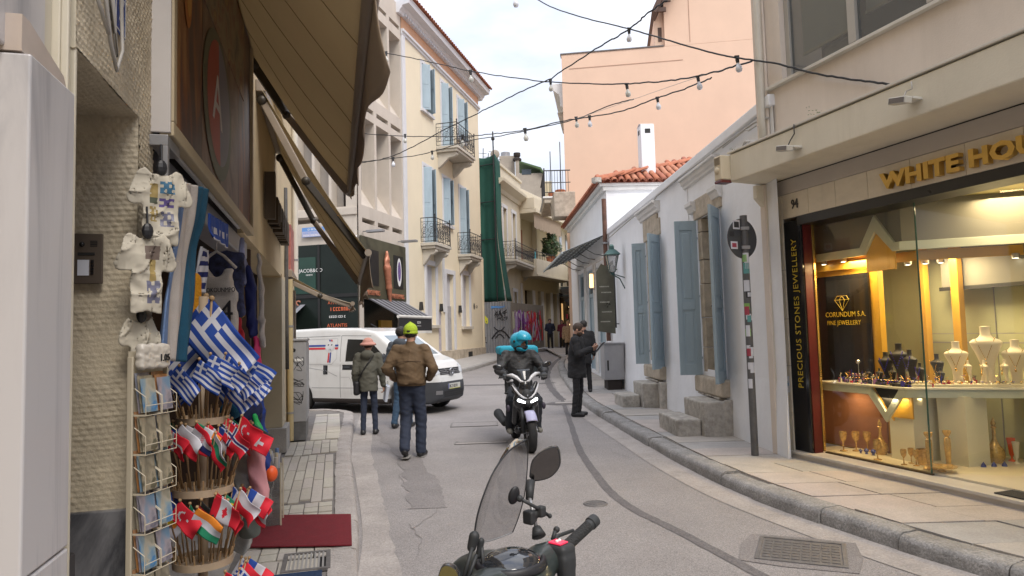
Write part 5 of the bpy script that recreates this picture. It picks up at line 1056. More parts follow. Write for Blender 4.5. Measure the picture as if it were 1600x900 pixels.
# far balcony with cluttered railing on the street side of the peach building
m_iron2 = M('wrought_iron',(.025,.025,.028),rough=.55,var=.1); m_pot = M('terracotta',(.42,.14,.06),rough=.8)
g = thing('roof_balcony','far iron balcony with orange pot and scaffold rails left of the peach wall','balcony',(.55,27.5,0),0)
B('slab',m_old,g,.85,1.95,-.2,3,6.85,7.05,bevel=.03); B('slab_edge',m_wtrim,g,.8,1.98,-.25,3.1,7.05,7.13,bevel=.02)
MB().prism([(0,6.84),(-.2,6.84),(-.5,6.3),(-1,6.0),(-2.5,5.9),(-2.5,6.84)],'x',1.1,1.9).build('stone_bracket',m_old,g,bevel=.03)
m = MB().tube([(.88,-.18,8.2),(1.95,-.18,8.2)],.025,6).tube([(.88,-.18,7.7),(1.95,-.18,7.7)],.018,6).tube([(.88,-.18,7.3),(1.95,-.18,7.3)],.018,6).tube([(.88,-.18,7.15),(.88,-.18,8.3)],.03,6).tube([(.88,-.18,8.2),(.88,3,8.2)],.025,6); stuff(m.build('railing',m_iron2,g))
for k in range(9): MB().tube([(.98+.11*k,-.18,7.15),(.98+.11*k,-.18,8.2)],.010,5).build('baluster',m_iron2,g)
for k in range(8): MB().tube([(.88,.1+.3*k,7.15),(.88,.1+.3*k,8.2)],.012,5).build('baluster',m_iron2,g)
MB().lathe([(0,7.15),(.17,7.15),(.22,7.42),(.2,7.45),(0,7.42)],(1.55,.15,0),14).build('pot',m_pot,g,smooth=40); MB().lathe([(0,7.15),(.12,7.15),(.16,7.35),(0,7.35)],(1.2,.25,0),14).build('pot',m_pot,g,smooth=40)
for x_,z_ in ((1.2,9.2),(1.62,9.6)): MB().tube([(x_,.6,7.2),(x_,.6,z_)],.02,6).build('scaffold_tube',m_iron2,g)
# ------------------------------------------------------------------ yellow neoclassical building
m_yel = M('pale_yellow_render',(.76,.67,.50),rough=.85,var=.04,scale=.8,bump=.15,bscale=40,stain=.12,stain_col=(.52,.45,.33))
streak(m_yel,.25,(.50,.42,.30),.9,.1); m_band = M('peach_band',(.58,.33,.20),rough=.8,var=.05); m_pw2 = M('paint_white',(.64,.64,.66),rough=.75,var=.05,scale=2,stain=.15)
m_glas = M('dark_pane',(.04,.055,.07),rough=.08,var=.1)
m_bal = M('balcony_marble',(.52,.48,.41),rough=.7,var=.12,scale=3,stain=.3)
bY = thing('yellow_house','three storey pale yellow neoclassical house with blue shutters and iron balconies','building',Y0,YRZ)
BAY = [(1.95,2.95),(4.2,5.15),(6.35,7.3)]
ops = []
for a,b in BAY: ops += [(a,b,10.9 if a!=4.2 else 9.75,12.85),(a,b,5.35 if a!=4.2 else 6.5,8.55)]
ops += [(2.07,3.07,2.05,4.5),(4.32,5.25,.55,4.3),(6.5,7.45,2.0,4.42)]
m = MB(); wall_open(m,.22,9.6,.0,13.3,ops,y=0,depth=.28)
m.quad((9.6,0,0),(9.6,9,0),(9.6,9,13.3),(9.6,0,13.3)); m.quad((.22,0,0),(.22,0,13.3),(.22,9,13.3),(.22,9,0)); m.build('wall',m_yel,bY)
B('corner_pilaster',m_pw2,bY,-.02,.26,-.05,.02,.3,13.3,bevel=.01); B('plinth',m_old,bY,.26,9.7,-.10,-.002,.3,.95,bevel=.02); B('plinth_opening',MATS['black_matt'],bY,6.9,7.5,-.105,-.098,.42,.8)
B('far_gate_pillar',m_yel,bY,9.605,9.78,-.05,.5,.3,5.5,bevel=.02)
B('frieze',m_band,bY,.0,9.62,-.02,.3,13.42,13.9); MB().prism([(.0,13.2),(-.06,13.22),(-.06,13.30),(-.12,13.32),(-.12,13.42),(0,13.42)],'x',-.05,9.68).build('moulding',m_pw2,bY,bevel=.004)
MB().prism([(.3,13.9),(-.10,13.9),(-.14,14.0),(-.22,14.08),(-.24,14.16),(-.50,14.2),(-.52,14.36),(-.56,14.40),(.3,14.40)],'x',-.4,10.1).build('cornice',m_pw2,bY,bevel=.004)
for k in range(46): B('dentil',m_pw2,bY,.02+.21*k,.13+.21*k,-.20,-.10,13.9,14.02)
tiled_plane(bY,(-.4,-.62,14.42),(1,0,0),(0,1,.38),48,3,.22,.38,9)
MB().prism([(-.5,14.41),(4.5,16.2),(9.5,14.41)],'x',-.35,10.05).build('roof_deck',m_tile[1],bY)
def shutter_win(x0,x1,z0,z1,ajar,tall=False,balc=False):
    e = empty('window',(0,0,0),0,bY); 
    for a,b,c,d in ((x0-.13,x0,z0,z1),(x1,x1+.13,z0,z1),(x0-.13,x1+.13,z1,z1+.14)): B('frame',m_pw2,e,a,b,-.035,.0-.001,c,d,bevel=.005)
    if not balc: B('sill',m_pw2,e,x0-.18,x1+.18,-.12,-.001,z0-.12,z0-.002,bevel=.008)
    B('pane',m_glas,e,x0,x1,.2,.21,z0,z1)
    B('casement_bar',m_shut,e,(x0+x1)/2-.03,(x0+x1)/2+.03,.16,.2,z0,z1)
    for sd,hx in ((1,x0),(-1,x1)):
        a = ajar if sd>0 else ajar*1.1; l = empty('shutter',(hx+sd*.03,.1,0),R(-a if sd>0 else 180+a),e); w = (x1-x0)/2-.04
        B('leaf',m_shut,l,0,w,-.02,.02,z0+.02,z1-.02,bevel=.005); 
        hh = (z1-z0)/2
        for q in range(2): B('leaf_panel',m_shut,l,.08,w-.08,-.03,.03,z0+.1+hh*q,z0+hh-.06+hh*q,bevel=.01)
for a,b in BAY: shutter_win(a,b,10.9 if a!=4.2 else 9.75,12.85,55,balc=a==4.2); shutter_win(a,b,5.35 if a!=4.2 else 6.5,8.55,50,balc=a!=4.2)
for a,b,c,d,lb in ((2.07,3.07,2.05,4.5,1),(6.5,7.45,2.0,4.42,1),(4.32,5.25,.55,4.3,0)):
    e = empty('blind_window' if lb else 'grey_door',(0,0,0),0,bY)
    for p0_,p1_,q0_,q1_ in ((a-.2,a,c,d),(b,b+.2,c,d),(a-.2,b+.2,d,d+.2)): B('frame',m_pw2,e,p0_,p1_,-.06,-.001,q0_,q1_,bevel=.006)
    B('white_board',M('white_board',(.50,.50,.54),rough=.6,var=.06),e,a,b,.16,.2,c,d)
    if lb: B('sill',m_bal,e,a-.25,b+.25,-.14,-.001,c-.14,c-.002,bevel=.01)
B('white_pier',m_pw2,bY,3.9,4.1,-.05,-.001,2.6,5.4); B('grey_door_panel',M('pale_grey_door',(.38,.38,.40),rough=.6,var=.2,scale=4,stain=.5),bY,4.35,5.2,.1,.15,.55,2.9,bevel=.01)
B('paper_poster',M('poster_pale',(.46,.42,.46),rough=.6,var=.25,scale=9),bY,3.35,3.62,-.012,-.001,.9,2.6)
for x_,z_ in ((1.35,2.75),(3.55,2.75),(5.95,2.75)): MB().prism([(x_-.04,2.95),(x_+.04,2.95),(x_+.11,2.62),(x_-.11,2.62)],'y',-.12,-.01).build('wall_light',MATS['lamp_black'],bY)
text('673',.2,m_ink,bY,(8.45,-.006,2.9),sx=1.0); disc(MB(),8.2,2.98,.11,.16,-.006).build('stencil_mark',m_ink,bY)
def balcony(parent,x0,x1,d,z,rail=1.0,brackets=True,seed=1,mat=None):
    e = empty('balcony',(0,0,0),0,parent); B('slab',mat or m_bal,e,x0,x1,-d,-.003,z-.12,z,bevel=.01); B('slab_moulding',mat or m_bal,e,x0+.06,x1-.06,-d+.06,-.003,z-.24,z-.122,bevel=.02)
    if brackets:
        for xb in (x0+.18,x1-.38): MB().prism([(0,z-.25),(-d*.85,z-.25),(-d*.9,z-.36),(-d*.75,z-.45),(-d*.5,z-.48),(-d*.3,z-.68),(-d*.1,z-.85),(0,z-.9)],'x',xb,xb+.2).build('bracket',mat or m_bal,e,bevel=.02)
    zt = z+rail; P = [(x0+.04,-.01),(x0+.04,-d+.05),(x1-.04,-d+.05),(x1-.04,-.01)]
    for zz,r_ in ((zt,.018),(z+.06,.012),(zt-.16,.010),(z+.22,.010)):
        for a,b in zip(P,P[1:]): MB().tube([(*a,zz),(*b,zz)],r_,6).build('rail_bar',m_iron2,e)
    for p_ in P[1:3]: MB().tube([(*p_,z),(*p_,zt+.08)],.024,6).ball((*p_,zt+.11),.035,8,6).build('corner_post',m_iron2,e)
    sc_ = MB()
    for a,b in zip(P,P[1:]):
        L_ = math.dist(a,b); n = max(1,round(L_/.30)); u = Vector((b[0]-a[0],b[1]-a[1],0))/L_
        for k in range(n+1):
            p_ = Vector((*a,0))+u*(L_*k/n); sc_.tube([p_+Vector((0,0,z+.06)),p_+Vector((0,0,zt))],.009,4)
        for k in range(n):
            c_ = Vector((*a,z+.5))+u*(L_*(k+.5)/n); w = L_/n/2
            for (cz,rr_) in ((0,.125),(.0,.06),(.2,.07),(-.2,.07)):
                sc_.tube([c_+u*(math.cos(t*math.pi/6)*min(rr_,w*.9))+Vector((0,0,cz+math.sin(t*math.pi/6)*rr_)) for t in range(13)],.008,4,cap=False)
            sc_.tube([c_+u*(-w*.9)+Vector((0,0,-.28)),c_+Vector((0,0,-.0)),c_+u*(w*.9)+Vector((0,0,.30))],.007,4)
    stuff(sc_.build('scrollwork',m_iron2,e)); return e
balcony(bY,1.55,3.35,.66,5.32); balcony(bY,5.95,7.70,.66,5.32); balcony(bY,3.45,5.9,1.0,9.72)
# ------------------------------------------------------------------ concrete office building on the corner
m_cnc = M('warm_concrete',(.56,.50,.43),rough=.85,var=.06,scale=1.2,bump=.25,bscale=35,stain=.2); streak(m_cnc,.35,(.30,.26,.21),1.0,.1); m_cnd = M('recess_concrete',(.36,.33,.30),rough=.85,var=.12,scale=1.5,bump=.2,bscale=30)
bC = thing('concrete_building','beige concrete office building with rows of deep window recesses above black shop fronts','building',Y0,YRZ)
cops = []
for z0,z1 in ((6.0,9.0),(9.85,12.95)):
    for a,b in ((-3.38,-2.38),(-2.22,-1.22),(-1.06,-.10)): cops.append((a,b,z0,z1))
for z0 in (5.42,9.27,13.3):
    for a,b in ((-3.34,-2.42),(-2.18,-1.26),(-1.02,-.14)): cops.append((a,b,z0,z0+.16))
cops.append((-3.3,-.25,.3,4.75))
m = MB(); wall_open(m,-3.61,-.02,.0,14.3,cops,y=.02,depth=.55); m.quad((-3.61,.02,14.3),(-.02,.02,14.3),(-.02,9,14.3),(-3.61,9,14.3)); m.build('wall',m_cnc,bC)
for a,b,c,d in cops[:6]:
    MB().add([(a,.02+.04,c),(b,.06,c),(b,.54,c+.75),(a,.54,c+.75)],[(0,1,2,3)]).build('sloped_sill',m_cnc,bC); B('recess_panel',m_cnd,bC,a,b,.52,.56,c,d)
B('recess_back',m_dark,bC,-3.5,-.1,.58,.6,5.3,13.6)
bCf = empty('front_block',(0,0,0),0,bC); CF = Matrix.Translation((-4.96,21.8,0)) @ Matrix.Rotation(frame_rz((.966,-.2575)),4,'Z')
bCf.matrix_local = (Matrix.Translation(Y0)@Matrix.Rotation(YRZ,4,'Z')).inverted() @ CF
m = MB(); wall_open(m,-12,-.0,.0,14.3,[(-3.6,-.3,9.2+.3,12.9),(-7.4,-4.0,9.5,12.9),(-3.6,-.3,5.9,8.9),(-7.4,-4.0,5.9,8.9),(-3.4,-.9,5.42,5.58)],y=0,depth=.4); m.build('wall',m_cnc,bCf)
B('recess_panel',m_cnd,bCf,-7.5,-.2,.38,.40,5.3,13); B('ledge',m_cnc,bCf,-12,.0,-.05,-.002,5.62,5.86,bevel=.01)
for k in range(6): B('fin',m_cnc,bCf,-3.5+.62*k,-3.4+.62*k,-.0+.002,.37,5.9,8.9); B('fin',m_cnc,bCf,-3.5+.62*k,-3.4+.62*k,.002,.37,9.5,12.9)
def marks(parent,x,y,z,w,h,mat,n,seed):
    # lettering too small to read in the picture: strokes of the same size and rhythm
    q = random.Random(seed); m = MB(); s_ = w/n
    for i in range(n):
        a = x+s_*i; k = q.randrange(4); t = h*.22
        m.box(a,a+t,y,y+.002,z,z+h)
        if k!=1: m.box(a+t,a+s_*.72,y,y+.002,z+h-t,z+h)
        if k in (0,2): m.box(a+t,a+s_*.72,y,y+.002,z,z+t)
        if k==3: m.box(a+s_*.72-t,a+s_*.72,y,y+.002,z,z+h-t)
    return stuff(m.build('lettering',mat,parent))
# black shop fronts
m_sgl = M('black_shop_glass',(.012,.018,.015),rough=.22,var=.3,scale=.8,spec=.25); m_olv = M('olive_cladding',(.075,.072,.045),rough=.5,var=.3,scale=1.5); m_cop = M('copper_pink',(.50,.20,.12),rough=.4,metal=.3,var=.15,scale=8); m_ora = M('orange_print',(.60,.13,.05),rough=.5,var=0)
sf = thing('corner_shopfront','black glass corner shop front with white and copper lettering behind the white van','shop front',CF.translation,frame_rz((.966,-.2575)))
B('glass_wall',m_sgl,sf,-9,-.0,-.03,-.002,.3,4.70); B('mullion',MATS['black_matt'],sf,-1.42,-1.34,-.06,-.03,.3,4.7); B('green_panel',M('deep_green_glass',(.012,.045,.03),rough=.1,var=.2),sf,-2.9,-1.5,-.045,-.031,3.1,4.3); B('lower_band',MATS['black_matt'],sf,-9,.02,-.07,-.031,2.95,3.06)
text('JACOB&CO',.17,m_wpaint,sf,(-2.12,-.05,3.80)); text('GENEVE',.07,m_wpaint,sf,(-1.86,-.05,3.69))
text('ATHENS',.15,m_ora,sf,(-1.05,-.075,2.72)); marks(sf,-.95,-.075,2.50,.75,.12,m_ora,8,1); text('ATLANTIS',.16,m_ora,sf,(-1.08,-.075,1.98)); marks(sf,-1.0,-.075,2.28,.6,.07,m_wpaint,9,2); marks(sf,-1.0,-.075,1.80,.7,.05,m_wpaint,7,3); marks(sf,-.95,-.075,1.62,.5,.07,m_wpaint,6,4)
text('S',.5,m_cop,sf,(-2.25,-.075,2.55)); 
def striped_awning(parent,x0,x1,z0,z1,d,nstripe,vd,label,orig,rz,scallop=False):
    g = thing('striped_awning',label,'awning',orig,rz); a_ = M('awning_black',(.02,.02,.022),rough=.8); b_ = M('awning_grey',(.20,.20,.22),rough=.8)
    for k in range(nstripe):
        u0 = x0+(x1-x0)*k/nstripe; u1 = x0+(x1-x0)*(k+1)/nstripe; m = MB()
        m.add([(u0,-.03,z1),(u1,-.03,z1),(u1,-d,z0),(u0,-d,z0),(u0,-.03,z1-.01),(u1,-.03,z1-.01),(u1,-d,z0-.01),(u0,-d,z0-.01)],[(0,3,2,1),(4,5,6,7),(0,4,7,3),(1,2,6,5),(3,7,6,2)]).build('stripe',b_ if k%2 else a_,g)
    MB().tube([(x0,-d,z0-.03),(x1,-d,z0-.03)],.055,10).build('white_bar',MATS['cap_white'],g,smooth=40)
    n = 24; m = MB()
    for k in range(n):
        u0 = x0+(x1-x0)*k/n; u1 = x0+(x1-x0)*(k+1)/n
        c0 = .04*abs(math.sin(math.pi*k/ (4 if scallop else 1.0))) ; c1 = .04*abs(math.sin(math.pi*(k+1)/(4 if scallop else 1.0))); m.quad((u0,-d-.02,z0-.07),(u1,-d-.02,z0-.07),(u1,-d-.02,z0-vd-c1*2),(u0,-d-.02,z0-vd-c0*2))
    m.build('valance',a_,g,solid=.004); f = MB()
    for k in range(26 if not scallop else 0): f.box(x0+(x1-x0)*(k+.2)/26,x0+(x1-x0)*(k+.7)/26,-d-.03,-d-.022,z0-vd-.09,z0-vd)
    if not scallop: stuff(f.build('fringe',m_wpaint,g))
    return g
g = striped_awning(None,-3.3,-1.9,2.05,2.75,1.3,8,.45,'black and grey striped awning with wavy white edge, left of the black shop window',CF.translation,frame_rz((.966,-.2575)),True)
m = MB(); m.tube([(-3.3+1.4*k/40,-1.335,1.55+.05*math.sin(k*.9)) for k in range(41)],.018,5).build('wavy_trim',m_wpaint,g)
sg2 = thing('side_shopfront','olive clad shop front with copper figure and framed oval picture beside the yellow house','shop front',Y0,YRZ)
B('cladding',m_olv,sg2,-3.6,-.05,.0-.06,-.002,2.9,4.95,bevel=.01)
for a,b in ((-3.0,-2.35),(-1.15,-.35)): B('dark_niche',MATS['black_matt'],sg2,a,b,-.075,-.061,3.35,4.55)
B('shop_window',m_sgl,sg2,-3.25,-.3,.2,.22,.3,2.9); B('display_wood',m_ochre,sg2,-1.9,-1.0,.1,.19,1.0,2.2); B('display_base',m_olv,sg2,-3.25,-.3,.05,.18,.3,1.0)
f = net_obj('copper_figure',lambda P:su(.08,ell(P,(-1.85,-.14,4.15),(.18,.06,.22)),seg(P,(-1.85,-.14,4.0),(-1.72,-.14,3.35),.14,.10),seg(P,(-1.72,-.14,3.3),(-1.62,-.14,2.85),.10,.05),seg(P,(-1.85,-.14,4.3),(-1.85,-.14,4.55),.10,.05),seg(P,(-1.85,-.14,4.55),(-1.85,-.14,4.75),.02,.01))+folds(P,.012,(14,3,14)),(-2.3,-.4,2.6),(-1.3,0,4.9),.04,m_cop,sg2)
disc(MB(),-.72,3.95,.20,.52,-.09,n=24).build('oval_frame',m_wpaint,sg2); disc(MB(),-.72,3.98,.13,.36,-.095,n=24).build('oval_picture',M('violet_print',(.16,.10,.30),rough=.4,var=.6,scale=14),sg2)
text('NEGENUS',.24,m_cop,sg2,(-3.35,-.09,3.02),sx=.95,extrude=.02); text('NEGENUS',.24,m_cop,sg2,(-1.35,-.09,2.98),sx=.95,extrude=.02)
g = striped_awning(None,-3.2,-.35,2.30,2.92,1.15,14,.5,'black striped awning with fringe over the side shop front',Y0,YRZ)
marks(g,-1.7,-1.18,2.05,.35,.07,m_wpaint,5,5); marks(g,-1.72,-1.18,1.95,.4,.03,m_wpaint,6,6); 
for x_ in (-3.35,-.6): 
    l = thing('sign_lamp','long grey sign lamp above the olive shop front, %s'%('nearer the corner' if x_<-2 else 'next to the yellow house'),'lamp',Y0,YRZ); B('housing',MATS['galv_steel'],l,x_-.1,x_+.1,-.75,-.15,5.05,5.13,bevel=.01); MB().tube([(x_,-.15,5.1),(x_,.0,5.1)],.02,6).build('arm',MATS['galv_steel'],l)
l = thing('security_camera','round white security camera dome on the corner of the concrete building','camera',CF@Vector((-.05,-.15,4.85)),0); MB().lathe([(0,-.09),(.09,-.08),(.11,0),(.11,.05),(0,.06)],n=16).build('dome',m_wpaint,l,smooth=True); B('bracket',m_wpaint,l,-.03,.03,0,.2,.02,.06)
def street_sign(x,z,t1,t2,t3,label,fr_,rz,y=-.08):
    g = thing('street_name_sign',label,'sign',fr_@Vector((x,y,z)),rz); B('plate',M('sign_light_blue',(.12,.28,.62),rough=.4,var=.05),g,-.42,.42,-.01,.0,-.16,.16,bevel=.004)
    B('pale_field',M('sign_lavender',(.40,.42,.60),rough=.4),g,-.41,.41,-.0125,-.0102,-.15,.03); marks(g,-.2,-.013,.06,.4,.06,m_wpaint,7,7); marks(g,-.36,-.014,-.05,.72,.05,MATS['sign_light_blue'],13,8); marks(g,-.36,-.014,-.13,.72,.05,m_wpaint,12,9)
street_sign(-1.55,5.12,'','','','light blue enamel street name sign on the concrete front behind the awning arm',CF,frame_rz((.966,-.2575)))
# ------------------------------------------------------------------ fence with graffiti
m_cor = M('corrugated_steel',(.33,.34,.36),rough=.45,metal=.35,var=.12,scale=2,stain=.3); m_flat = M('taupe_hoarding',(.26,.24,.21),rough=.6,var=.1,scale=2,stain=.4)
fA, fB_, fC_ = Vector((-1.52,34.9,0)), Vector((-.10,35.3,0)), Vector((1.86,41.0,0))
g = thing('hoarding','metal site hoarding of corrugated grey sheets and flat taupe panels covered in graffiti','fence',fA,math.atan2((fB_-fA).y,(fB_-fA).x))
Lf = (fB_-fA).length; n = 27
for s_ in range(3):
    m = MB(); xs_ = [Lf*(s_/3)+Lf/3*i/36 for i in range(37)]; v = []
    for i,x_ in enumerate(xs_):
        y_ = .03*max(-1,min(1,2*math.sin(x_*2*math.pi/.14))); v += [(x_,y_,.5),(x_,y_,3.24+.015*s_)]
    m.add(v,[(2*i,2*i+2,2*i+3,2*i+1) for i in range(36)]).build('corrugated_sheet',m_cor,g,solid=.004)
e2 = empty('flat_section',(Lf,0,0),0,g); e2.rotation_euler = (0,0,math.atan2((fC_-fB_).y,(fC_-fB_).x)-math.atan2((fB_-fA).y,(fB_-fA).x)); L2 = (fC_-fB_).length
for k in range(4): B('hoarding_panel',m_flat,e2,L2*k/4+.005,L2*(k+1)/4-.005,0,.04,.5,3.22,bevel=.004)
B('dark_foot',MATS['black_matt'],e2,L2*.8,L2,-.03,.0,.5,.62)
# graffiti: black tags on the corrugated part, big letters in violet, white and red on the flat part
q = random.Random(8); m = MB()
def tagline(m,cx,cz,w,h,n,wd,y=-.045,seed=0):
    qq = random.Random(seed); c_ = interp([(cx+qq.uniform(-w,w),cz+qq.uniform(-h,h)) for _ in range(n)],6); scribble(m,[(a,y-.0003*i%.002,b) for i,(a,b) in enumerate(c_)],wd,Vector((0,1,0)))
for i in range(6): tagline(m,.62+.11*i,2.65,.11,.22,5,.016,seed=i)
for i in range(5): tagline(m,.72+.13*i,2.38,.09,.12,5,.013,seed=10+i)
scribble(m,[(.55+.07*k,-.046,1.95-.20*math.sin(math.pi*k/8)) for k in range(9)],.028,Vector((0,1,0))); scribble(m,[(.42+.095*k,-.047,1.35+.42*math.sin(math.pi*k/10)) for k in range(11)],.04,Vector((0,1,0))); scribble(m,[(.60+.06*k,-.048,1.35+.22*math.sin(math.pi*k/8)) for k in range(9)],.03,Vector((0,1,0)))
scribble(m,[(.03,-.046,1.3),(.10,-.046,1.45),(.06,-.046,1.2),(.14,-.046,1.15)],.02,Vector((0,1,0))); m.build('black_tags',m_ink,g)
m = MB(); [tagline(m,.75,3.0-.02*i,.36,.07,6,.02,seed=30+i) for i in range(3)]; m.build('blue_tag',M('spray_blue',(.10,.28,.62),rough=.5,var=0),g)
m = MB(); [tagline(m,.14,2.35,.09,.2,5,.028,seed=40+i) for i in range(3)]; m.build('yellow_tag',M('spray_yellow',(.62,.62,.05),rough=.5,var=0),g)
cols = {k:M('spray_'+k,c,rough=.5,var=.1,scale=10) for k,c in dict(lilac=(.58,.48,.80),violet=(.30,.08,.45),red=(.85,.04,.07),crimson=(.60,.03,.14),pale=(.62,.66,.52),white=(.8,.78,.8),dark=(.05,.04,.06)).items()}
def letters(x0,x1,z0,z1,seed,ks,n,wd):
    for i in range(n):
        qq = random.Random(seed*100+i); k_ = qq.choice(ks); m = MB(); cx = qq.uniform(x0,x1); w = (x1-x0)/9
        c_ = interp([(cx+qq.uniform(-w,w),z0+(z1-z0)*t+qq.uniform(-.12,.12)) for t in sorted([0,1]+[qq.random() for _ in range(2)])],5)
        a_,b_ = sorted((qq.uniform(z0,z1),qq.uniform(z0,z1)))
        scribble(m,[(a,-.004-.0006*i,b) for a,b in c_ if a_-.3<b<b_+.3],wd*qq.uniform(.6,1.5),Vector((0,1,0))); 
        if m.v: m.build('graffiti_letter_stroke',cols[k_],e2)
B('graffiti_ground',cols['pale'],e2,.25,L2*.5,-.0035,-.001,1.15,2.75)
letters(.3,L2*.5,1.25,2.75,1,['lilac','violet','white','lilac','violet','dark','crimson'],46,.06); letters(L2*.47,L2*.95,1.1,2.8,2,['red','red','crimson','red','pale','dark','lilac'],56,.075)
# ------------------------------------------------------------------ building with green net
m_cr = M('cream_facade',(.60,.54,.42),rough=.85,var=.05,scale=1,stain=.2,stain_col=(.42,.38,.30)); streak(m_cr,.4,(.36,.31,.24),.9,.12); m_cr2 = M('deep_cream_wall',(.56,.49,.34),rough=.85,var=.05,scale=1,stain=.15); m_net = M('green_net',(.013,.078,.058),rough=.8,var=.25,scale=1.5,stretch=(1,1,.3))  # second cream is deeper and yellower than the facade cream
E0 = (-.67,36.2,0); bE = thing('cream_house','cream two storey house with cornice and iron balcony half covered by green scaffold net','building',E0,YRZ)
m = MB(); eo = [(1.0,1.75,5.9,8.6),(3.0,3.75,5.9,8.6),(1.0,1.7,.6,4.0),(2.9,3.6,.6,4.0)]; wall_open(m,-.3,5.0,.0,9.9,eo,depth=.25); m.quad((-.3,0,0),(-.3,0,10.9),(-.3,5,10.9),(-.3,5,0)); m.quad((5,0,0),(5,5,0),(5,5,10.9),(5,0,10.9)); m.build('wall',m_cr,bE)
for a,b,c,d in eo:
    w_ = empty('window',(0,0,0),0,bE); B('pane',M('curtained_pane',(.36,.33,.27),rough=.4,var=.1),w_,a,b,.2,.24,c,d)
    for p_ in ((a-.14,a,c,d),(b,b+.14,c,d),(a-.2,b+.2,d,d+.2)): B('frame',m_pw2,w_,p_[0],p_[1],-.05,-.001,p_[2],p_[3],bevel=.005)
MB().prism([(.2,9.3),(-.08,9.3),(-.15,9.5),(-.3,9.6),(-.5,9.75),(-.52,9.9),(.2,9.9)],'x',-.5,5.35).build('cornice',m_cr,bE,bevel=.006); B('parapet',m_cr,bE,-.3,5.05,-.06,.4,9.9,10.75); B('parapet_cap',m_cr,bE,-.35,5.15,-.14,.45,10.75,10.9,bevel=.01)
B('corner_pilaster',m_pw2,bE,4.55,5.02,-.05,-.001,.5,4.6,bevel=.01)
balcony(bE,.5,5.6,.85,5.6,1.0); B('balcony_towel',M('towel_teal',(.1,.35,.40),rough=.9),bE,5.0,5.3,-.85,-.83,5.7,6.5)
g = thing('scaffold_net','tall dark green scaffold net hanging in folds between the yellow and the cream house','net',(0,0,0),0)
def netf(u,v):
    z = 11.1-7.8*v; x = -1.78+ (1.05+.35*v**3)*u; y = 35.9-.55*u*u+.06*math.sin(u*17+v*2)*(.15+.4*v)+.1*math.sin(v*5)*u; return (x+.03*math.sin(v*9)*u,y,z-.35*math.sin(math.pi*u)*(1-v)*.3)
MB().grid(netf,30,30).build('net_sheet',m_net,g,smooth=True,solid=.01)
MB().grid(lambda u,v:(-.73+.45*v**3+.25*u+.02*math.sin(v*9), 35.35+.55*u+.04*math.sin(v*11+u*4), 11.1-7.8*v-.3*u*(1-v)),8,30).build('net_fold',m_net,g,smooth=True,solid=.01)
MB().tube([(-.78,35.33,3.0),(-.80,35.33,12.3)],.04,6).build('mast',m_iron2,g); MB().ball((-.80,35.3,11.9),.1,8,6).build('mast_knob',m_iron2,g,smooth=True)
for k in range(3): MB().tube([(-1.78,36.0,10.6-2*k),(-.75,35.4,10.6-2*k)],.025,6).build('scaffold_tube',m_iron2,g)
# rooftop bits behind
def block(name,label,cat,pxl,pxr,pyt,pyb,Y,depth,mat,extra=None):
    a = at(pxl,pyb,Y); b = at(pxr,pyt,Y); g = thing(name,label,cat,((a.x+b.x)/2,Y,0),0); w = (b.x-a.x)/2; B('mass',mat,g,-w,w,0,depth,a.z-.6,b.z,bevel=.03)
    if extra: extra(g,w,a.z,b.z)
    return g
m_grey = M('weathered_render',(.36,.32,.27),rough=.9,var=.15,scale=1.2,stain=.6,stain_col=(.2,.18,.16))
def ac(g,w,z0,z1): MB().lathe([(0,z1),(.3,z1),(.3,z1+.35),(0,z1+.35)],(-.1,.6,0),16).build('fan_unit',MATS['galv_steel'],g,smooth=40)
block('rooftop_block','plain grey rendered rooftop block behind the cream parapet with a fan on top','building',781,804,243,275,43,4,m_grey,ac)
def vt(g,w,z0,z1): MB().lathe([(0,z1),(.28,z1),(.28,z1+.12),(.15,z1+.2),(.22,z1+.3),(.22,z1+.5),(0,z1+.5)],(0,.2,0),12).build('cowl',m_dark,g,smooth=40)
block('vent_stack','slim grey vent stack with dark cowl on the far rooftops','chimney',806,811,250,285,42.5,.4,m_grey,vt)
def gr(g,w,z0,z1):
    m = MB().prism([(-w,z1+.9),(w*.75,z1+.35),(w*1.05,z1-.1),(w*.95,z1-.15),(w*.7,z1+.2),(-w,z1+.8)],'y',-.3,3.2).build('green_awning',M('olive_green_canvas',(.07,.12,.05),rough=.8,var=.1),g)
    B('dark_window',m_glas,g,-w+.2,-w+.9,-.02,0,z1-.1,z1+.3)
block('roof_terrace','stained concrete rooftop room with a green canvas awning far behind','building',812,850,270,300,50,4,m_grey,gr)
block('rooftop_house','far cream rooftop block with clutter below the scaffold balcony','building',848,862,283,312,52,4,m_cr2)
g = thing('roof_aerials','cluster of thin aerials and dishes on the rooftops left of the mast','antenna',(-1.55,40,0),0)
for x_,h_ in ((0,1.4),(.3,1.1),(.62,1.5),(.85,.9)): MB().tube([(x_,0,11.3),(x_+.05,0,11.3+h_)],.025,5).tube([(x_-.25,0,11.3+h_*.8),(x_+.25,0,11.25+h_*.8)],.015,4).build('aerial',m_iron2,g)
MB().ball((.75,-.1,12.3),(.28,.08,.28),12,8).build('dish',m_grey,g,smooth=True)
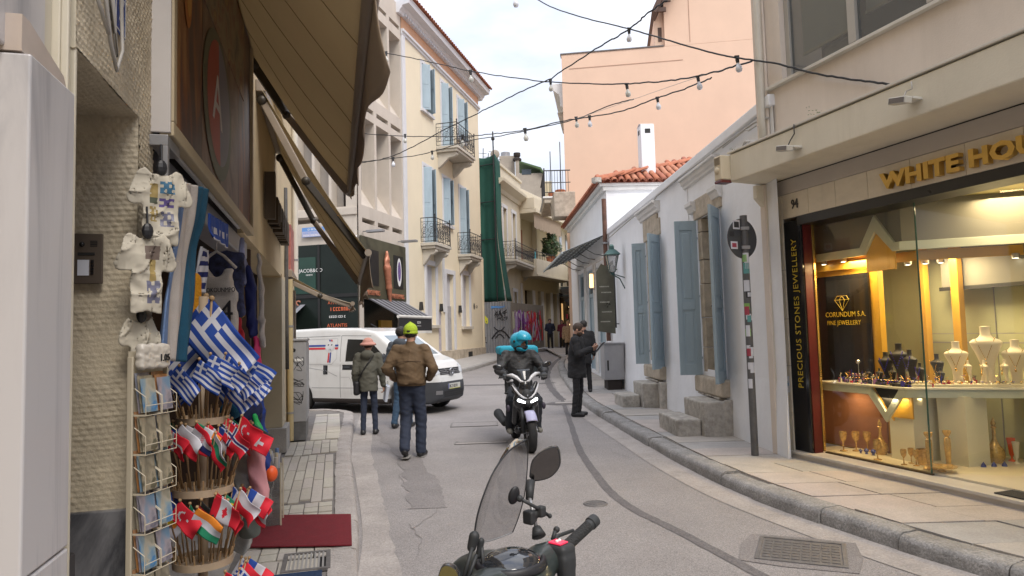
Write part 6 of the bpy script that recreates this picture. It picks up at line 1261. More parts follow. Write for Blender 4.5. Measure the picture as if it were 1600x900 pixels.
# ------------------------------------------------------------------ deco building with recessed balcony
FRZ = frame_rz((.4,.917)); F0 = (.65,41.1,0); bF = thing('deco_building','cream rounded balcony building with scalloped awning and potted shrub at the street bend','building',F0,FRZ)
fo = [(.3,1.5,.6,4.25),(2.5,3.0,.6,4.25),(3.9,4.7,.6,4.2),(5.3,6.0,.6,4.2)]
m = MB(); wall_open(m,-.1,6.5,.0,5.2,fo,depth=.4); m.quad((6.5,0,0),(6.5,6,0),(6.5,6,10),(6.5,0,10)); m.build('wall',m_cr2,bF)
for a,b,c,d in fo: B('opening_glass',M('brown_dark_glass',(.05,.035,.025),rough=.15),bF,a,b,.35,.38,c,d); B('pier',m_pw2,bF,b+.05,b+.42,-.06,-.001,.5,4.25,bevel=.01)
MB().prism([(-.1,-1.0),(5.6,-1.0),(6.4,-.6),(6.6,.2),(-.1,.2)],'z',5.1,6.05).build('balcony_band',m_cr,bF,bevel=.02); MB().prism([(-.1,-1.08),(5.65,-1.08),(6.5,-.65),(6.7,.2),(-.1,.2)],'z',5.0,5.12).build('band_lip',m_cr,bF,bevel=.01)
B('upper_wall',m_cr2,bF,-.1,6.5,.6,.8,6.0,8.9); B('brown_door',M('rust_door',(.32,.13,.06),rough=.6,var=.1),bF,.5,1.5,.55,.6,6.05,8.1); B('upper_opening',m_cr,bF,3.3,3.4,.3,.6,6.05,8.9)
MB().prism([(-.2,-1.1),(5.6,-1.1),(6.5,-.6),(6.7,.3),(6.7,2),(-.2,2)],'z',8.85,9.1).build('roof_slab',m_cr,bF,bevel=.02); MB().prism([(-.2,-1.0),(5.5,-1.0),(6.4,-.5),(6.6,.3),(6.6,2),(-.2,2)],'z',9.1,9.8).build('roof_parapet',m_cr,bF,bevel=.04)
MB().prism([(0,0.2),(5,0.2),(6,.6),(6,2),(0,2)],'z',9.8,10.6).build('upper_parapet',m_cr,bF,bevel=.04); B('round_post',m_cr,bF,5.9,6.15,-.2,.1,9.8,11.1,bevel=.05)
for k in range(16): B('scallop_flap',m_canv2,bF,-.1+.3*k,.19+.3*k,-.92,-.9,7.95-.06*(k%2),8.85)
MB().tube([(-.1,-.95,6.5),(5.6,-.95,6.5),(6.3,-.55,6.5)],.02,6).build('rail',m_iron2,bF); MB().tube([(-.1,-.95,6.3),(5.6,-.95,6.3),(6.3,-.55,6.3)],.015,6).build('rail',m_iron2,bF)
for k in range(14): MB().tube([(.2+.4*k,-.95,6.05),(.2+.4*k,-.95,6.5)],.012,4).build('rail_post',m_iron2,bF)
def foliage(name,center,r,n,leaf,mats,parent,seed,shape=(1,1,1)):
    q = random.Random(seed); ms = [MB() for _ in mats]
    for i in range(n):
        d = Vector((q.gauss(0,1),q.gauss(0,1),q.gauss(0,1))).normalized(); rad = r*(.35+.65*q.random()**.5)*(1+.25*math.sin(d.x*5+seed)*math.cos(d.z*4)); p = Vector(center)+Vector((d.x*shape[0],d.y*shape[1],d.z*shape[2]))*rad
        a = Vector((q.gauss(0,1),q.gauss(0,1),q.gauss(0,.6))).normalized()*leaf*q.uniform(.7,1.3); b = a.orthogonal().normalized()*leaf*.45; k = q.randrange(len(mats)); ms[k].quad(p-a,p+b,p+a,p-b)
    for m_,t in zip(ms,mats): stuff(m_.build(name,t,parent))
m_l1 = M('leaf_dark',(.030,.060,.022),rough=.6,var=.3,scale=8); m_l2 = M('leaf_mid',(.055,.10,.035),rough=.55,var=.3,scale=8)
g = thing('potted_shrub','bushy green shrub in a pot on the cream deco balcony','plant',CF.translation*0+Vector((0,0,0)),0); w_ = Matrix.Translation(F0)@Matrix.Rotation(FRZ,4,'Z')@Vector((3.4,-.6,6.1)); g.location = w_
MB().lathe([(0,0),(.22,0),(.3,.4),(.0,.4)],n=12).build('pot',m_pot,g,smooth=40); MB().tube([(0,0,.3),(.05,0,.9),(0,.05,1.6)],[.05,.03,.01],6).build('stem',m_wood,g); foliage('foliage',(0,0,1.05),.62,900,.11,[m_l1,m_l2],g,3,(1,1,1.25)); foliage('foliage',(.05,0,1.8),.28,200,.1,[m_l1,m_l2],g,4,(1,1,1.2))
# buildings closing the street
GRZ = frame_rz((.2,.98)); G0 = (3.25,47.1,0); bG = thing('far_row_building','far cream row building with stacked balconies at the end of the street','building',G0,GRZ)
B('wall_mass',m_cr,bG,0,16,0,6,0,9.2); B('roof_slab',m_cr,bG,-.2,16,-.6,6,9.2,9.45)
for k in range(4):
    for z_ in (4.6,7.0):
        e = empty('balcony',(0,0,0),0,bG); B('slab',m_cr,e,.4+3.6*k,3.0+3.6*k,-1.1,0,z_,z_+.18,bevel=.01); B('parapet',m_cr,e,.4+3.6*k,3.0+3.6*k,-1.1,-1.0,z_+.18,z_+.95,bevel=.01); B('window',m_glas,bG,1.0+3.6*k,2.2+3.6*k,-.03,0,z_+.2,z_+2.0)
    B('awning_flap',m_canv2,bG,.4+3.6*k,3.0+3.6*k,-1.3,-1.2,8.3,8.9)
sh = thing('far_shops','dark far shops with small warm lights and black canopy at the end of the street','shop front',G0,GRZ)
B('shop_dark',m_dark,sh,-.1,15,-.06,-.002,.5,4.3); B('canopy',M('far_canopy',(.04,.05,.05),rough=.7),sh,-.3,14,-1.6,-.05,4.0,4.15); B('lit_window',M('warm_window',(.95,.55,.22),emit=.55,var=.6,scale=6),sh,.6,1.3,-.09,-.06,1.2,3.6)
q = random.Random(2)
for k in range(26): MB().ball((q.uniform(.5,6),-.3,q.uniform(1.1,3.7)),.07,6,4).build('hanging_light',M('warm_bulb',(1,.7,.35),emit=2.5,var=0),sh)
for k in range(40): B('hanging_goods',rnd.choice([m_wood,m_pw,MATS['spray_crimson'],m_cr2,m_dark]),sh,*(lambda x:(x,x+.25))(q.uniform(.2,9)),-.5,-.4,*(lambda z:(z,z+.3))(q.uniform(.7,3.2)))
g = thing('end_building','plain beige building closing the view at the far end of the street','building',(3.5,66,0),0); B('wall_mass',m_cr2,g,-9,14,0,8,0,9.5); [B('window',m_glas,g,-8+2.6*k,-6.8+2.6*k,-.04,0,3.6,5.6) for k in range(8)]
g = thing('right_far_building','beige building continuing the right side of the street beyond the tiled house','building',(0,0,0),0)
MB().add([(2.6,27,.2),(5.8,62,.2),(12,62,.2),(8,27,.2),(2.6,27,6.2),(5.8,62,6.2),(12,62,6.2),(8,27,6.2)],[(0,4,5,1),(4,7,6,5),(0,3,7,4)]).build('wall',m_cr2,g); 
for k in range(6):
    t = (k+.5)/6; x_,y_ = 2.6+3.2*t,27+35*t; gg = MB(); gg.T = Matrix.Translation((x_,y_,0))@Matrix.Rotation(math.atan2(35,3.25),4,'Z'); gg.box(-1.6,1.6,.0,.06,.7,3.4).build('dark_shopfront',m_dark,g)
    gg = MB(); gg.T = Matrix.Translation((x_,y_,0))@Matrix.Rotation(math.atan2(35,3.25),4,'Z'); gg.box(-1.7,1.7,.0,.7,3.4,3.5).build('shop_canopy',MATS['far_canopy'],g)
    for j in range(3):
        gg = MB(); gg.T = Matrix.Translation((x_,y_,0))@Matrix.Rotation(math.atan2(35,3.25),4,'Z'); gg.box(-1.3+1.0*j,-.9+1.0*j,.06,.25,1.0+.3*j,2.8).build('hanging_goods',[m_wood,MATS['warm_window'],m_cr2][j],g)  # middle slab glows: warm shop light put into its material
# ---- street behind the camera, as plain blocks with dark shop fronts (seen in mirrors and panes)
for nm,lb,x0,x1,y0,y1,h_ in (('rear_left_building','cream building with dark shop fronts down the street behind the viewer, left side',-9,-3.2,-30,-3.5,9),('rear_right_building','beige building with dark shop fronts down the street behind the viewer, right side',7.2,13,-30,-1,8)):
    g = thing(nm,lb,'building',(0,0,0),0); B('wall',m_cwall,g,x0,x1,y0,y1,0,h_); xf = x1 if x0<0 else x0; sd = 1 if x0<0 else -1
    for k in range(6): B('shop_opening',m_dark,g,xf,xf+sd*.05,y1-1-4.2*k-3.2,y1-1-4.2*k,.2,2.9); B('shop_awning',m_canv2,g,xf+sd*.02,xf+sd*1.1,y1-1-4.2*k-3.3,y1-.9-4.2*k,3.0,3.1); B('window',m_glas,g,xf,xf+sd*.04,y1-1.8-4.2*k-1.4,y1-1.8-4.2*k,4.6,6.4)
# ------------------------------------------------------------------ white van
def trace(fn, P, d, n=40):
    P = np.array(P,float); d = np.array(d,float)/np.linalg.norm(d)
    for _ in range(n):
        P = P+d*np.clip(fn(P),-.05,.2)[...,None]
    return P
def decal(name, fn, pts2, plane, d, start, mat, parent, off=.004, nu=14, nv=10, quadlist=None, **kw):
    """drape a bilinear patch (4 corners, in the plane given by two axes) on the surface along d"""
    c = [np.array(p,float) for p in pts2]; G = []
    for i in range(nu+1):
        for j in range(nv+1):
            u,v = i/nu,j/nv; q = (1-u)*(1-v)*c[0]+u*(1-v)*c[1]+u*v*c[2]+(1-u)*v*c[3]; p = [0,0,0]; p[plane[0]] = q[0]; p[plane[1]] = q[1]
            k = 3-plane[0]-plane[1]; p[k] = start; G.append(p)
    S = trace(fn,G,d)-np.array(d,float)/np.linalg.norm(d)*off; m = MB(); k = nv+1
    m.add([tuple(map(float,s)) for s in S],[(i*k+j,(i+1)*k+j,(i+1)*k+j+1,i*k+j+1) for i in range(nu) for j in range(nv)]); return m.build(name,mat,parent,smooth=True,**kw)
def polysdf(X,Z,poly):
    d = np.full(X.shape,1e9,np.float32); s = np.ones(X.shape,np.float32); n = len(poly)
    for i in range(n):
        a = poly[i]; b = poly[i-1]; ex,ez = b[0]-a[0],b[1]-a[1]; wx,wz = X-a[0],Z-a[1]; t = np.clip((wx*ex+wz*ez)/(ex*ex+ez*ez),0,1)
        d = np.minimum(d,(wx-ex*t)**2+(wz-ez*t)**2); c1 = Z>=a[1]; c2 = Z<b[1]; c3 = ex*wz>ez*wx
        s = np.where((c1&c2&c3)|(~c1&~c2&~c3),-s,s)
    return s*np.sqrt(d)
VP = [(-2.1,.30),(-2.12,.9),(-2.06,1.66),(-1.92,1.80),(-.6,1.83),(.3,1.80),(.72,1.72),(1.5,1.16),(1.85,1.05),(2.05,.92),(2.13,.75),(2.2,.55),(2.18,.32),(2.0,.24),(-2.0,.26)]
def vw(x,z):
    w = .84-.11*np.clip((z-.95)/.9,0,1)**1.7-.03*np.clip((.5-z)/.3,0,1); w = w-.36*np.clip((x-1.45)/.78,0,1.1)**2.3-.05*np.clip((-x-1.9)/.25,0,1)**2; return w
def van_fn(P, arches=True):
    x,y,z = P[...,0],P[...,1],P[...,2]; d = smax(.07, polysdf(x,z,VP)-.035, np.abs(y)-vw(x,z))
    if arches:
        for ax_ in (1.45,-1.275): d = smax(.015, d, -np.maximum(np.hypot(x-ax_,z-.31)-.375,.52-np.abs(y)))
    # side swage and lower step
    return d+.006*np.exp(-((z-1.0)/.05)**2)*(np.abs(x)<1.9)
van = thing('delivery_van','white delivery van with red and blue ribbon stripes on its side crossing the junction','van',(-3.34,15.57,.0),R(-24))
m_van = M('van_white_paint',(.66,.66,.65),rough=.35,var=.04,scale=1.5,coat=.6,stain=.15,stain_col=(.48,.46,.43)); streak(m_van,.3,(.36,.33,.29),2,.3,.5,.8); m_bump = M('bumper_grey',(.045,.048,.055),rough=.55,var=.1,scale=5); m_rub = M('tyre_rubber',(.022,.022,.023),rough=.85,var=.2,scale=9); m_hub = M('steel_wheel',(.30,.30,.31),rough=.4,metal=.6,var=.1)
m_vg = M('van_tinted_glass',(.012,.014,.016),rough=.04,var=.1); m_ws = M('van_windscreen',(.22,.27,.30),rough=.05,var=.15,scale=1)
body = net_obj('body',van_fn,(-2.3,-1,.1),(2.4,1,2.0),.026,m_van,van,smooth=60)
paint(body,[m_van,m_bump,m_dark],lambda c,n:np.where((c[:,0]>1.30)&(c[:,2]<.66+.0*c[:,0])&(np.hypot(c[:,0]-1.45,c[:,2]-.31)>.0),1,np.where((c[:,2]<.31)|((np.hypot(c[:,0]+1.275,c[:,2]-.31)<.37)),2,0)))
side = -1
vsm = lambda P: van_fn(P,False)
for sgn in (-1,1):
    D_ = (0,-sgn,0); st = 1.0*sgn
    decal('side_window',vsm,[(.02,1.12),(.05,1.60),(.62,1.58),(1.12,1.14)],(0,2),D_,st,m_vg,van,off=.004); decal('quarter_window',vsm,[(1.0,1.14),(1.0,1.28),(1.02,1.28),(1.34,1.10)],(0,2),D_,st,m_vg,van,off=.004,nu=6,nv=6)
    def rib(name,pts,w,mat,off=.003):
        for (a,b) in zip(pts,pts[1:]):
            dx,dz = b[0]-a[0],b[1]-a[1]; l = math.hypot(dx,dz); nx,nz = -dz/l*w,dx/l*w
            decal(name,vsm,[(a[0]-nx,a[1]-nz),(b[0]-nx,b[1]-nz),(b[0]+nx,b[1]+nz),(a[0]+nx,a[1]+nz)],(0,2),D_,st,mat,van,off=off,nu=8,nv=1)
    rib('door_seam',[(-.12,.34),(-.12,1.68),(.66,1.66)],.004,m_bump); rib('door_seam',[(-1.75,1.66),(-.16,1.68)],.004,m_bump); rib('window_pressing',[(-1.7,1.60),(-.22,1.62),(-.22,1.18),(-.35,1.06),(-1.7,1.06)],.003,MATS['stainless'] if 'stainless' in MATS else M('seam_grey',(.36,.36,.37),rough=.5))
    rib('rub_line',[(-.9,.55),(1.0,.55)],.007,MATS['seam_grey']); rib('fuel_flap_seam',[(-.10,.78),(.12,.78),(.17,.70),(.17,.40)],.003,MATS['seam_grey']); rib('sliding_rail',[(-2.0,.99),(-.95,.98),(-.5,.92),(-.2,.80)],.006,MATS['seam_grey'])
    decal('stripe_blue',vsm,[(-1.72,1.45),(-.54,1.45),(-.54,1.49),(-1.72,1.49)],(0,2),D_,st,M('ribbon_blue',(.02,.05,.28),rough=.35),van,off=.004); decal('stripe_red',vsm,[(-1.72,1.385),(-.54,1.385),(-.54,1.43),(-1.72,1.43)],(0,2),D_,st,M('ribbon_red',(.55,.02,.03),rough=.35),van,off=.004)
    decal('stripe_blue',vsm,[(-.28,1.45),(-.19,1.45),(-.19,1.49),(-.28,1.49)],(0,2),D_,st,MATS['ribbon_blue'],van,off=.004); decal('stripe_red',vsm,[(-.28,1.385),(-.19,1.385),(-.19,1.43),(-.28,1.43)],(0,2),D_,st,MATS['ribbon_red'],van,off=.004)
    decal('stripe_red',vsm,[(-.47,1.10),(-.43,1.10),(-.41,1.32),(-.45,1.32)],(0,2),D_,st,MATS['ribbon_red'],van,off=.004); decal('stripe_blue',vsm,[(-.42,1.10),(-.38,1.10),(-.37,1.32),(-.40,1.32)],(0,2),D_,st,MATS['ribbon_blue'],van,off=.004)
    for k in range(2): decal('ribbon_end',vsm,[(-.44+.05*k,1.56),(-.40+.05*k,1.56),(-.42+.05*k,1.60),(-.46+.05*k,1.60)],(0,2),D_,st,MATS['ribbon_red' if k else 'ribbon_blue'],van,off=.004,nu=2,nv=2)
    decal('diamond_badge',vsm,[(-.56,1.435),(-.42,1.30),(-.28,1.435),(-.42,1.57)],(0,2),D_,st,M('badge_pale',(.62,.62,.64),rough=.4),van,off=.006)
    for a,b,c_,d_ in ((-.48,1.47,-.45,1.50),(-.39,1.47,-.36,1.50),(-.44,1.36,-.43,1.40),(-.40,1.36,-.39,1.40)): decal('badge_mark',vsm,[(a,b),(c_,b),(c_+.01,d_),(a+.01,d_)],(0,2),D_,st,m_ink,van,off=.008,nu=2,nv=2)
    decal('handle_recess',vsm,[(-.58,.84),(-.46,.84),(-.46,1.04),(-.58,1.04)],(0,2),D_,st,m_ink,van,off=.003); decal('slide_handle',vsm,[(-.545,.86),(-.50,.86),(-.50,1.02),(-.545,1.02)],(0,2),D_,st,m_bump,van,off=.02,nu=3,nv=5)
    decal('handle_recess',vsm,[(-.06,.94),(.20,.94),(.20,1.05),(-.06,1.05)],(0,2),D_,st,m_ink,van,off=.003); decal('door_handle',vsm,[(-.02,.98),(.15,.98),(.15,1.02),(-.02,1.02)],(0,2),D_,st,m_bump,van,off=.02,nu=5,nv=2)
    # mirror
    net_obj('door_mirror',lambda P:rbox(P,(1.02,sgn*.93,1.16),(.06,.10,.11),.04),(.85,sgn*.93-.2,.95),(1.2,sgn*.93+.2,1.35),.02,m_bump,van)
    # lights
    decal('headlight',vsm,[(.86 if 0 else .58*sgn,.80),(.40*sgn,.84),(.50*sgn,.98),(.66*sgn,1.02)],(1,2),(-1,0,0),2.6,M('headlamp_glass',(.55,.57,.60),rough=.05,var=.2,scale=20),van,off=.01); decal('fog_lamp',vsm,[(.58*sgn,.40),(.46*sgn,.40),(.46*sgn,.48),(.58*sgn,.48)],(1,2),(-1,0,0),2.6,m_hub,van,off=.008,nu=5,nv=4)
decal('windscreen',vsm,[(-.60,.82),(.60,.82),(.66,1.42),(-.66,1.42)][:0] or [(-.60,1.66),(.60,1.66),(.64,1.22),(-.64,1.22)],(1,2),(-1,0,0),2.6,m_ws,van,off=.006,nu=20,nv=12)
decal('grille',vsm,[(-.42,.80),(.42,.80),(.46,.93),(-.46,.93)],(1,2),(-1,0,0),2.6,m_ink,van,off=.008)
for k in range(3): decal('grille_bar',vsm,[(-.40,.815+.037*k),(.40,.815+.037*k),(.40,.828+.037*k),(-.40,.828+.037*k)],(1,2),(-1,0,0),2.6,m_hub,van,off=.018,nv=1)
decal('chrome_v',vsm,[(-.20,.93),(-.17,.93),(-.05,.78),(-.09,.78)],(1,2),(-1,0,0),2.6,MATS['silver'],van,off=.02,nu=3); decal('chrome_v',vsm,[(.20,.93),(.17,.93),(.05,.78),(.09,.78)],(1,2),(-1,0,0),2.6,MATS['silver'],van,off=.02,nu=3)
MB().lathe([(.058,-.012),(.075,-.012),(.078,.0),(.075,.012),(.058,.012),(.058,-.012)],(2.185,0,.86),28,'x').build('round_emblem',MATS['silver'],van,smooth=40); B('emblem_bar',MATS['silver'],van,2.18,2.20,-.085,.085,.845,.875,bevel=.003)
decal('lower_intake',vsm,[(-.38,.34),(.38,.34),(.42,.46),(-.42,.46)],(1,2),(-1,0,0),2.6,m_ink,van,off=.006)
for k in range(2): decal('intake_bar',vsm,[(-.40,.37+.04*k),(.40,.37+.04*k),(.40,.378+.04*k),(-.40,.378+.04*k)],(1,2),(-1,0,0),2.6,m_bump,van,off=.014,nv=1)
B('number_plate',M('plate_white',(.6,.6,.56),rough=.4),van,2.235,2.243,-.26,.26,.50,.61,bevel=.003); B('plate_blue_end',MATS['ribbon_blue'],van,2.2432,2.2445,-.26,-.225,.50,.61); text('IKZ 8210',.095,m_ink,van,(2.2445,-.21,.522),rot=(R(90),0,R(90)),sx=.95)
B('plate_yellow_foot',MATS['spray_yellow'],van,2.2432,2.2443,-.22,.26,.497,.506)
decal('hood_print',vsm,[(1.62,-.35),(1.62,.0),(1.80,.0),(1.80,-.35)][:0] or [(1.65,-.30),(1.75,-.30),(1.75,.05),(1.65,.05)],(0,1),(0,0,-1),2.2,m_ink,van,off=.003,nu=2,nv=2).scale=(1,1,1)
for wm in ((.2,1.18),(-.45,1.2)): MB().tube([(1.50,wm[0],1.21),(1.30,wm[0]+.3,1.36)],.008,5).build('wiper',m_ink,van)
MB().tube([(.25,0,1.86),(.1,0,1.93)],.008,5).build('aerial',m_ink,van)
def wheel(parent,x,y,z,r,w,rzv=0,tyre=m_rub,rim=m_hub,axis='y',spokes=5,name='wheel'):
    e = empty(name,(x,y,z),rzv,parent); t = r*.30
    MB().lathe([(r-t,-w*.45),(r-t*.55,-w*.5),(r-.012,-w*.42),(r,-w*.25),(r,w*.25),(r-.012,w*.42),(r-t*.55,w*.5),(r-t,w*.45)],n=36,axis=axis).build('tyre',tyre,e,smooth=50)
    MB().lathe([(r-t,-w*.44),(r-t-.01,-w*.2),(r-t-.015,w*.2),(r-t,w*.44)],n=32,axis=axis).build('rim',rim,e,smooth=50)
    for sd in (-1,1):
        m = MB()
        for k in range(spokes):
            a = 2*math.pi*k/spokes; c,s_ = math.cos(a),math.sin(a); q = MB().box(0,r-t,-.02-.01,.02+.01,-.006,.006)
            for v in q.v:
                u,tt,ww = v; X_,Z_ = u*c-tt*s_,u*s_+tt*c; m.v.append((X_,sd*w*.3+ww,Z_) if axis=='y' else (sd*w*.3+ww,X_,Z_))
            b_ = len(m.v)-8; m.f += [tuple(b_+i for i in f) for f in q.f]; m.mi += [0]*6
        m.lathe([(.001,sd*w*.34),(.06,sd*w*.34),(.065,sd*w*.25)],n=16,axis=axis); m.build('spokes',rim,e,smooth=30)
    return e
for ax_ in (1.45,-1.275):
    for sgn in (-1,1): wheel(van,ax_,sgn*.70,.31,.31,.19)
MB().box(-1.9,1.9,-.6,.6,.22,.34).build('underbody',m_dark,van)
# ------------------------------------------------------------------ people
def rotm(yaw,pitch=0,roll=0):
    return np.array((Matrix.Rotation(yaw,3,'Z')@Matrix.Rotation(pitch,3,'X')@Matrix.Rotation(roll,3,'Y')),float)
m_skin = M('skin',(.48,.27,.19),rough=.5,var=.06,scale=20); m_skin2 = M('skin_tanned',(.36,.19,.125),rough=.5,var=.06,scale=20)
m_hairb = M('hair_black',(.018,.014,.012),rough=.6,var=.4,scale=60,bump=.8,bscale=120); m_hairbr = M('hair_brown',(.05,.028,.016),rough=.6,var=.4,scale=60,bump=.8,bscale=120)
def hand_fn(P,w,d,n,curl=.5,s=1,side=1):
    """palm and five fingers: w wrist, d forearm direction, n palm normal"""
    d = np.array(d,float)/np.linalg.norm(d); n = np.array(n,float); n = n-d*(n@d); n /= np.linalg.norm(n); l = np.cross(d,n)*side; w = np.array(w,float)
    out = su(.012,*[seg(P,w+l*o*.6*s,w+(d*.075+l*o)*s,.016*s,.013*s) for o in (-.028,-.009,.011,.029)]); out = su(.02,out,seg(P,w-d*.03*s,w+d*.01*s,.026*s,.024*s))
    for o,L,c in ((-.030,.062,1.15),(-.010,.074,1.0),(.011,.080,.95),(.031,.070,.85)):
        p = w+(d*.078+l*o)*s; a = 0; ln = [L*.45,L*.32,L*.26]
        for k in range(3):
            a += curl*c; q = p+(d*math.cos(a)+n*math.sin(a))*ln[k]*s; out = np.minimum(out,seg(P,p,q,(.0088-.0008*k)*s)) if k==0 else su(.002,out,seg(P,p,q,(.0088-.0008*k)*s)); p = q
    b = w+(d*.02+l*.03)*s; c1 = b+(d*.030+l*.026+n*.012)*s; c2 = c1+(d*.034+l*.008+n*.016)*s; return su(.006,out,seg(P,b,c1,.0125*s,.010*s),seg(P,c1,c2,.010*s,.008*s))
def head_fn(P,c,Rm,s=1,beard=0):
    q = ((P-np.array(c))@Rm)/s      # local: x side, y forward, z up
    q = q.copy(); x = np.abs(q[...,0]); qa = np.stack([x,q[...,1],q[...,2]],-1)
    d = su(.03,ell(q,(0,-.015,.025),(.077,.097,.092)),ell(q,(0,.02,-.05),(.058,.070,.066)),ell(q,(0,.045,-.083),(.030,.030,.024)))
    d = ss(.02,d,ell(qa,(.032,.098,.006),(.020,.018,.012))); d = su(.012,d,seg(q,(0,.088,.008),(0,.112,-.028),.008,.013),ell(qa,(.014,.100,-.032),(.008,.010,.007)),seg(qa,(.010,.092,.026),(.045,.078,.024),.007,.006))
    d = su(.006,d,seg(q,(-.020,.090,-.056),(.020,.090,-.056),.0075),seg(q,(-.016,.088,-.066),(.016,.088,-.066),.0075)); d = su(.006,d,ell(qa,(.079,-.012,-.005),(.010,.020,.030)))
    return d*s
def add_eyes(m,c,Rm,s=1):
    for sx_ in (-1,1): m.ball(tuple(np.array(c)+Rm@np.array([sx_*.031,.082,.007])*s),.0115*s,8,6)
DEF = dict(hip=(0,0,.95),kneeR=(.10,.02,.50),kneeL=(-.10,.02,.50),ankR=(.11,-.03,.09),ankL=(-.11,-.03,.09),toeR=(.13,.12,.03),toeL=(-.13,.12,.03),chest=(0,0,1.28),shR=(.185,-.01,1.43),shL=(-.185,-.01,1.43),elR=(.235,-.05,1.14),elL=(-.235,-.05,1.14),wrR=(.245,.05,.90),wrL=(-.245,.05,.90),neck=(0,-.01,1.50),head=(0,.01,1.635))
def person(label, loc, rz, H, coat, trous, shoe, hem=.86, pose=None, skin=m_skin, hair=None, hat=None, yaw=0, pitch=0, h=.013, slim=1.0, legr=(.083,.062,.055), curl=.5, pnR=(-1,.2,0), pnL=(1,.2,0), show_hands=True, name='person', cat='person', collar=True, seed=0, hood=False, coat_r=0, gloves=None, parent_extra=None, hairfn=None, group=None):
    J = dict(DEF); J.update(pose or {}); s = H/1.75; J = {k:np.array(v,float)*s for k,v in J.items()}
    g = thing(name,label,cat,loc,rz,group); Rm = rotm(yaw,pitch); hc = J['head']
    # body: one continuous skin mesh (head and hands meshed finer than the hidden rest)
    parts = []
    bf = lambda P: su(.05*s,ell(P,(J['chest']*.97),(.13*s,.085*s,.2*s)),seg(P,J['chest'],J['hip'],.10*s,.11*s),seg(P,J['neck']-np.array([0,0,.06*s]),hc-np.array([0,.02*s,.06*s]),.056*s,.050*s),seg(P,J['shR'],J['elR'],.035*s),seg(P,J['elR'],J['wrR'],.032*s,.022*s),seg(P,J['shL'],J['elL'],.035*s),seg(P,J['elL'],J['wrL'],.032*s,.022*s),seg(P,J['hip']+np.array([.07*s,0,0]),J['kneeR'],.06*s,.045*s),seg(P,J['kneeR'],J['ankR'],.045*s,.03*s),seg(P,J['hip']-np.array([.07*s,0,0]),J['kneeL'],.06*s,.045*s),seg(P,J['kneeL'],J['ankL'],.045*s,.03*s))
    allp = np.array(list(J.values())); lo = allp.min(0)-.25*s; hi = allp.max(0)+.2*s; m = MB()
    def addn(fn,lo,hi,hh):
        V,F = nets(fn,lo,hi,hh); b = len(m.v); m.v += [tuple(map(float,v)) for v in V]; m.f += [tuple(int(b+i) for i in f) for f in F]; m.mi += [0]*len(F)
    addn(bf,lo,hi,.024)
    addn(lambda P: su(.02,head_fn(P,hc,Rm,s),seg(P,hc+Rm@np.array([0,-.03,-.06])*s,J['neck'],.05*s,.054*s)),hc-.17*s,hc+.15*s,.0075 if h<.02 else .014)
    if show_hands and gloves is None:
        for w,e,pn,sd in ((J['wrR'],J['elR'],pnR,1),(J['wrL'],J['elL'],pnL,-1)):
            d = w-e; addn(lambda P:hand_fn(P,w,d,pn,curl,s,sd),w-.17*s,w+.17*s,.0055)
    m.build('body',skin,g,smooth=True)
    em = MB(); add_eyes(em,hc,Rm,s)
    # clothes
    up = np.array([0,0,1.0]); hipc = J['hip']; hz0 = hem*s
    def coatf(P):
        top = su(.06*s,ell(P,J['chest']+up*.02*s,((.185+coat_r)*slim*s,.125*s,.20*s)),seg(P,J['shL']*np.array([.8,1,1])-up*.012*s,J['shR']*np.array([.8,1,1])-up*.012*s,.068*s),seg(P,J['chest']-up*.10*s,np.array([hipc[0],hipc[1],max(hz0,.78*s)]),(.145+coat_r)*slim*s,(.150+coat_r)*slim*s))
        if hem<.8: top = su(.05*s,top,seg(P,hipc,np.array([hipc[0],hipc[1],hz0]),.15*s,.16*s))
        for a,b,c in ((J['shR'],J['elR'],J['wrR']),(J['shL'],J['elL'],J['wrL'])): top = su(.035*s,top,seg(P,a,b,(.068+coat_r*.4)*s,(.056+coat_r*.4)*s)); top = su(.02*s,top,seg(P,b,c-(c-b)*.08,(.056+coat_r*.4)*s,(.043+coat_r*.3)*s))
        d = top+folds(P,.008*s,(8,8,7),seed)+folds(P,.004*s,(22,20,17),seed+2)
        if collar: d = su(.02*s,d,seg(P,J['neck']-up*.035*s,J['neck']+up*.015*s,.070*s,.062*s))
        if hood: d = su(.04*s,d,ell(P,J['neck']+np.array([0,-.10,-.03])*s,(.12*s,.07*s,.09*s)))
        # hem cut only under the torso, keep sleeves
        tors = np.abs(P[...,0]-hipc[0])<.21*s
        cut = np.where(tors & (np.hypot(P[...,0]-hipc[0],P[...,1]-hipc[1])<.23*s), hz0-P[...,2]+.006*np.sin(P[...,0]*30), -1)
        return smax(.008,d,cut)
    net_obj('coat',coatf,lo,hi,h,coat,g)
    def trf(P):
        d = su(.04*s,ell(P,hipc-up*.01*s,(.158*slim*s,.115*s,.12*s)),seg(P,hipc+np.array([.078*s,0,-.03*s]),J['kneeR'],legr[0]*s,legr[1]*s),seg(P,hipc-np.array([.078*s,0,.03*s]),J['kneeL'],legr[0]*s,legr[1]*s))
        d = su(.02*s,d,seg(P,J['kneeR'],J['ankR']+up*.0,legr[1]*s,legr[2]*s),seg(P,J['kneeL'],J['ankL'],legr[1]*s,legr[2]*s))
        return smax(.006,d+folds(P,.005*s,(14,14,16),seed+5),.055*s-P[...,2])
    net_obj('trousers',trf,np.array([-.35*s+hipc[0],lo[1],0]),np.array([.35*s+hipc[0],hi[1],1.12*s]),h,trous,g)
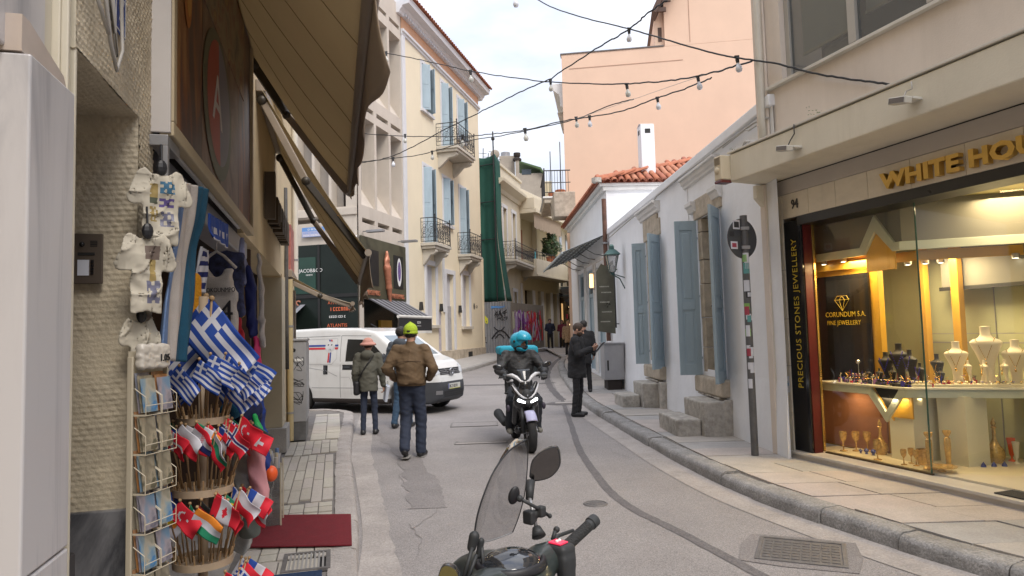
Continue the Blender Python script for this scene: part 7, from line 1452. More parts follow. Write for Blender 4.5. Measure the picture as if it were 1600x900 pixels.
    for a,t in ((J['ankR'],J['toeR']),(J['ankL'],J['toeL'])):
        d = t-a; hd = a+np.array([0,0,-.045*s])-np.array([d[0],d[1],0])*.18
        def shf(P): return smax(.01,su(.03*s,seg(P,hd,t+up*.012*s,.043*s,.036*s),seg(P,a+up*.0,a-up*.03*s,.042*s,.045*s)),-(P[...,2]-min(t[2],hd[2])+.028*s))
        net_obj('shoe',shf,np.minimum(a,t)-.12*s,np.maximum(a,t)+.12*s,h*.75,shoe,g)
    if hair is not None:
        def hf(P):
            q = ((P-hc)@Rm)/s; d = ell(q,(0,-.022,.035),(.087,.104,.098))+folds(q,.004,(40,40,40)); face = ell(q,(0,.095,-.03),(.072,.07,.090))
            d = smax(.01,d,-face); d = smax(.01,d,-.055-q[...,2]+.03*(q[...,1]>0)*1.0); 
            if hairfn: d = hairfn(q,d)
            return d*s
        net_obj('hair',hf,hc-.3*s,hc+.19*s,min(h,.010),hair,g)
    if hat is not None: hat(g,hc,Rm,s)
    em.build('eyes',m_ink,g,smooth=True)
    return g,J,s,Rm
m_parka = M('parka_olive_grey',(.095,.092,.072),rough=.85,var=.12,scale=8,bump=.3,bscale=90); m_jean = M('navy_denim',(.022,.030,.055),rough=.85,var=.2,scale=9,bump=.3,bscale=200); m_jean2 = M('blue_denim',(.030,.065,.115),rough=.85,var=.2,scale=9,bump=.3,bscale=200)
m_brownj = M('brown_jacket',(.125,.080,.042),rough=.85,var=.12,scale=7,bump=.3,bscale=120); m_blkc = M('black_coat',(.018,.018,.020),rough=.9,var=.2,scale=8,bump=.3,bscale=120); m_slate = M('slate_jacket',(.060,.070,.085),rough=.85,var=.15,scale=8); m_shoe = M('black_shoe',(.015,.015,.017),rough=.5); m_navy = M('navy_jacket',(.015,.02,.04),rough=.8,var=.1); m_burg = M('burgundy_coat',(.13,.014,.03),rough=.85,var=.1); m_blkt = M('black_trousers',(.016,.016,.018),rough=.9,var=.1)
m_pinkh = M('dusty_pink_felt',(.50,.25,.20),rough=.9,var=.1,scale=12,bump=.4,bscale=60); m_lime = M('lime_knit',(.36,.50,.03),rough=.9,var=.12,scale=20,bump=.9,bscale=45)
def bucket(g,hc,Rm,s):
    f = lambda P:(lambda q: smax(.006,su(.02,ell(q,(0,-.01,.065),(.098,.112,.085)),smax(.008,ell(q,(0,-.005,.02),(.150,.160,.055)),-(q[...,2]-.0))),-(q[...,2]+.012)) )(((P-hc)@Rm)/s)*s
    net_obj('bucket_hat',f,hc-.2*s,hc+.2*s,.009,m_pinkh,g)
def beanie(g,hc,Rm,s):
    def f(P):
        q = ((P-hc)@Rm)/s; d = su(.02,ell(q,(0,-.015,.055),(.094,.110,.098)),seg(q,(0,-.02,.13),(0,-.03,.150),.04,.02)); band = ell(q,(0,-.012,.018),(.100,.116,.035)); return smax(.004,su(.01,d,band)+.0012*np.sin(np.arctan2(q[...,0],q[...,1])*40),-(q[...,2]+.012))*s
    net_obj('beanie',f,hc-.2*s,hc+.22*s,.008,m_lime,g)
# woman with pink hat
g,J,s,_ = person('woman seen from behind in dusty pink bucket hat, olive parka and crossbody bag',(-2.47,11.55,0),R(4),1.60,m_parka,m_jean,m_shoe,hem=.80,hat=bucket,hair=m_hairbr,slim=1.02,coat_r=.02,legr=(.078,.056,.047),hood=True,seed=1,pose=dict(kneeR=(.10,.05,.50),ankR=(.115,.02,.09),toeR=(.13,.16,.03),kneeL=(-.09,-.0,.50),ankL=(-.10,-.05,.09),toeL=(-.11,.09,.03),elR=(.25,-.03,1.13),wrR=(.27,.04,.88)))
MB().tube([(.12*s,-.10,1.47*s),(.02,-.165*s,1.32*s),(-.10,-.16*s,1.13*s),(-.19*s,-.09,.95*s)],.011,6).build('bag_strap',m_shoe,g)
bg_ = net_obj('crossbody_bag',lambda P:rbox(P,(-.205*s,-.03,.86*s),(.05,.11,.12),.04),(-.4,-.3,.6),(0,.2,1.1),.015,m_shoe,g)
wb = thing('paper_bag','pale blue white paper bag carried in the right hand of the woman with pink hat','bag',Vector((-2.47,11.55,0))+Vector((.29*s,.06,.55)),R(20))
MB().add([(-.02,-.11,0),(.02,-.11,0),(.02,.11,0),(-.02,.11,0),(-.03,-.12,.27),(.03,-.12,.27),(.03,.12,.27),(-.03,.12,.27)],[(0,3,2,1),(0,1,5,4),(1,2,6,5),(2,3,7,6),(3,0,4,7),(4,5,6,7)]).build('bag_body',M('bag_pale_blue',(.50,.54,.62),rough=.5,var=.15,scale=6),wb,bevel=.005); MB().tube([(0,-.05,.26),(0,-.04,.33),(0,.04,.33),(0,.05,.26)],.003,5).build('bag_handle',m_ink,wb); wb.rotation_euler=(R(6),R(8),R(20))
# man with lime beanie
g,J,s,_ = person('man seen from behind in lime green beanie, brown zip jacket and dark jeans, walking',(-1.40,9.28,0),R(-4),1.78,m_brownj,m_jean,m_shoe,hem=.98,hat=beanie,hair=m_hairb,slim=1.12,coat_r=.022,legr=(.098,.075,.068),seed=4,show_hands=False,
    pose=dict(kneeR=(.11,.06,.50),ankR=(.10,.05,.09),toeR=(.13,.19,.03),kneeL=(-.09,.04,.50),ankL=(-.06,-.20,.16),toeL=(-.075,-.07,.045),elR=(.315,-.09,1.18),elL=(-.315,-.09,1.18),wrR=(.22,.10,1.03),wrL=(-.22,.10,1.03)))
MB().tube([(-.17*s,-.155*s,1.27*s),(-.0,-.172*s,1.285*s),(.17*s,-.155*s,1.27*s)],.005,6).build('yoke_seam',M('seam_brown',(.07,.042,.022),rough=.9),g)
MB().lathe([(.168*s*1.12,-.0),(.172*s*1.12,.03),(.168*s*1.12,.06)],(0,0,.955*s),32).build('jacket_waistband',m_brownj,g,smooth=True).scale=(1,.82,1)
for sx_ in (.10,-.06):
    y0_ = .05 if sx_>0 else -.2; B('shoe_sole',MATS['hub'] if 'hub' in MATS else M('sole_grey',(.22,.21,.20),rough=.8),g,sx_-.04,sx_+.055,y0_-.05,y0_+.19,.0 if sx_>0 else .03,.018 if sx_>0 else .045,bevel=.008)
# man behind in slate jacket
person('dark haired man in slate jacket and blue jeans, half hidden behind the brown jacket',(-2.02,12.3,0),R(-12),1.80,m_slate,m_jean2,m_shoe,hem=.90,hair=m_hairb,hood=True,yaw=R(-25),seed=9,pose=dict(ankR=(.10,.06,.09),toeR=(.12,.21,.03),kneeL=(-.09,0,.5),ankL=(-.10,-.15,.10),toeL=(-.11,0,.03),elL=(-.26,-.06,1.15),wrL=(-.25,.04,.92)))
# man reading a tablet
pr_ = dict(shR=(.185,.02,1.43),shL=(-.185,.02,1.43),elR=(.24,.08,1.17),elL=(-.24,.07,1.17),wrR=(.07,.31,1.27),wrL=(-.06,.32,1.25),head=(0,.055,1.62),neck=(0,.0,1.50),ankL=(-.10,-.02,.09),ankR=(.11,-.05,.09),kneeR=(.1,.0,.5))
def receding(q,d): return smax(.01,d,-ell(q,(0,.10,.045),(.06,.05,.05)))
g,J,s,Rm = person('bearded man in long black coat standing in the road looking down at a tablet',(1.22,13.25,0),R(-108),1.80,m_blkc,m_blkt,m_shoe,hem=.72,hair=m_hairbr,pitch=R(-22),pose=pr_,seed=3,coat_r=.015,curl=.45,pnR=(-.6,-.2,.8),pnL=(.6,-.2,.8),hairfn=receding)
hc = J['head']; net_obj('beard',lambda P:(lambda q: smax(.008,smax(.008,ell(q,(0,.025,-.055),(.064,.078,.074)),q[...,2]+.028-.25*np.abs(q[...,0])),-(q[...,1]-.0)))(((P-hc)@Rm)/s)*s,hc-.18,hc+.15,.009,m_hairbr,g)
w_ = Matrix.Translation((1.22,13.25,0))@Matrix.Rotation(R(-108),4,'Z')@Vector((.01,.47,1.33)); tb = thing('tablet','black tablet in a folding case held by the bearded man','tablet',w_,R(-108)); tb.rotation_euler=(R(48),0,R(-108)); B('case',m_ink,tb,-.09,.09,-.14,.12,-.008,.004,bevel=.005); B('screen',M('screen_grey',(.10,.11,.13),rough=.1),tb,-.08,.08,-.12,.10,.005,.007)
# person behind him on the pavement
person('person in plain black coat seen from behind on the pavement beyond the bearded man',(1.72,16.6,.15),R(5),1.74,m_blkc,m_blkt,m_shoe,hem=.70,hair=m_hairb,seed=5,h=.018,coat_r=.015)
# far people
person('far man in navy jacket and black trousers walking towards the camera',(2.06,38.0,gz(38)),R(176),1.76,m_navy,m_blkt,m_shoe,hem=.9,hair=m_hairb,seed=6,h=.024,show_hands=False,pose=dict(elR=(.26,0,1.15),wrR=(.16,.14,1.08),elL=(-.26,0,1.15),wrL=(-.16,.14,1.08),ankR=(.09,.12,.09),toeR=(.1,.26,.05)))
person('far woman in burgundy coat with long dark hair walking towards the camera',(2.78,38.6,gz(38)),R(172),1.68,m_burg,m_blkt,m_shoe,hem=.72,hair=m_hairb,seed=7,h=.024,show_hands=False,hairfn=lambda q,d:np.minimum(d,smax(.01,su(.03,seg(q,(.06,-.04,0),(.07,-.02,-.17),.03),seg(q,(-.06,-.04,0),(-.07,-.02,-.17),.03)),-q[...,1]-.2)),pose=dict(elR=(.25,0,1.15),wrR=(.12,.16,1.12),ankL=(-.09,.12,.09),toeL=(-.1,.26,.05)))
m_camel = M('camel_fur',(.32,.22,.13),rough=.95,var=.4,scale=25,bump=1,bscale=40)
person('far woman in fluffy camel coat, partly hidden behind the bearded man',(2.55,31.5,gz(31)),R(178),1.70,m_camel,m_blkt,m_shoe,hem=.72,hair=m_camel,seed=8,h=.024,show_hands=False,coat_r=.03)
# ------------------------------------------------------------------ scooter with rider
m_sblk = M('scooter_black',(.018,.018,.02),rough=.25,var=.15,coat=.4); m_swht = M('scooter_white',(.62,.62,.64),rough=.3,var=.03,coat=.4); m_matt = M('matt_plastic',(.030,.032,.034),rough=.6,var=.1); m_lit = M('headlight_lit',(.95,.97,1),emit=5,var=0); m_cyan = M('cyan_shell',(.015,.34,.50),rough=.3,var=.05,coat=.3); m_cyanf = M('cyan_fabric',(.02,.33,.46),rough=.8,var=.08); m_lav = M('fender_lavender',(.42,.42,.60),rough=.35,var=.05)
SB = Matrix.Translation((.205,9.45,0))@Matrix.Rotation(R(189),4,'Z')
sco = thing('motor_scooter','black and white motor scooter with two lit headlights ridden towards the camera','scooter',SB.translation,R(189)); sco.rotation_euler = (0,R(2),R(189))
wheel(sco,0,0,.27,.27,.115,axis='x',rim=m_sblk); wheel(sco,0,-1.33,.27,.27,.13,axis='x',rim=m_sblk)
for sx_ in (-1,1): MB().tube([(sx_*.085,0,.27),(sx_*.08,-.10,.62)],[.026,.022],10).build('fork_leg',m_matt,sco,smooth=True)
MB().tube([(-.1,0,.27),(.1,0,.27)],.015,8).lathe([(0,-.088),(.095,-.088),(.095,-.084),(0,-.084)],(0,0,.27),24,'x').build('axle_and_disc',m_hub,sco,smooth=40)
MB().lathe([(.28,-.075),(.305,-.06),(.312,0),(.305,.06),(.28,.075)],(0,0,.27),10,'x',R(38),R(82)).build('fender',m_lav,sco,smooth=True,solid=.006)
def sy(P): q = P.copy(); q[...,0] = np.abs(q[...,0]); return q
net_obj('front_apron',lambda P:(lambda q: su(.04,ell(q,(0,-.17,.70),(.17,.10,.16)),seg(q,(.10,-.20,.80),(.17,-.26,.92),.05,.03),seg(q,(.12,-.22,.7),(.15,-.30,.40),.06,.05),seg(q,(0,-.22,.60),(0,-.32,.33),.10,.08),seg(q,(0,-.20,.9),(0,-.24,1.0),.08,.06)))(sy(P)),(-.3,-.5,.2),(.3,.05,1.1),.012,m_sblk,sco)
net_obj('nose_fairing',lambda P:(lambda q: ss(.015,su(.02,seg(q,(0,-.04,.66),(.12,-.09,.735),.045,.035),ell(q,(0,-.07,.76),(.075,.05,.10))),seg(q,(.045,.03,.685),(.12,-.02,.725),.018,.022)))(sy(P)),(-.25,-.25,.5),(.25,.1,.95),.008,m_matt,sco)
for sx_ in (-1,1):
    net_obj('headlight',lambda P:seg(P*np.array([1,1,1.0]),(sx_*.045,-.018,.683),(sx_*.125,-.045,.715),.014,.021),(-.2,-.12,.6),(.2,.06,.8),.006,m_lit,sco)
    MB().tube([(sx_*.01,-.008,.735),(sx_*.06,-.02,.755),(sx_*.115,-.05,.80),(sx_*.155,-.10,.86),(sx_*.19,-.16,.925)],[.007,.011,.014,.014,.005],8).build('white_blade',m_swht,sco,smooth=True)
    MB().tube([(sx_*.20,-.33,1.02),(sx_*.34,-.36,1.03)],.017,10).build('grip',m_matt,sco,smooth=True); MB().tube([(sx_*.22,-.29,1.02),(sx_*.36,-.29,1.02)],.006,6).build('brake_lever',m_matt,sco)
    MB().tube([(sx_*.19,-.31,1.05),(sx_*.23,-.29,1.12),(sx_*.30,-.28,1.15)],.007,6).build('mirror_stem',m_matt,sco,smooth=True)
    o = MB().ball((0,0,0),(.075,.018,.042),16,10).build('mirror',m_sblk,sco,smooth=True,loc=(sx_*.355,-.28,1.175),rot=(0,R(-12*sx_),R(-10*sx_)))
    MB().ball((sx_*.255,-.20,.60),(.028,.03,.05),10,8).build('indicator',MATS['spray_dark'],sco,smooth=True)
MB().tube([(-.235,-.27,1.055),(-.17,-.22,1.055),(-.11,-.19,1.02),(-.06,-.165,.965),(0,-.16,.955),(.06,-.165,.965),(.11,-.19,1.02),(.17,-.22,1.055),(.235,-.27,1.055)],[.016,.026,.026,.018,.016,.018,.026,.026,.016],10).build('handlebar_cover',m_swht,sco,smooth=True)
MB().grid(lambda u,v:((u*2-1)*(.06+.04*v),-.165-.09*v+.02*math.cos((u-.5)*3),.965+.16*v),10,6).build('fly_screen',M('smoked_screen',(.03,.035,.04),rough=.06,var=.1),sco,smooth=True,solid=.004)
MB().lathe([(0,.0),(.012,.004)],(0,-.018,.78),14,'y').build('badge',MATS['silver'],sco)
net_obj('body_tail',lambda P:su(.06,ell(P,(0,-.95,.62),(.17,.42,.17)),ell(P,(0,-1.25,.72),(.12,.28,.10)),rbox(P,(0,-.50,.28),(.17,.28,.06),.04)),(-.35,-1.7,.1),(.35,-.1,1.0),.02,m_sblk,sco)
net_obj('seat',lambda P:su(.04,rbox(P,(0,-.78,.79),(.14,.28,.05),.04),rbox(P,(0,-1.2,.83),(.12,.25,.05),.04)),(-.25,-1.6,.6),(.25,-.4,1.0),.016,m_matt,sco)
net_obj('exhaust',lambda P:seg(P,(.21,-.95,.30),(.25,-1.35,.40),.055,.075),(.05,-1.6,.1),(.45,-.7,.6),.012,m_matt,sco)
MB().tube([(.245,-.36,1.0),(.25,-.36,.80)],.016,8).ball((.245,-.36,.80),(.03,.03,.02)).build('hanging_strap',m_matt,sco); net_obj('phone_holder',lambda P:rbox(P,(.19,-.34,.97),(.05,.02,.02),.01),(.0,-.5,.85),(.35,-.2,1.05),.01,m_swht,sco)
w_ = SB@Vector((-.05,-1.33,.97)); bx = thing('delivery_box','big cyan and black insulated delivery box on the back of the scooter','box',w_,R(189))
net_obj('box_body',lambda P:rbox(P,(0,0,.22),(.295,.24,.22),.05)+folds(P,.004,(9,9,9)),(-.4,-.4,-.1),(.4,.4,.55),.02,M('box_black_fabric',(.025,.035,.04),rough=.8,var=.2),bx); net_obj('box_lid',lambda P:rbox(P,(0,0,.40),(.305,.25,.07),.045)+folds(P,.005,(9,9,9)),(-.4,-.4,.25),(.4,.4,.55),.018,m_cyanf,bx)
# rider
RP = SB@Vector((0,-.88,0))
def helmet(g,hc,Rm,s):
    def f(P):
        q = ((P-hc)@Rm)/s; d = su(.02,ell(q,(0,-.01,.02),(.128,.148,.135)),ell(q,(0,.045,-.075),(.095,.095,.07))); d = np.maximum(d,-.125-q[...,2]); d = smax(.008,d,-ell(q,(0,.150,-.035),(.085,.11,.070))); return smax(.004,d,-ell(q,(0,-.0,-.03),(.088,.112,.135)))*s
    net_obj('helmet_shell',f,hc-.24*s,hc+.24*s,.008,m_cyan,g)
    def f2(P):
        q = ((P-hc)@Rm)/s; d = np.abs(ell(q,(0,.035,.06),(.124,.160,.115)))-.008; return smax(.006,smax(.006,d,-(q[...,1]-.055)-.25*(q[...,2]-.06)),-(q[...,2]-.045)+ -.25*q[...,1]*0)*s
    net_obj('raised_visor',f2,hc-.24*s,hc+.28*s,.008,m_cyan,g)
    for sd in (-1,1):
        c_ = hc+Rm@np.array([sd*.128,.01,.02])*s; MB().ball(tuple(c_),.02*s,8,6).build('visor_pivot',m_ink,g,smooth=True)
    net_obj('helmet_padding',lambda P:(lambda q: smax(.005,np.abs(ell(q,(0,.02,-.02),(.098,.125,.125)))-.008,-(.1-np.abs(q[...,1]-.05))*0-(.05+q[...,2])*-1 if 0 else ell(q,(0,.0,-.06),(.12,.14,.075))))(((P-hc)@Rm)/s)*s,hc-.22*s,hc+.2*s,.01,m_matt,g)
pose = dict(hip=(0,0,.86),kneeR=(.19,.42,.66),kneeL=(-.19,.42,.66),ankR=(.205,.30,.27),ankL=(-.205,.30,.27),toeR=(.22,.46,.22),toeL=(-.22,.46,.22),chest=(0,.07,1.16),shR=(.195,.08,1.31),shL=(-.195,.08,1.31),elR=(.33,.24,1.10),elL=(-.33,.24,1.10),wrR=(.285,.49,1.045),wrL=(-.285,.49,1.045),neck=(0,.09,1.39),head=(0,.13,1.50))
m_ridj = M('rider_black_jacket',(.020,.020,.021),rough=.6,var=.25,scale=9,bump=.4,bscale=60); m_gshoe = M('grey_shoe',(.22,.21,.18),rough=.8,var=.15)
g,J,s,Rm = person('scooter rider in cyan flip up helmet, black jacket and dark trousers looking to his left',RP,R(189),1.75,m_ridj,M('charcoal_jeans',(.028,.032,.04),rough=.85,var=.15,scale=8),m_gshoe,hem=.80,hat=helmet,skin=m_skin2,yaw=R(40),pitch=R(-5),pose=pose,coat_r=.03,legr=(.095,.078,.062),slim=1.1,gloves=True,seed=12)
for sd,w,e in ((1,J['wrR'],J['elR']),(-1,J['wrL'],J['elL'])): net_obj('glove',lambda P:hand_fn(P,w,(w-e)+np.array([0,.1,0]),np.array([0,0,-1.]),1.0,1.12,sd)-.003,w-.2,w+.2,.006,m_matt,g)
B('arm_patch',M('reflective_patch',(.20,.22,.20),rough=.3),g,-.262,-.252,.12,.18,1.20,1.235)
# ------------------------------------------------------------------ scooter parked in the foreground
NS = Matrix.Translation((.0,2.08,0))@Matrix.Rotation(R(48.6),4,'Z')
ns = thing('parked_scooter','dark green grey scooter parked in the foreground with smoked windscreen and round mirrors','scooter',NS.translation,R(48.6)); NI = NS.inverted()
m_gg = M('satin_green_grey',(.030,.038,.036),rough=.33,var=.1,coat=.25); m_rubg = M('grip_rubber',(.022,.022,.022),rough=.75,bump=.8,bscale=150); m_glo = M('gloss_dash',(.02,.022,.026),rough=.03,var=0,coat=1)
net_obj('headset_cowl',lambda P:su(.03,seg(P,(-.17,0,.925),(.17,.0,.93),.040,.040),ell(P,(0,.06,.90),(.150,.15,.075)),ell(P,(0,.16,.87),(.11,.12,.09)),seg(P,(.13,.03,.94),(.19,.01,.945),.038,.034),seg(P,(-.13,.03,.93),(-.19,.01,.93),.038,.034)),(-.4,-.25,.7),(.4,.4,1.1),.009,m_gg,ns)
net_obj('dash_glass',lambda P:smax(.006,ell(P,(0,.035,.945),(.105,.095,.050)),-(P[...,2]-.93)),(-.2,-.15,.85),(.2,.2,1.05),.006,m_glo,ns)
net_obj('dash_rim',lambda P:np.abs(np.abs(ell(P,(0,.035,.945),(.112,.102,.054)))-0)-.005+np.maximum(0,np.abs(P[...,2]-.955)-.012)*2,(-.2,-.15,.85),(.2,.2,1.05),.005,m_ink,ns)
net_obj('switch_housing',lambda P:su(.01,rbox(P,(.175,-.015,.94),(.035,.045,.040),.015),rbox(P,(.17,-.045,.90),(.03,.02,.05),.012)),(.05,-.15,.75),(.3,.1,1.05),.006,m_matt,ns)
B('red_switch',M('red_switch',(.75,.03,.08),rough=.3,emit=.5,var=0),ns,.150,.192,-.04,.01,.9805,.986,bevel=.004); MB().ball((.165,-.015,.987),.006).ball((.178,-.015,.987),.006).build('switch_mark',m_wpaint,ns)
MB().tube([(.205,-.012,.955),(.33,-.02,.998)],.0185,20).build('grip',m_rubg,ns,smooth=40); m = MB()
for k in range(14): t = k/14; m.lathe([(.0192,-.002),(.0205,0),(.0192,.002)],n=16,axis='x'); 
MB().tube([(.328,-.02,.998),(.340,-.021,1.002),(.342,-.021,1.003),(.368,-.022,1.011)],[.0185,.0185,.022,.021],20).build('bar_end',m_matt,ns,smooth=40)
MB().tube([(-.205,-.012,.955),(-.36,-.02,.96)],.0185,16).build('grip',m_rubg,ns,smooth=True)
MB().tube([(.20,.045,.95),(.27,.065,.965),(.34,.05,.97)],[.008,.007,.006],8).build('brake_lever',m_matt,ns,smooth=True); MB().tube([(.20,.03,.975),(.215,.03,1.0)],.007,8).ball((.222,.03,1.003),.011,8,6).build('lever_joint',m_matt,ns,smooth=True)
# mirror, right: stem and rounded triangular head facing back
mp_ = NI@at(850,727,2.38); st0 = NI@at(838,824,2.26); st1 = NI@at(827,775,2.30)
MB().tube([st0,st1],.0065,10).build('mirror_stem',MATS['galv_steel'],ns,smooth=True); MB().tube([st1+Vector((0,0,-.01)),NI@at(829,752,2.34)],[.013,.016],12).build('stem_boot',m_matt,ns,smooth=True)
def outline(pts,Y,k=6): return interp([tuple(NI@at(x,y,Y)) for x,y in pts+[pts[0]]],k)[:-1]
def mirror(parent,pts,Y,Yd,glass):
    o = outline(pts,Y); c = Vector((0,0,0)); 
    for p in o: c += Vector(p)
    c /= len(o); back = (NI.to_3x3()@Vector((0.1,1,0))).normalized(); n = len(o); m = MB(); v = [Vector(p) for p in o]+[c+(Vector(p)-c)*1.04+back*.012 for p in o]+[c+(Vector(p)-c)*.85+back*.034 for p in o]+[c+(Vector(p)-c)*.3+back*.045 for p in o]
    m.add(v,[(r*n+i,r*n+(i+1)%n,(r+1)*n+(i+1)%n,(r+1)*n+i) for r in range(3) for i in range(n)]+[tuple(3*n+i for i in range(n))]); m.build('mirror_shell',m_sblk,parent,smooth=50)
    m = MB(); m.add([c+(Vector(p)-c)*1.0 for p in o]+[c+(Vector(p)-c)*.93-back*.001 for p in o],[(i,(i+1)%n,n+(i+1)%n,n+i) for i in range(n)]); m.build('mirror_rim',m_ink,parent)
    MB().add([c+(Vector(p)-c)*.93-back*.0008 for p in o],[tuple(range(n))]).build('mirror_glass',glass,parent)
m_mir = M('mirror_glass',(.14,.13,.125),rough=.02,metal=1,var=0)  # dark street reflection put into the tint of the glass
mirror(ns,[(827,745),(831,722),(845,706),(868,698),(875,712),(874,730),(860,746),(836,752)],2.38,2.4,m_mir)
mirror(ns,[(684,902),(690,886),(700,883),(712,890),(718,905),(712,925),(690,925)],1.86,1.9,M('mirror_glass_yellow',(.35,.30,.12),rough=.05,metal=1,var=0))
MB().tube([NI@at(722,905,1.9),NI@at(745,930,1.95),NI@at(760,960,2.0)],.007,8).build('mirror_stem',m_matt,ns)
# phone holder arm with oval pad
pd_ = NI@at(803,774,2.22); e_ = empty('oval_pad',pd_,0,ns); e_.rotation_euler=(R(10),R(12),R(-20)); MB().ball((0,0,0),(.020,.010,.030),16,10).build('pad',m_ink,e_,smooth=True)
MB().tube([NI@at(812,779,2.22),NI@at(838,793,2.26),NI@at(860,807,2.28)],.0055,8).build('clamp_arm',m_matt,ns,smooth=True); MB().ball(tuple(NI@at(812,779,2.22)),.011,10,8).ball(tuple(NI@at(859,806,2.28)),.008,10,8).build('arm_joint',m_matt,ns,smooth=True)
net_obj('clamp_block',lambda P:su(.006,rbox(P,tuple(NI@at(828,808,2.27)),(.016,.02,.022),.006),rbox(P,tuple(NI@at(845,799,2.27)),(.014,.014,.018),.005),seg(P,tuple(NI@at(828,808,2.27)),tuple(NI@at(845,800,2.27)),.010)),tuple((NI@at(836,805,2.27))-Vector((.09,.09,.09))),tuple((NI@at(836,805,2.27))+Vector((.09,.09,.09))),.004,m_matt,ns)
MB().tube([st0,NI@at(842,838,2.24)],[.014,.024],12).build('stem_base',m_matt,ns,smooth=True)
# windscreen: a curved smoked sheet with dark edge and two lower struts
Lp = interp([tuple(at(x,y,Y)) for x,y,Y in ((741,836,2.10),(746,805,2.11),(757,770,2.13),(773,734,2.17),(796,704,2.24),(822,687,2.33))],6); Rp = interp([tuple(at(x,y,Y)) for x,y,Y in ((801,832,2.34),(811,806,2.35),(820,770,2.36),(824,730,2.37),(825,700,2.37),(824,687,2.36))],6)
fwd = Vector((-.75,.66,0)); gs = glassmat('smoked_acrylic',(.70,.70,.71),.02,1.4,.12,(.10,.10,.105))
def scr(u,v):
    k = v*(len(Lp)-1); i = min(int(k),len(Lp)-2); t = k-i; l = Vector(Lp[i]).lerp(Vector(Lp[i+1]),t); r = Vector(Rp[i]).lerp(Vector(Rp[i+1]),t); b = math.sin(math.pi*u); low = Vector((0,0,-.035))*b*max(0,1-v*4)
    return NI@(l.lerp(r,u)+fwd*.05*b+low)
MB().grid(scr,16,30).build('windscreen',gs,ns,smooth=True)
MB().tube([scr(0,v/30) for v in range(31)],.0028,6).tube([scr(1,v/30) for v in range(30,-1,-1)],.0018,6).build('screen_edge',m_ink,ns,smooth=True); MB().tube([scr(u/16,0) for u in range(17)],.002,6).build('screen_lower_edge',MATS['galv_steel'],ns,smooth=True)
net_obj('screen_bracket',lambda P:su(.01,seg(P,tuple(NI@at(741,838,2.06)),tuple(NI@at(737,855,2.06)),.016,.014),seg(P,tuple(NI@at(752,845,2.08)),tuple(NI@at(748,868,2.08)),.010)),tuple((NI@at(744,850,2.07))-Vector((.1,.1,.1))),tuple((NI@at(744,850,2.07))+Vector((.1,.1,.1))),.005,m_matt,ns)
for a,b in (((738,855,2.05),(724,905,2.02)),((752,848,2.08),(757,905,2.06)),((745,866,2.06),(727,915,2.03))): MB().tube([NI@at(*a),NI@at(*b)],.006,8).build('screen_strut',m_matt,ns,smooth=True)
# rest of the scooter below the picture
net_obj('leg_shield',lambda P:su(.05,ell(P,(0,.22,.66),(.17,.12,.26)),rbox(P,(0,-.18,.30),(.16,.30,.06),.05),ell(P,(0,-.80,.55),(.17,.45,.20)),seg(P,(0,.25,.6),(0,.40,.5),.10,.08)),(-.35,-1.4,.1),(.35,.6,1.0),.02,m_gg,ns)
net_obj('seat',lambda P:rbox(P,(0,-.75,.76),(.14,.42,.06),.05),(-.3,-1.3,.6),(.3,-.2,.9),.02,m_matt,ns)
wheel(ns,0,.50,.26,.26,.11,axis='x',rim=m_sblk); wheel(ns,0,-1.02,.26,.26,.13,axis='x',rim=m_sblk)
for sx_ in (-1,1): MB().tube([(sx_*.08,.50,.26),(sx_*.07,.32,.7)],.022,8).build('fork_leg',m_matt,ns,smooth=True)
MB().tube([(-.1,-.3,.25),(-.22,-.3,.0)],.012,8).build('side_stand',m_matt,ns)
# ------------------------------------------------------------------ festoon cables and bulbs
m_cab2 = M('black_cable',(.015,.015,.016),rough=.6,var=.1); m_bulbw = M('opal_bulb',(.62,.63,.66),rough=.25,var=.03); m_bulbf = M('frosted_bulb',(.50,.49,.44),rough=.2,var=.05)
def cable(label, pts, r, wob=0, seed=0, mat=None, n=8):
    p = interp([tuple(at(*q)) for q in pts],n); q = random.Random(seed); p = [(a+q.uniform(-wob,wob),b+q.uniform(-wob,wob),c+q.uniform(-wob,wob)) for a,b,c in p]
    return tag(MB().tube(p,r,6).build('festoon_cable',mat or m_cab2,None,smooth=True),label,'cable',None)
cable('thick black cable sagging from the top to the beam of the jewellery building',[(820,-12,15),(860,10,13.6),(910,27,12.2),(983,45,10.6),(1040,62,9.6),(1100,79,8.9),(1150,90,8.3),(1210,99,7.7),(1270,114,7.2),(1330,124,6.75),(1385,131,6.35),(1415,136,6.16)],.012,.004,1)
cable('thin cable crossing the sky diagonally from upper right to the lower left',[(1042,0,9.5),(1010,22,10),(983,46,10.6),(945,68,11.4),(905,93,12.4),(862,122,13.6),(830,136,14.6),(780,160,16),(738,181,17.4),(690,205,18.6),(640,232,19.6),(600,248,20.3),(556,256,21.2)],.013,.012,2)
cable('long black festoon cable from the awning to the corner of the pinkish building',[(592,81,19),(640,90,18.4),(690,101,17.5),(735,111,16.5),(790,120,15.2),(860,128,13.8),(920,131,12.6),(978,131,11.6),(1035,127,10.6),(1090,119,9.6),(1140,106,8.8),(1176,95,8.25)],.012,.008,3)
cable('festoon cable passing in front of the peach wall below the long one',[(556,208,21),(635,213,19.6),(720,213,18.2),(770,209,17.2),(820,203,16.2),(885,188,14.9),(921,183,14.2),(975,172,13),(1027,153,12),(1075,137,11.2),(1112,121,10.4)],.012,.008,4)
cable('lower festoon cable with loops running to the concrete building',[(556,254,21),(615,247,20),(660,241,19.2),(730,221,18),(783,212,17),(840,200,16),(900,186,14.8),(950,166,13.6),(990,155,12.8)],.011,.008,5)
cable('very thin grey cable above the lower festoon cable',[(900,186,14.8),(990,155,12.6),(1080,124,10.8),(1172,96,8.4)],.004,.0,6,m_wire)
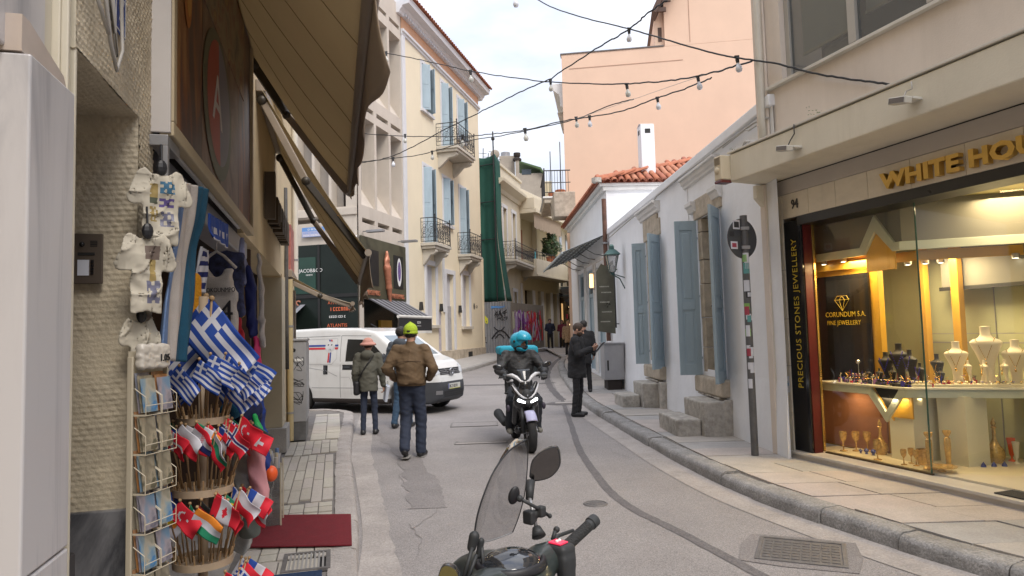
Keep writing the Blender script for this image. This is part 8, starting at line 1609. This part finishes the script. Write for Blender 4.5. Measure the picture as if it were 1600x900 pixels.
def bulb(px,py,Y,label,size=1,frost=False,dx=0):
    a = at(px,py,Y); g = thing('light_bulb',label,'light bulb',a,0,'festoon bulbs on the cables'); k = size
    MB().lathe([(0,.0),(.022*k,.0),(.024*k,-.05*k),(.020*k,-.09*k),(0,-.09*k)],n=12).box(-.03*k,.03*k,-.012*k,.012*k,-.012*k,.008*k).build('socket',m_cab2,g,smooth=40); MB().lathe([(.014*k,-.085*k),(.018*k,-.11*k),(.038*k,-.145*k),(.042*k,-.175*k),(.032*k,-.205*k),(0,-.22*k)],n=14).build('globe',m_bulbf if frost else m_bulbw,g,smooth=True); g.rotation_euler = (R(dx),R(dx*.7),0)
for px,py,Y,l,sz,fr_ in ((983,44,10.6,'white bulb where the two high cables cross against the sky',1.05,0),(1151,88,8.3,'white bulb beside the corner of the pinkish building',1.0,0),(804,-10,14.2,'bulb cut by the top edge of the picture',1.5,0),(603,81,18.8,'bulb at the tip of the large awning',1.5,1),(735,110,16.5,'bulb just right of the red roof tiles of the yellow house',1.45,1),(860,125,13.8,'bulb against the sky left of the peach wall on the long cable',1.15,1),(979,131,11.6,'bulb on the long cable in front of the peach wall centre',1.15,1),(1090,119,9.6,'bulb on the long cable near the pinkish building',1.0,0),(1027,152,12,'bulb on the second cable in front of the peach wall',1.1,0),(900,183,14.8,'left one of two bulbs near the left edge of the peach wall',1.15,1),(921,181,14.2,'right one of two bulbs near the left edge of the peach wall',1.15,0),(820,201,16.2,'double bulb low in the sky above the green net',1.5,1),(723,211,18.2,'bulb in front of the top balcony of the yellow house',1.5,1),(633,210,19.6,'bulb socket in front of the concrete building, upper',1.2,1),(614,246,20,'bulb in front of the concrete window recesses, lower',1.4,0),(675,236,19,'bulb hanging left below the top balcony of the yellow house',1.2,1)): bulb(px,py,Y,l,sz,fr_,rnd.uniform(-8,8))
# ------------------------------------------------------------------ souvenir goods
m_wsh = M('tshirt_cream',(.47,.43,.35),rough=.9,var=.05,scale=6); m_towb = M('towel_blue',(.14,.22,.40),rough=.95,var=.1,scale=20,bump=.5,bscale=200); m_teal = M('towel_petrol',(.008,.075,.14),rough=.95,var=.15,scale=12,bump=.5,bscale=200); m_toww = M('towel_white',(.46,.42,.39),rough=.95,var=.06,scale=20,bump=.5,bscale=200)
GP = Matrix.Translation((-1.37,2.40,0))@Matrix.Rotation(math.atan2(.98,.19),4,'Z')    # goods hang facing slightly towards the camera
def tshirt(loc,label,w,h,seed,marks,twist=0):
    g = thing('tshirt',label,'t-shirt',GP@Vector(loc),math.atan2(.98,.19)+R(twist))
    def f(P):
        q = P*np.array([1,0,1]); hang = -h*.25*np.abs(q[...,0])/w; q[...,2] -= hang*.3
        d = su(.012,rbox(q,(0,0,-h*.55),(w*.5,.5,h*.45),.010),seg(q,(-w*.46,0,-.03),(-w*.64,0,-h*.36),.026,.034),seg(q,(w*.46,0,-.03),(w*.64,0,-h*.36),.026,.034)); d = smax(.006,d,-np.hypot(q[...,0]/.045,q[...,2]/.03)*.03+.03)
        y = folds(P*np.array([1,0,1]),.013,(17,1,8),seed)+folds(P*np.array([1,0,1]),.004,(38,1,18),seed+1)+.4*(P[...,0]**2)
        return smax(.006,d,np.abs(P[...,1]-y)-.0045)*.7
    o = net_obj('cloth',f,(-w-.02,-.1,-h*1.15),(w+.02,.12,.06),.0055,m_wsh,g)
    mats = [m_wsh]+[M('print_%s'%k,c,rough=.8,var=.15,scale=30) for k,c in (('purple',(.10,.07,.22)),('green',(.03,.22,.12)),('ochre',(.30,.22,.08)),('teal',(.05,.15,.25)),('taupe',(.16,.12,.10)),('slate',(.14,.15,.20)))]
    def fn(c,n):
        r = np.zeros(len(c),int); fr_ = n[:,1]<-.2
        for (x0,x1,z0,z1,k,hole) in marks:
            u = (c[:,0]-x0)/(x1-x0); v = (c[:,2]-z0)/(z1-z0); ins = (u>0)&(u<1)&(v>0)&(v<1)
            if hole: ins &= (np.sin(u*hole*6.28)*np.cos(v*hole*4)>-.35)
            r = np.where(ins&fr_,k,r)
        return r
    paint(o,mats,fn); MB().ball((0,-.01,-.01),(.02,.015,.03),8,6).tube([(0,-.01,.0),(0,0,.08)],.004,5).build('clip',m_ink,g); return g
tshirt((.085,-.07,2.30),'cream t-shirt with coloured letter print, clipped highest on the left of the shop',.125,.29,1,[(-.035,-.012,-.07,-.12,3,0),(-.005,.045,-.06,-.105,4,2),(-.035,-.012,-.12,-.145,2,0),(-.005,.045,-.12,-.155,1,1.5),(-.035,-.01,-.155,-.21,3,2),(.0,.045,-.17,-.225,6,2)],-36)
tshirt((.04,-.05,2.06),'cream t-shirt with a standing figure print, hanging below the lettered one',.11,.30,5,[(-.005,.045,-.06,-.11,5,0),(.01,.03,-.11,-.19,3,0),(-.0,.045,-.19,-.27,6,1.5)],-34)
tshirt((.07,-.0,1.76),'plain pale t-shirt hanging lowest behind the others',.07,.22,8,[],-20)
def cloth(label,name,Lpts,Rpts,mats,fn,nu=40,nv=50,wav=.012,freq=16,cat='towel',th=.006,grp=None,seed=0):
    """hanging cloth between two edge lines given as points of the place"""
    n_ = 6; L_ = interp([tuple(p) for p in Lpts],n_); R_ = interp([tuple(p) for p in Rpts],n_)
    def f(u,v):
        k = v*(len(L_)-1); i = min(int(k),len(L_)-2); t = k-i; a = Vector(L_[i]).lerp(Vector(L_[i+1]),t); k = v*(len(R_)-1); i = min(int(k),len(R_)-2); t = k-i; b = Vector(R_[i]).lerp(Vector(R_[i+1]),t)
        w = wav*math.sin(u*freq+v*3+seed)*(.4+.6*v)+wav*.5*math.sin(u*freq*2.3-v*5); d = (b-a); nrm = Vector((d.y,-d.x,0)).normalized() if d.length>1e-4 else Vector((1,0,0)); return a.lerp(b,u)+nrm*w
    c0 = Vector(Lpts[0]); g = MB().grid(lambda u,v:f(u,v)-c0,nu,nv); m_ = g.build(name,mats,None,smooth=True,solid=th)
    mi = []
    for i in range(nu):
        for j in range(nv): mi.append(fn((i+.5)/nu,(j+.5)/nv))
    m_.data.polygons.foreach_set('material_index',mi); m_.location = c0; tag(m_,label,cat,grp); return m_
cloth('long striped beach towel in white, blue and petrol hanging left of the shop opening','beach_towel',[at(283,283,2.55),at(276,330,2.55),at(268,400,2.55),at(255,480,2.52),at(249,562,2.52)],[at(327,296,2.95),at(318,345,2.95),at(302,390,2.92),at(299,470,2.88),at(290,566,2.86)],[m_towb,m_toww,m_teal],lambda u,v:(0 if u<.22 else 1 if u<.60 else 2) if v>.12 else (1 if u<.55 else 2),wav=.010,freq=13)
# flags: 27 x 18 cells, painted by country
FM = {k:M('flag_'+k,c,rough=.75,var=.06,scale=9) for k,c in dict(blue=(.012,.055,.30),white=(.55,.55,.60),red=(.60,.012,.03),green=(.01,.20,.10),navy=(.012,.02,.12),yellow=(.70,.48,.02),black=(.02,.02,.02),orange=(.70,.22,.02),sky=(.03,.20,.45),dgreen=(.01,.14,.06)).items()}; FK = list(FM)
def greek(x,y):
    s = y//2
    if x<10 and y<10: return 'white' if (4<=x<6 or 4<=y<6) else 'blue'
    return 'blue' if s%2==0 else 'white'
def tri(a,b,c,vert=True): return (lambda x,y: (a,b,c)[min(2,x//9)]) if vert else (lambda x,y: (a,b,c)[min(2,y//6)])
FLAGS = dict(greek=greek,denmark=lambda x,y:'white' if (8<=x<11 or 8<=y<10) else 'red',norway=lambda x,y:'navy' if (8<=x<10 or 8<=y<10) else ('white' if (7<=x<11 or 7<=y<11) else 'red'),
 saudi=lambda x,y:'white' if (5<=x<21 and 6<=y<10 and (x*7+y*5)%3) or (8<=x<20 and y==12) else 'green',poland=lambda x,y:'white' if y<9 else 'red',croatia=lambda x,y:(('red' if (x+y)%2 else 'white') if 11<=x<16 and 6<=y<12 else ('red','white','navy')[y//6]),
 turkey=lambda x,y:'white' if (9<=math.hypot(x-9,y-8.5)*2<=0 or (math.hypot(x-9,y-8.5)<4.6 and math.hypot(x-10.2,y-8.5)>3.6) or math.hypot(x-14.5,y-8.5)<1.3) else 'red',lebanon=lambda x,y:'dgreen' if (abs(x-13)<(y-5)*.6 and 5<=y<12) or (abs(x-13)<1 and 12<=y<13) else ('red' if y<4 or y>=14 else 'white'),
 france=tri('blue','white','red'),italy=tri('green','white','red'),ireland=tri('green','white','orange'),bulgaria=tri('white','green','red',False),ukraine=lambda x,y:'sky' if y<9 else 'yellow',canada=lambda x,y:'red' if x<7 or x>=20 or (abs(x-13)+abs(y-9)*.8<3.6) else 'white',germany=tri('black','red','yellow',False),brazil=lambda x,y:'sky' if math.hypot(x-13,y-9)<3.2 else ('yellow' if abs(x-13)/11+abs(y-9)/7.5<1 else 'green'),
 romania=tri('blue','yellow','red'),swiss=lambda x,y:'white' if (12<=x<15 and 4<=y<14) or (7<=x<20 and 7.5<=y<10.5) else 'red',cyprus=lambda x,y:'orange' if math.hypot((x-13)/5,(y-8)/2.6)<1 else 'white',india=tri('orange','white','green',False))
FNAME = dict(greek='blue and white striped',denmark='red with white cross',norway='red with blue and white cross',saudi='green with white script',poland='white and red',croatia='red white blue with checked shield',turkey='red with white crescent',lebanon='red and white with green cedar',france='blue white red',italy='green white red',ireland='green white orange',bulgaria='white green red',ukraine='blue and yellow',canada='red white with leaf',germany='black red yellow',brazil='green with yellow diamond',romania='blue yellow red',swiss='red with white plus',cyprus='white with orange island',india='orange white green')
m_stick = M('flag_stick_wood',(.34,.22,.11),rough=.6,var=.15,scale=10); m_hoop = M('hoop_wood',(.42,.32,.22),rough=.6,var=.12,scale=8,stretch=(1,1,.2))
def flag(country, tip, size, ang, yaw, base, where, seed=0, r=.0035, group=None):
    """stick from base to tip; the cloth hangs from the stick's upper end"""
    w,h = size, size*.667; tip = Vector(tip); base = Vector(base)
    lab = '%s %s flag %s'%('large' if size>.3 else 'small',FNAME[country],where)
    g = thing('flag',lab,'flag',base,0,group); t = tip-base
    MB().tube([(0,0,0),t],r,6).ball(tuple(t),r*2.2,8,6).build('stick',m_stick,g,smooth=True)
    ca,sa = math.cos(R(ang)),math.sin(R(ang)); cy_,sy_ = math.cos(R(yaw)),math.sin(R(yaw)); m = MB(); dn = -t.normalized()
    def f(u,v):
        p = t*.985+dn*(h*v)          # along the stick
        ox = w*u; dx = ox*ca; dz = -ox*sa; wv = .012*size/.12*math.sin(u*7+v*3+seed)*u+.02*size/.12*.3*math.sin(v*6+seed)*u
        vx,vz = (-sa,-ca) if ca>0 else (sa,ca); q_ = tip-base+Vector(((dx+vx*h*v*.75)*cy_-wv*sy_,(dx+vx*h*v*.75)*sy_+wv*cy_,dz+vz*h*v*.75-.06*w*u*u))+dn*(h*v*.3)
        return q_
    m.grid(f,27,18); m.mi = [FK.index(FLAGS[country](i,j)) for i in range(27) for j in range(18)]; used = sorted(set(m.mi)); m.mi = [used.index(k) for k in m.mi]; mats = [FM[FK[k]] for k in used]
    if len(mats)==1: mats = mats*2
    m.build('cloth',mats,g,smooth=True,solid=.001); return g
SC = at(318,640,3.22); SX,SY = SC.x,SC.y
fs = thing('flag_stand','round wooden flag stand with four hooped tiers in front of the souvenir shop','stand',(SX,SY,.11),0)
MB().tube([(0,0,0),(0,0,1.75)],.022,12).build('post',m_hoop,fs,smooth=True)
zt = [1.285-.11,.965-.11,.64-.11,.32-.11]; rr_ = [.115,.132,.130,.135]
for z_,r_ in zip(zt,rr_):
    e = empty('tier',(0,0,z_),0,fs); MB().lathe([(r_-.006,-.02),(r_,-.02),(r_+.001,.012),(r_-.005,.012),(r_-.006,-.02)],n=36).build('hoop',m_hoop,e,smooth=40); MB().lathe([(0,-.014),(r_-.007,-.014),(r_-.007,-.009),(0,-.009)],n=36).build('shelf',m_hoop,e)
    for k in range(22): MB().tube([(math.cos(k*.2856)*(r_-.012),math.sin(k*.2856)*(r_-.012),-.01),(math.cos(k*.2856)*(r_+.005),math.sin(k*.2856)*(r_+.005),.055)],.0035,5).build('peg',m_stick,e)
W_ = lambda x,y,z: (SX+x,SY+y,z)
# two large flags on top
flag('greek',at(331,466,3.14),.33,52,8,W_(.02,-.03,1.3),'at the top of the stand, front right',1,.006)
flag('greek',at(322,462,3.22),.34,128,-6,W_(-.01,.03,1.3),'at the top of the stand, behind and left',3,.006)
q = random.Random(21)
def ring(z0,zt_,n,r0,r1,size,countries,where,a0=-150,a1=60,grp=None):
    n = int(n*1.55) if n<8 else 12
    for k in range(n):
        a = R(a0+(a1-a0)*k/(n-1)+q.uniform(-4,4)); b = W_(math.cos(a)*r0,math.sin(a)*r0,z0); t = W_(math.cos(a)*r1,math.sin(a)*r1,zt_+q.uniform(-.03,.035)); c = countries[k%len(countries)]
        pos = ['leftmost','second from left','third from left','fourth from left','fifth from left','sixth from left','seventh from left','eighth from left','ninth from left','tenth from left','eleventh from left','rightmost'][k if k<n-1 else 11]
        side = math.cos(a); flag(c,t,size*q.uniform(.92,1.1),q.uniform(24,50) if (side>-.35 or k%3==0) else q.uniform(130,152),q.uniform(-35,30),b,('%s %s'%(where,pos)),k,group=grp)
ring(1.30,1.56,9,.105,.20,.15,['greek'],'in the upper ring,',grp='small blue and white flags of the upper ring'); ring(1.29,1.53,6,.10,.17,.15,['greek'],'behind the upper ring,',-10,140,grp='small blue and white flags of the upper ring')
ring(.985,1.27,9,.118,.215,.125,['germany','saudi','denmark','poland','croatia','bulgaria','norway','turkey','swiss'],'in the second tier,'); ring(.985,1.27,7,.10,.13,.12,['norway','italy','romania','poland','ireland','denmark','france'],'back of the second tier,',-165,30)
ring(.66,.94,8,.118,.21,.13,['france','lebanon','ukraine','turkey','india','canada','italy','poland'],'in the third tier,'); ring(.66,.94,6,.10,.13,.12,['brazil','france','cyprus','ireland','germany','denmark'],'back of the third tier,',-165,30)
ring(.34,.60,9,.12,.20,.13,['france','greek','cyprus','greek','italy','spain' if 0 else 'greek','denmark','greek','croatia'],'in the lowest tier,')
# postcard rack
pr_ = thing('postcard_rack','tall wire postcard rack with cream header standing left of the flags','rack',GP@Vector((.065,-.04,0)),math.atan2(.98,.19)); pr_.scale = (.86,1,1); m_wire2 = M('rack_wire_cream',(.50,.44,.33),rough=.5,var=.1)
MB().box(-.105,-.095,-.01,.01,.11,1.60).build('side_rail',m_wire2,pr_,bevel=.002); MB().box(.10,.11,-.01,.01,.11,1.60).build('side_rail',m_wire2,pr_,bevel=.002); B('back_board',m_wire2,pr_,-.095,.10,.01,.014,.11,1.62)
net_obj('header_bag',lambda P:rbox(P,(0,-.02,1.60),(.088,.016,.045),.012)+folds(P,.003,(50,20,50)),(-.16,-.09,1.5),(.16,.06,1.7),.006,M('crumpled_plastic',(.52,.48,.42),rough=.35,var=.1,scale=30),pr_); text('1.05',.036,m_ink,pr_,(.012,-.040,1.582))
cards = [printmat('card_%d'%i,rp,8,(1,1,1),1) for i,rp in enumerate([[(.35,(.03,.16,.36)),(.5,(.22,.28,.30)),(.56,(.35,.32,.26)),(.66,(.12,.13,.09))],[(.40,(.10,.09,.06)),(.47,(.30,.26,.19)),(.56,(.17,.15,.11)),(.65,(.38,.34,.26))],[(.3,(.10,.05,.03)),(.5,(.40,.18,.06)),(.65,(.30,.28,.26))],[(.3,(.05,.06,.10)),(.5,(.28,.25,.28)),(.65,(.05,.20,.34))]])]
z_ = 1.40; row = 0
while z_>.15:
    for c_ in range(2):
        x0 = -.09+.095*c_; pk = empty('pocket',(x0,0,z_),0,pr_)
        k_ = 1 if row in (1,2,5) else ([0,3,2,3][(row+c_)%4])
        for d_ in range(3): o = B('postcard',cards[k_ if d_==0 else q.randrange(4)],pk,.004+.003*d_,.088,-.045+.012*d_,-.0435+.012*d_,.0-.0,.118+.012*d_); o.rotation_euler = (R(-8),0,R(q.uniform(-3,3)))
        MB().tube([(0,-.01,.09),(0,-.055,.06),(0,-.055,-.004),(.088,-.055,-.004),(.088,-.055,.06),(.088,-.01,.09)],.0018,4).tube([(0,-.055,.03),(.088,-.055,.03)],.0015,4).build('pocket_wire',m_wire2,pk)
        B('card_holder_front',m_wire2,pk,0,.002,-.055,.0,-.006,.0)
    z_ -= .135; row += 1
# goods in the opening
def lump(name,label,cat,fn,lo,hi,mat,h=.012,loc=(0,0,0)): o = net_obj(name,fn,lo,hi,h,mat,None); tag(o,label,cat); return o
def wpt(px,py,Y): return np.array(at(px,py,Y))
a = wpt(305,440,3.35); b = wpt(296,520,3.3)
lump('plush_toy','hanging amber yellow plush toy with long dangling legs','soft toy',lambda P:su(.02,ell(P,a,(.030,.03,.045)),seg(P,a-[0,0,.05],a-[0.01,0,.13],.03,.034),seg(P,a-[.02,0,.14],b+[-.012,0,.0],.020,.018),seg(P,a-[.0,0,.14],b+[.035,0,.01],.020,.018),seg(P,a-[.0,0,.06],a-[.045,0,.15],.014,.014)),a-[.15,.1,.42],a+[.15,.1,.12],M('plush_amber',(.55,.24,.01),rough=.95,bump=.8,bscale=90),.009)
# white jersey on a hanger
jy = 3.75; c_ = wpt(338,470,jy)
def jf(P):
    q = P-c_; q = q*np.array([1,2.2,1]); d = rbox(q,(0,0,-.02),(.115,.05,.20),.03); d = smax(.012,d,-ell(q,(-.125,0,.13),(.035,.3,.09))); d = smax(.012,d,-ell(q,(.125,0,.13),(.035,.3,.09))); d = smax(.01,d,-ell(q,(0,0,.19),(.05,.3,.06))); return (d+folds(q,.006,(14,4,10)))*.6
j = lump('basketball_jersey','white sleeveless jersey with black name and number hanging in the shop opening','jersey',jf,c_-[.2,.08,.3],c_+[.2,.08,.25],m_toww,.009)
text('ANTETOKOUNMPO',.036,m_ink,None,Vector(c_)+Vector((0,-.042,.045)),align='CENTER',sx=.75,name='jersey_name').parent = j
text('34',.17,m_ink,None,Vector(c_)+Vector((0.03,-.045,-.12)),align='CENTER',name='jersey_number').parent = j
for t_ in list(j.children): t_.name = 'jersey_print'
hg = thing('coat_hanger','white plastic hanger with heart cutout holding the white jersey','hanger',Vector(c_)+Vector((0,0,.20)),0); MB().tube([(-.11,0,-.02),(-.04,0,.05),(0,0,.075),(.04,0,.05),(.11,0,-.02)],.009,6).build('arms',m_toww,hg,smooth=True); MB().tube([(0,0,.07),(0,0,.12),(.02,0,.14),(.035,0,.12)],.004,5).build('hook',m_toww,hg,smooth=True)
lump('cartoon_shirt','dark patterned shirt behind the white jersey','shirt',lambda P:(rbox((P-(c_+[-.02,.12,.10]))*np.array([1,2,1]),(0,0,0),(.14,.05,.20),.04)+pleat(P,.01,30))*.6,c_-[.25,.0,.3],c_+[.25,.25,.4],M('shirt_indigo',(.03,.035,.09),var=.9,scale=25),.012)
# blue banner under the lintel, pennants
cloth('blue pennant with white letters hanging under the sign board','pennant',[at(326,333,3.3),at(326,358,3.3),at(334,372,3.3)],[at(357,352,3.75),at(357,374,3.75),at(355,388,3.75)],[FM['blue'],FM['white']],lambda u,v:1 if (.35<v<.62 and int(u*16)%3!=0 and .15<u<.9) or v>.92 else 0,cat='pennant',wav=.005,nu=30,nv=20)
cloth('white and navy scarf hanging left of the jersey','scarf',[at(313,385,3.4),at(306,420,3.4),at(302,455,3.4)],[at(324,392,3.5),at(325,420,3.5),at(320,458,3.5)],[FM['white'],FM['navy']],lambda u,v:int(v*9)%2 if .2<u<.8 else 0,cat='scarf',nu=16,nv=30)
for (pts,mk,l,r_) in (([(379,372),(378,395),(382,420),(384,440)],'scarf_lilac','lilac and teal knotted scarf at the top of the scarf bundle',(.020,.035)),([(378,440),(374,465),(376,490)],'flag_yellow','yellow scarf with blue fringe tied below the lilac one',(.025,.035)),([(370,490),(372,520),(380,545),(382,560)],'flag_red','red and yellow scarf dangling from the bundle',(.028,.045)),([(388,420),(392,450),(392,490),(396,520)],'flag_navy','navy blue scarf hanging at the right of the bundle',(.03,.04)),([(398,520),(402,545),(404,575)],'spray_crimson','dark red cloth tip under the navy scarf',(.02,.035)),([(404,400),(407,450),(409,500),(410,540)],'towel_white','cream patterned scarf hanging against the pier',(.02,.025)),([(366,395),(366,430),(366,470)],'scooter_black','black scarf hanging behind the yellow one',(.015,.02))):
    if mk=='scarf_lilac': mt = M('scarf_lilac',(.30,.32,.50),rough=.9,var=.5,scale=12)
    else: mt = MATS[mk]
    W3 = [wpt(x,y,4.15) for x,y in pts]
    lump('hanging_scarf',l,'scarf',(lambda W3,r_: lambda P:su(.02,*[seg(P,W3[i],W3[i+1],r_[0]+(r_[1]-r_[0])*i/len(W3),r_[0]+(r_[1]-r_[0])*(i+1)/len(W3)) for i in range(len(W3)-1)])+pleat(P,.010,60)-.004)(W3,r_),np.min(W3,0)-.08,np.max(W3,0)+.08,mt,.010)
def bundle(label,name,pts,Y,r,mat,cat,amp=.012,h=.009):
    W3 = [wpt(x,y,Y) for x,y in pts]; lump(name,label,cat,(lambda W3: lambda P:su(.04,*[seg(P,W3[i],W3[i+1],r) for i in range(len(W3)-1)])+pleat(P,amp*1.3,34,len(label))-amp*.6)(W3),np.min(W3,0)-r-.05,np.max(W3,0)+r+.05,mat,h)
m_royal = M('royal_blue_cloth',(.012,.035,.20),rough=.9,var=.15,scale=6)
bundle('dark navy shirts bunched behind the upper flags','shirt_bundle',[(372,600),(380,640),(378,690)],3.75,.10,M('navy_cloth',(.008,.012,.055),rough=.9,var=.2),'shirt'); bundle('royal blue shirt hanging on the right of the flag stand','shirt',[(392,590),(398,640),(404,690),(410,740)],3.9,.055,m_royal,'shirt')
bundle('blue cap with round white badge hanging behind the second tier','cap',[(358,642),(366,640)],3.6,.05,m_teal,'cap',.004); bundle('green inflatable glove dangling beside the blue shirt','foam_glove',[(398,650),(404,672),(411,694),(415,700)],3.7,.018,M('bright_green',(.01,.35,.08),rough=.6),'toy',.003); bundle('green cloth hanging low behind the pink jumper','cloth_bundle',[(384,750),(388,790)],3.6,.04,M('bright_green',(.01,.35,.08)),'cloth')
bundle('small pink hooded jumper hanging beside the flag stand','pink_jumper',[(398,695),(402,740),(408,780)],3.45,.045,M('pink_cloth',(.60,.28,.30),rough=.9,var=.08),'jumper',.010,.010)
bundle('clear plastic wrapped bundle under the third tier','plastic_bundle',[(376,700),(384,760),(388,800),(375,850)],3.5,.055,M('clear_plastic',(.36,.38,.38),rough=.25,var=.25,scale=14),'bag',.014); bundle('grey wrapped cloth bag low beside the flags','cloth_bundle',[(398,800),(390,825)],3.4,.06,M('grey_cloth',(.12,.14,.13),rough=.7,var=.2),'bag',.01)
o = tag(MB().ball(tuple(at(424,740,3.9)),(.035,.035,.045),16,12).build('orange_ball',M('orange_ball',(.75,.10,.02),rough=.45,var=.05),None,smooth=True),'small orange toy ball hanging beside the pink jumper','ball')
cloth('greek pattern ribbon with white letters below the scarf bundle','ribbon',[at(398,578,4.0),at(405,600,4.0)],[at(402,572,4.0),at(412,592,4.0)],[FM['navy'],FM['white']],lambda u,v:int(v*8)%2,cat='ribbon',nu=8,nv=24)
# acrylic bins with tubes at the doorway
g = thing('souvenir_bins','clear stacked bins with rolled souvenirs at the foot of the pier','bin',tuple(at(421,800,5.75))[:2]+(.112,),LRZ)
MB().box(-.12,.12,-.10,.10,.0,.006).build('bin_base',m_toww,g); gb = glassmat('clear_bin',(.9,.9,.9),.05,1.5,.25,(.45,.44,.43))
for a_ in ((-.12,.12,-.10,-.097,.006,.48),(-.12,-.117,-.097,.10,.006,.48),(.117,.12,-.097,.10,.006,.48)): MB().box(*a_).build('bin_wall',gb,g)
for a_ in ((-.125,-.112,-.105,-.092,0,.52),(.112,.125,-.105,-.092,0,.52),(-.125,-.112,.09,.103,0,.52)): B('bin_edge',m_wire2,g,*a_)
for k in range(12): MB().tube([(-.08+.05*(k%4),-.06+.055*(k//4),.3),(-.085+.055*(k%4),-.06+.055*(k//4),.56+.03*(k%3))],.016,8).build('rolled_print',[m_toww,m_wire2,MATS['towel_blue'],MATS['flag_white']][k%4],g,smooth=40)
for k in range(14): B('boxed_souvenir',[m_grey,m_toww,MATS['back_brown'] if 'back_brown' in MATS else m_old,m_wire2][k%4],g,-.10+.066*(k%3),-.045+.066*(k%3),-.09,-.03,.01+.058*(k//3),.06+.058*(k//3))
# mats
g = tag(B('red_mat',M('red_carpet',(.17,.010,.018),rough=.97,var=.14,scale=14,bump=1,bscale=220,stain=.25,stain_col=(.20,.03,.04)),None,-.30,.62,-.83,.02,.0,.012,bevel=.004),'dark red carpet mat laid on the cream tiles at the shop door','mat')
w_ = Lw(.0,.0,.118); g.location = w_; g.rotation_euler = (0,0,LRZ); 
# corners taken from the mat in the place
a_ = [Lm.inverted()@Vector((x,y,0)) for x,y in ((-1.985,5.11),(-2.246,6.0),(-1.44,5.96),(-1.225,5.09))]
me = g.data; xs_ = [(p.x,p.y) for p in a_]
m = MB(); m.add([(x,y,z) for z in (0,.012) for x,y in xs_],[(3,2,1,0),(4,5,6,7),(0,1,5,4),(1,2,6,5),(2,3,7,6),(3,0,4,7)]); nm = m.mesh('red_mat'); nm.materials.append(MATS['red_carpet']); g.data = nm
g = tag(MB().box(-1.25,-.72,-.62,.0,0,.012).build('blue_mat',M('blue_carpet',(.012,.035,.09),rough=.97,var=.14,scale=14,bump=1,bscale=220),None,bevel=.004),'dark blue carpet mat at the bottom edge of the picture','mat'); g.location = w_; g.rotation_euler = (0,0,LRZ)
# small items by the left doorway
g = thing('door_pull','small black key box and white pipe low beside the grey marble plinth','box',Lw(-3.22,-.05,0),LRZ-R(90)); B('box',m_ink,g,-.03,.03,-.03,.03,.93,1.05,bevel=.01); MB().tube([(0,0,.2),(0,0,.86),(.01,0,.9)],.016,8).build('white_pipe',m_wpaint,g,smooth=True)
# two seams hidden in awnings and multi piece meshes are joined on purpose
for o in list(COL.objects):
    if o.type=='MESH' and o.name.split('.')[0] in ('seam','graffiti','clamp','fringe','black_tags','louvre'): o['kind'] = 'stuff' if o.parent else o.get('kind','stuff')
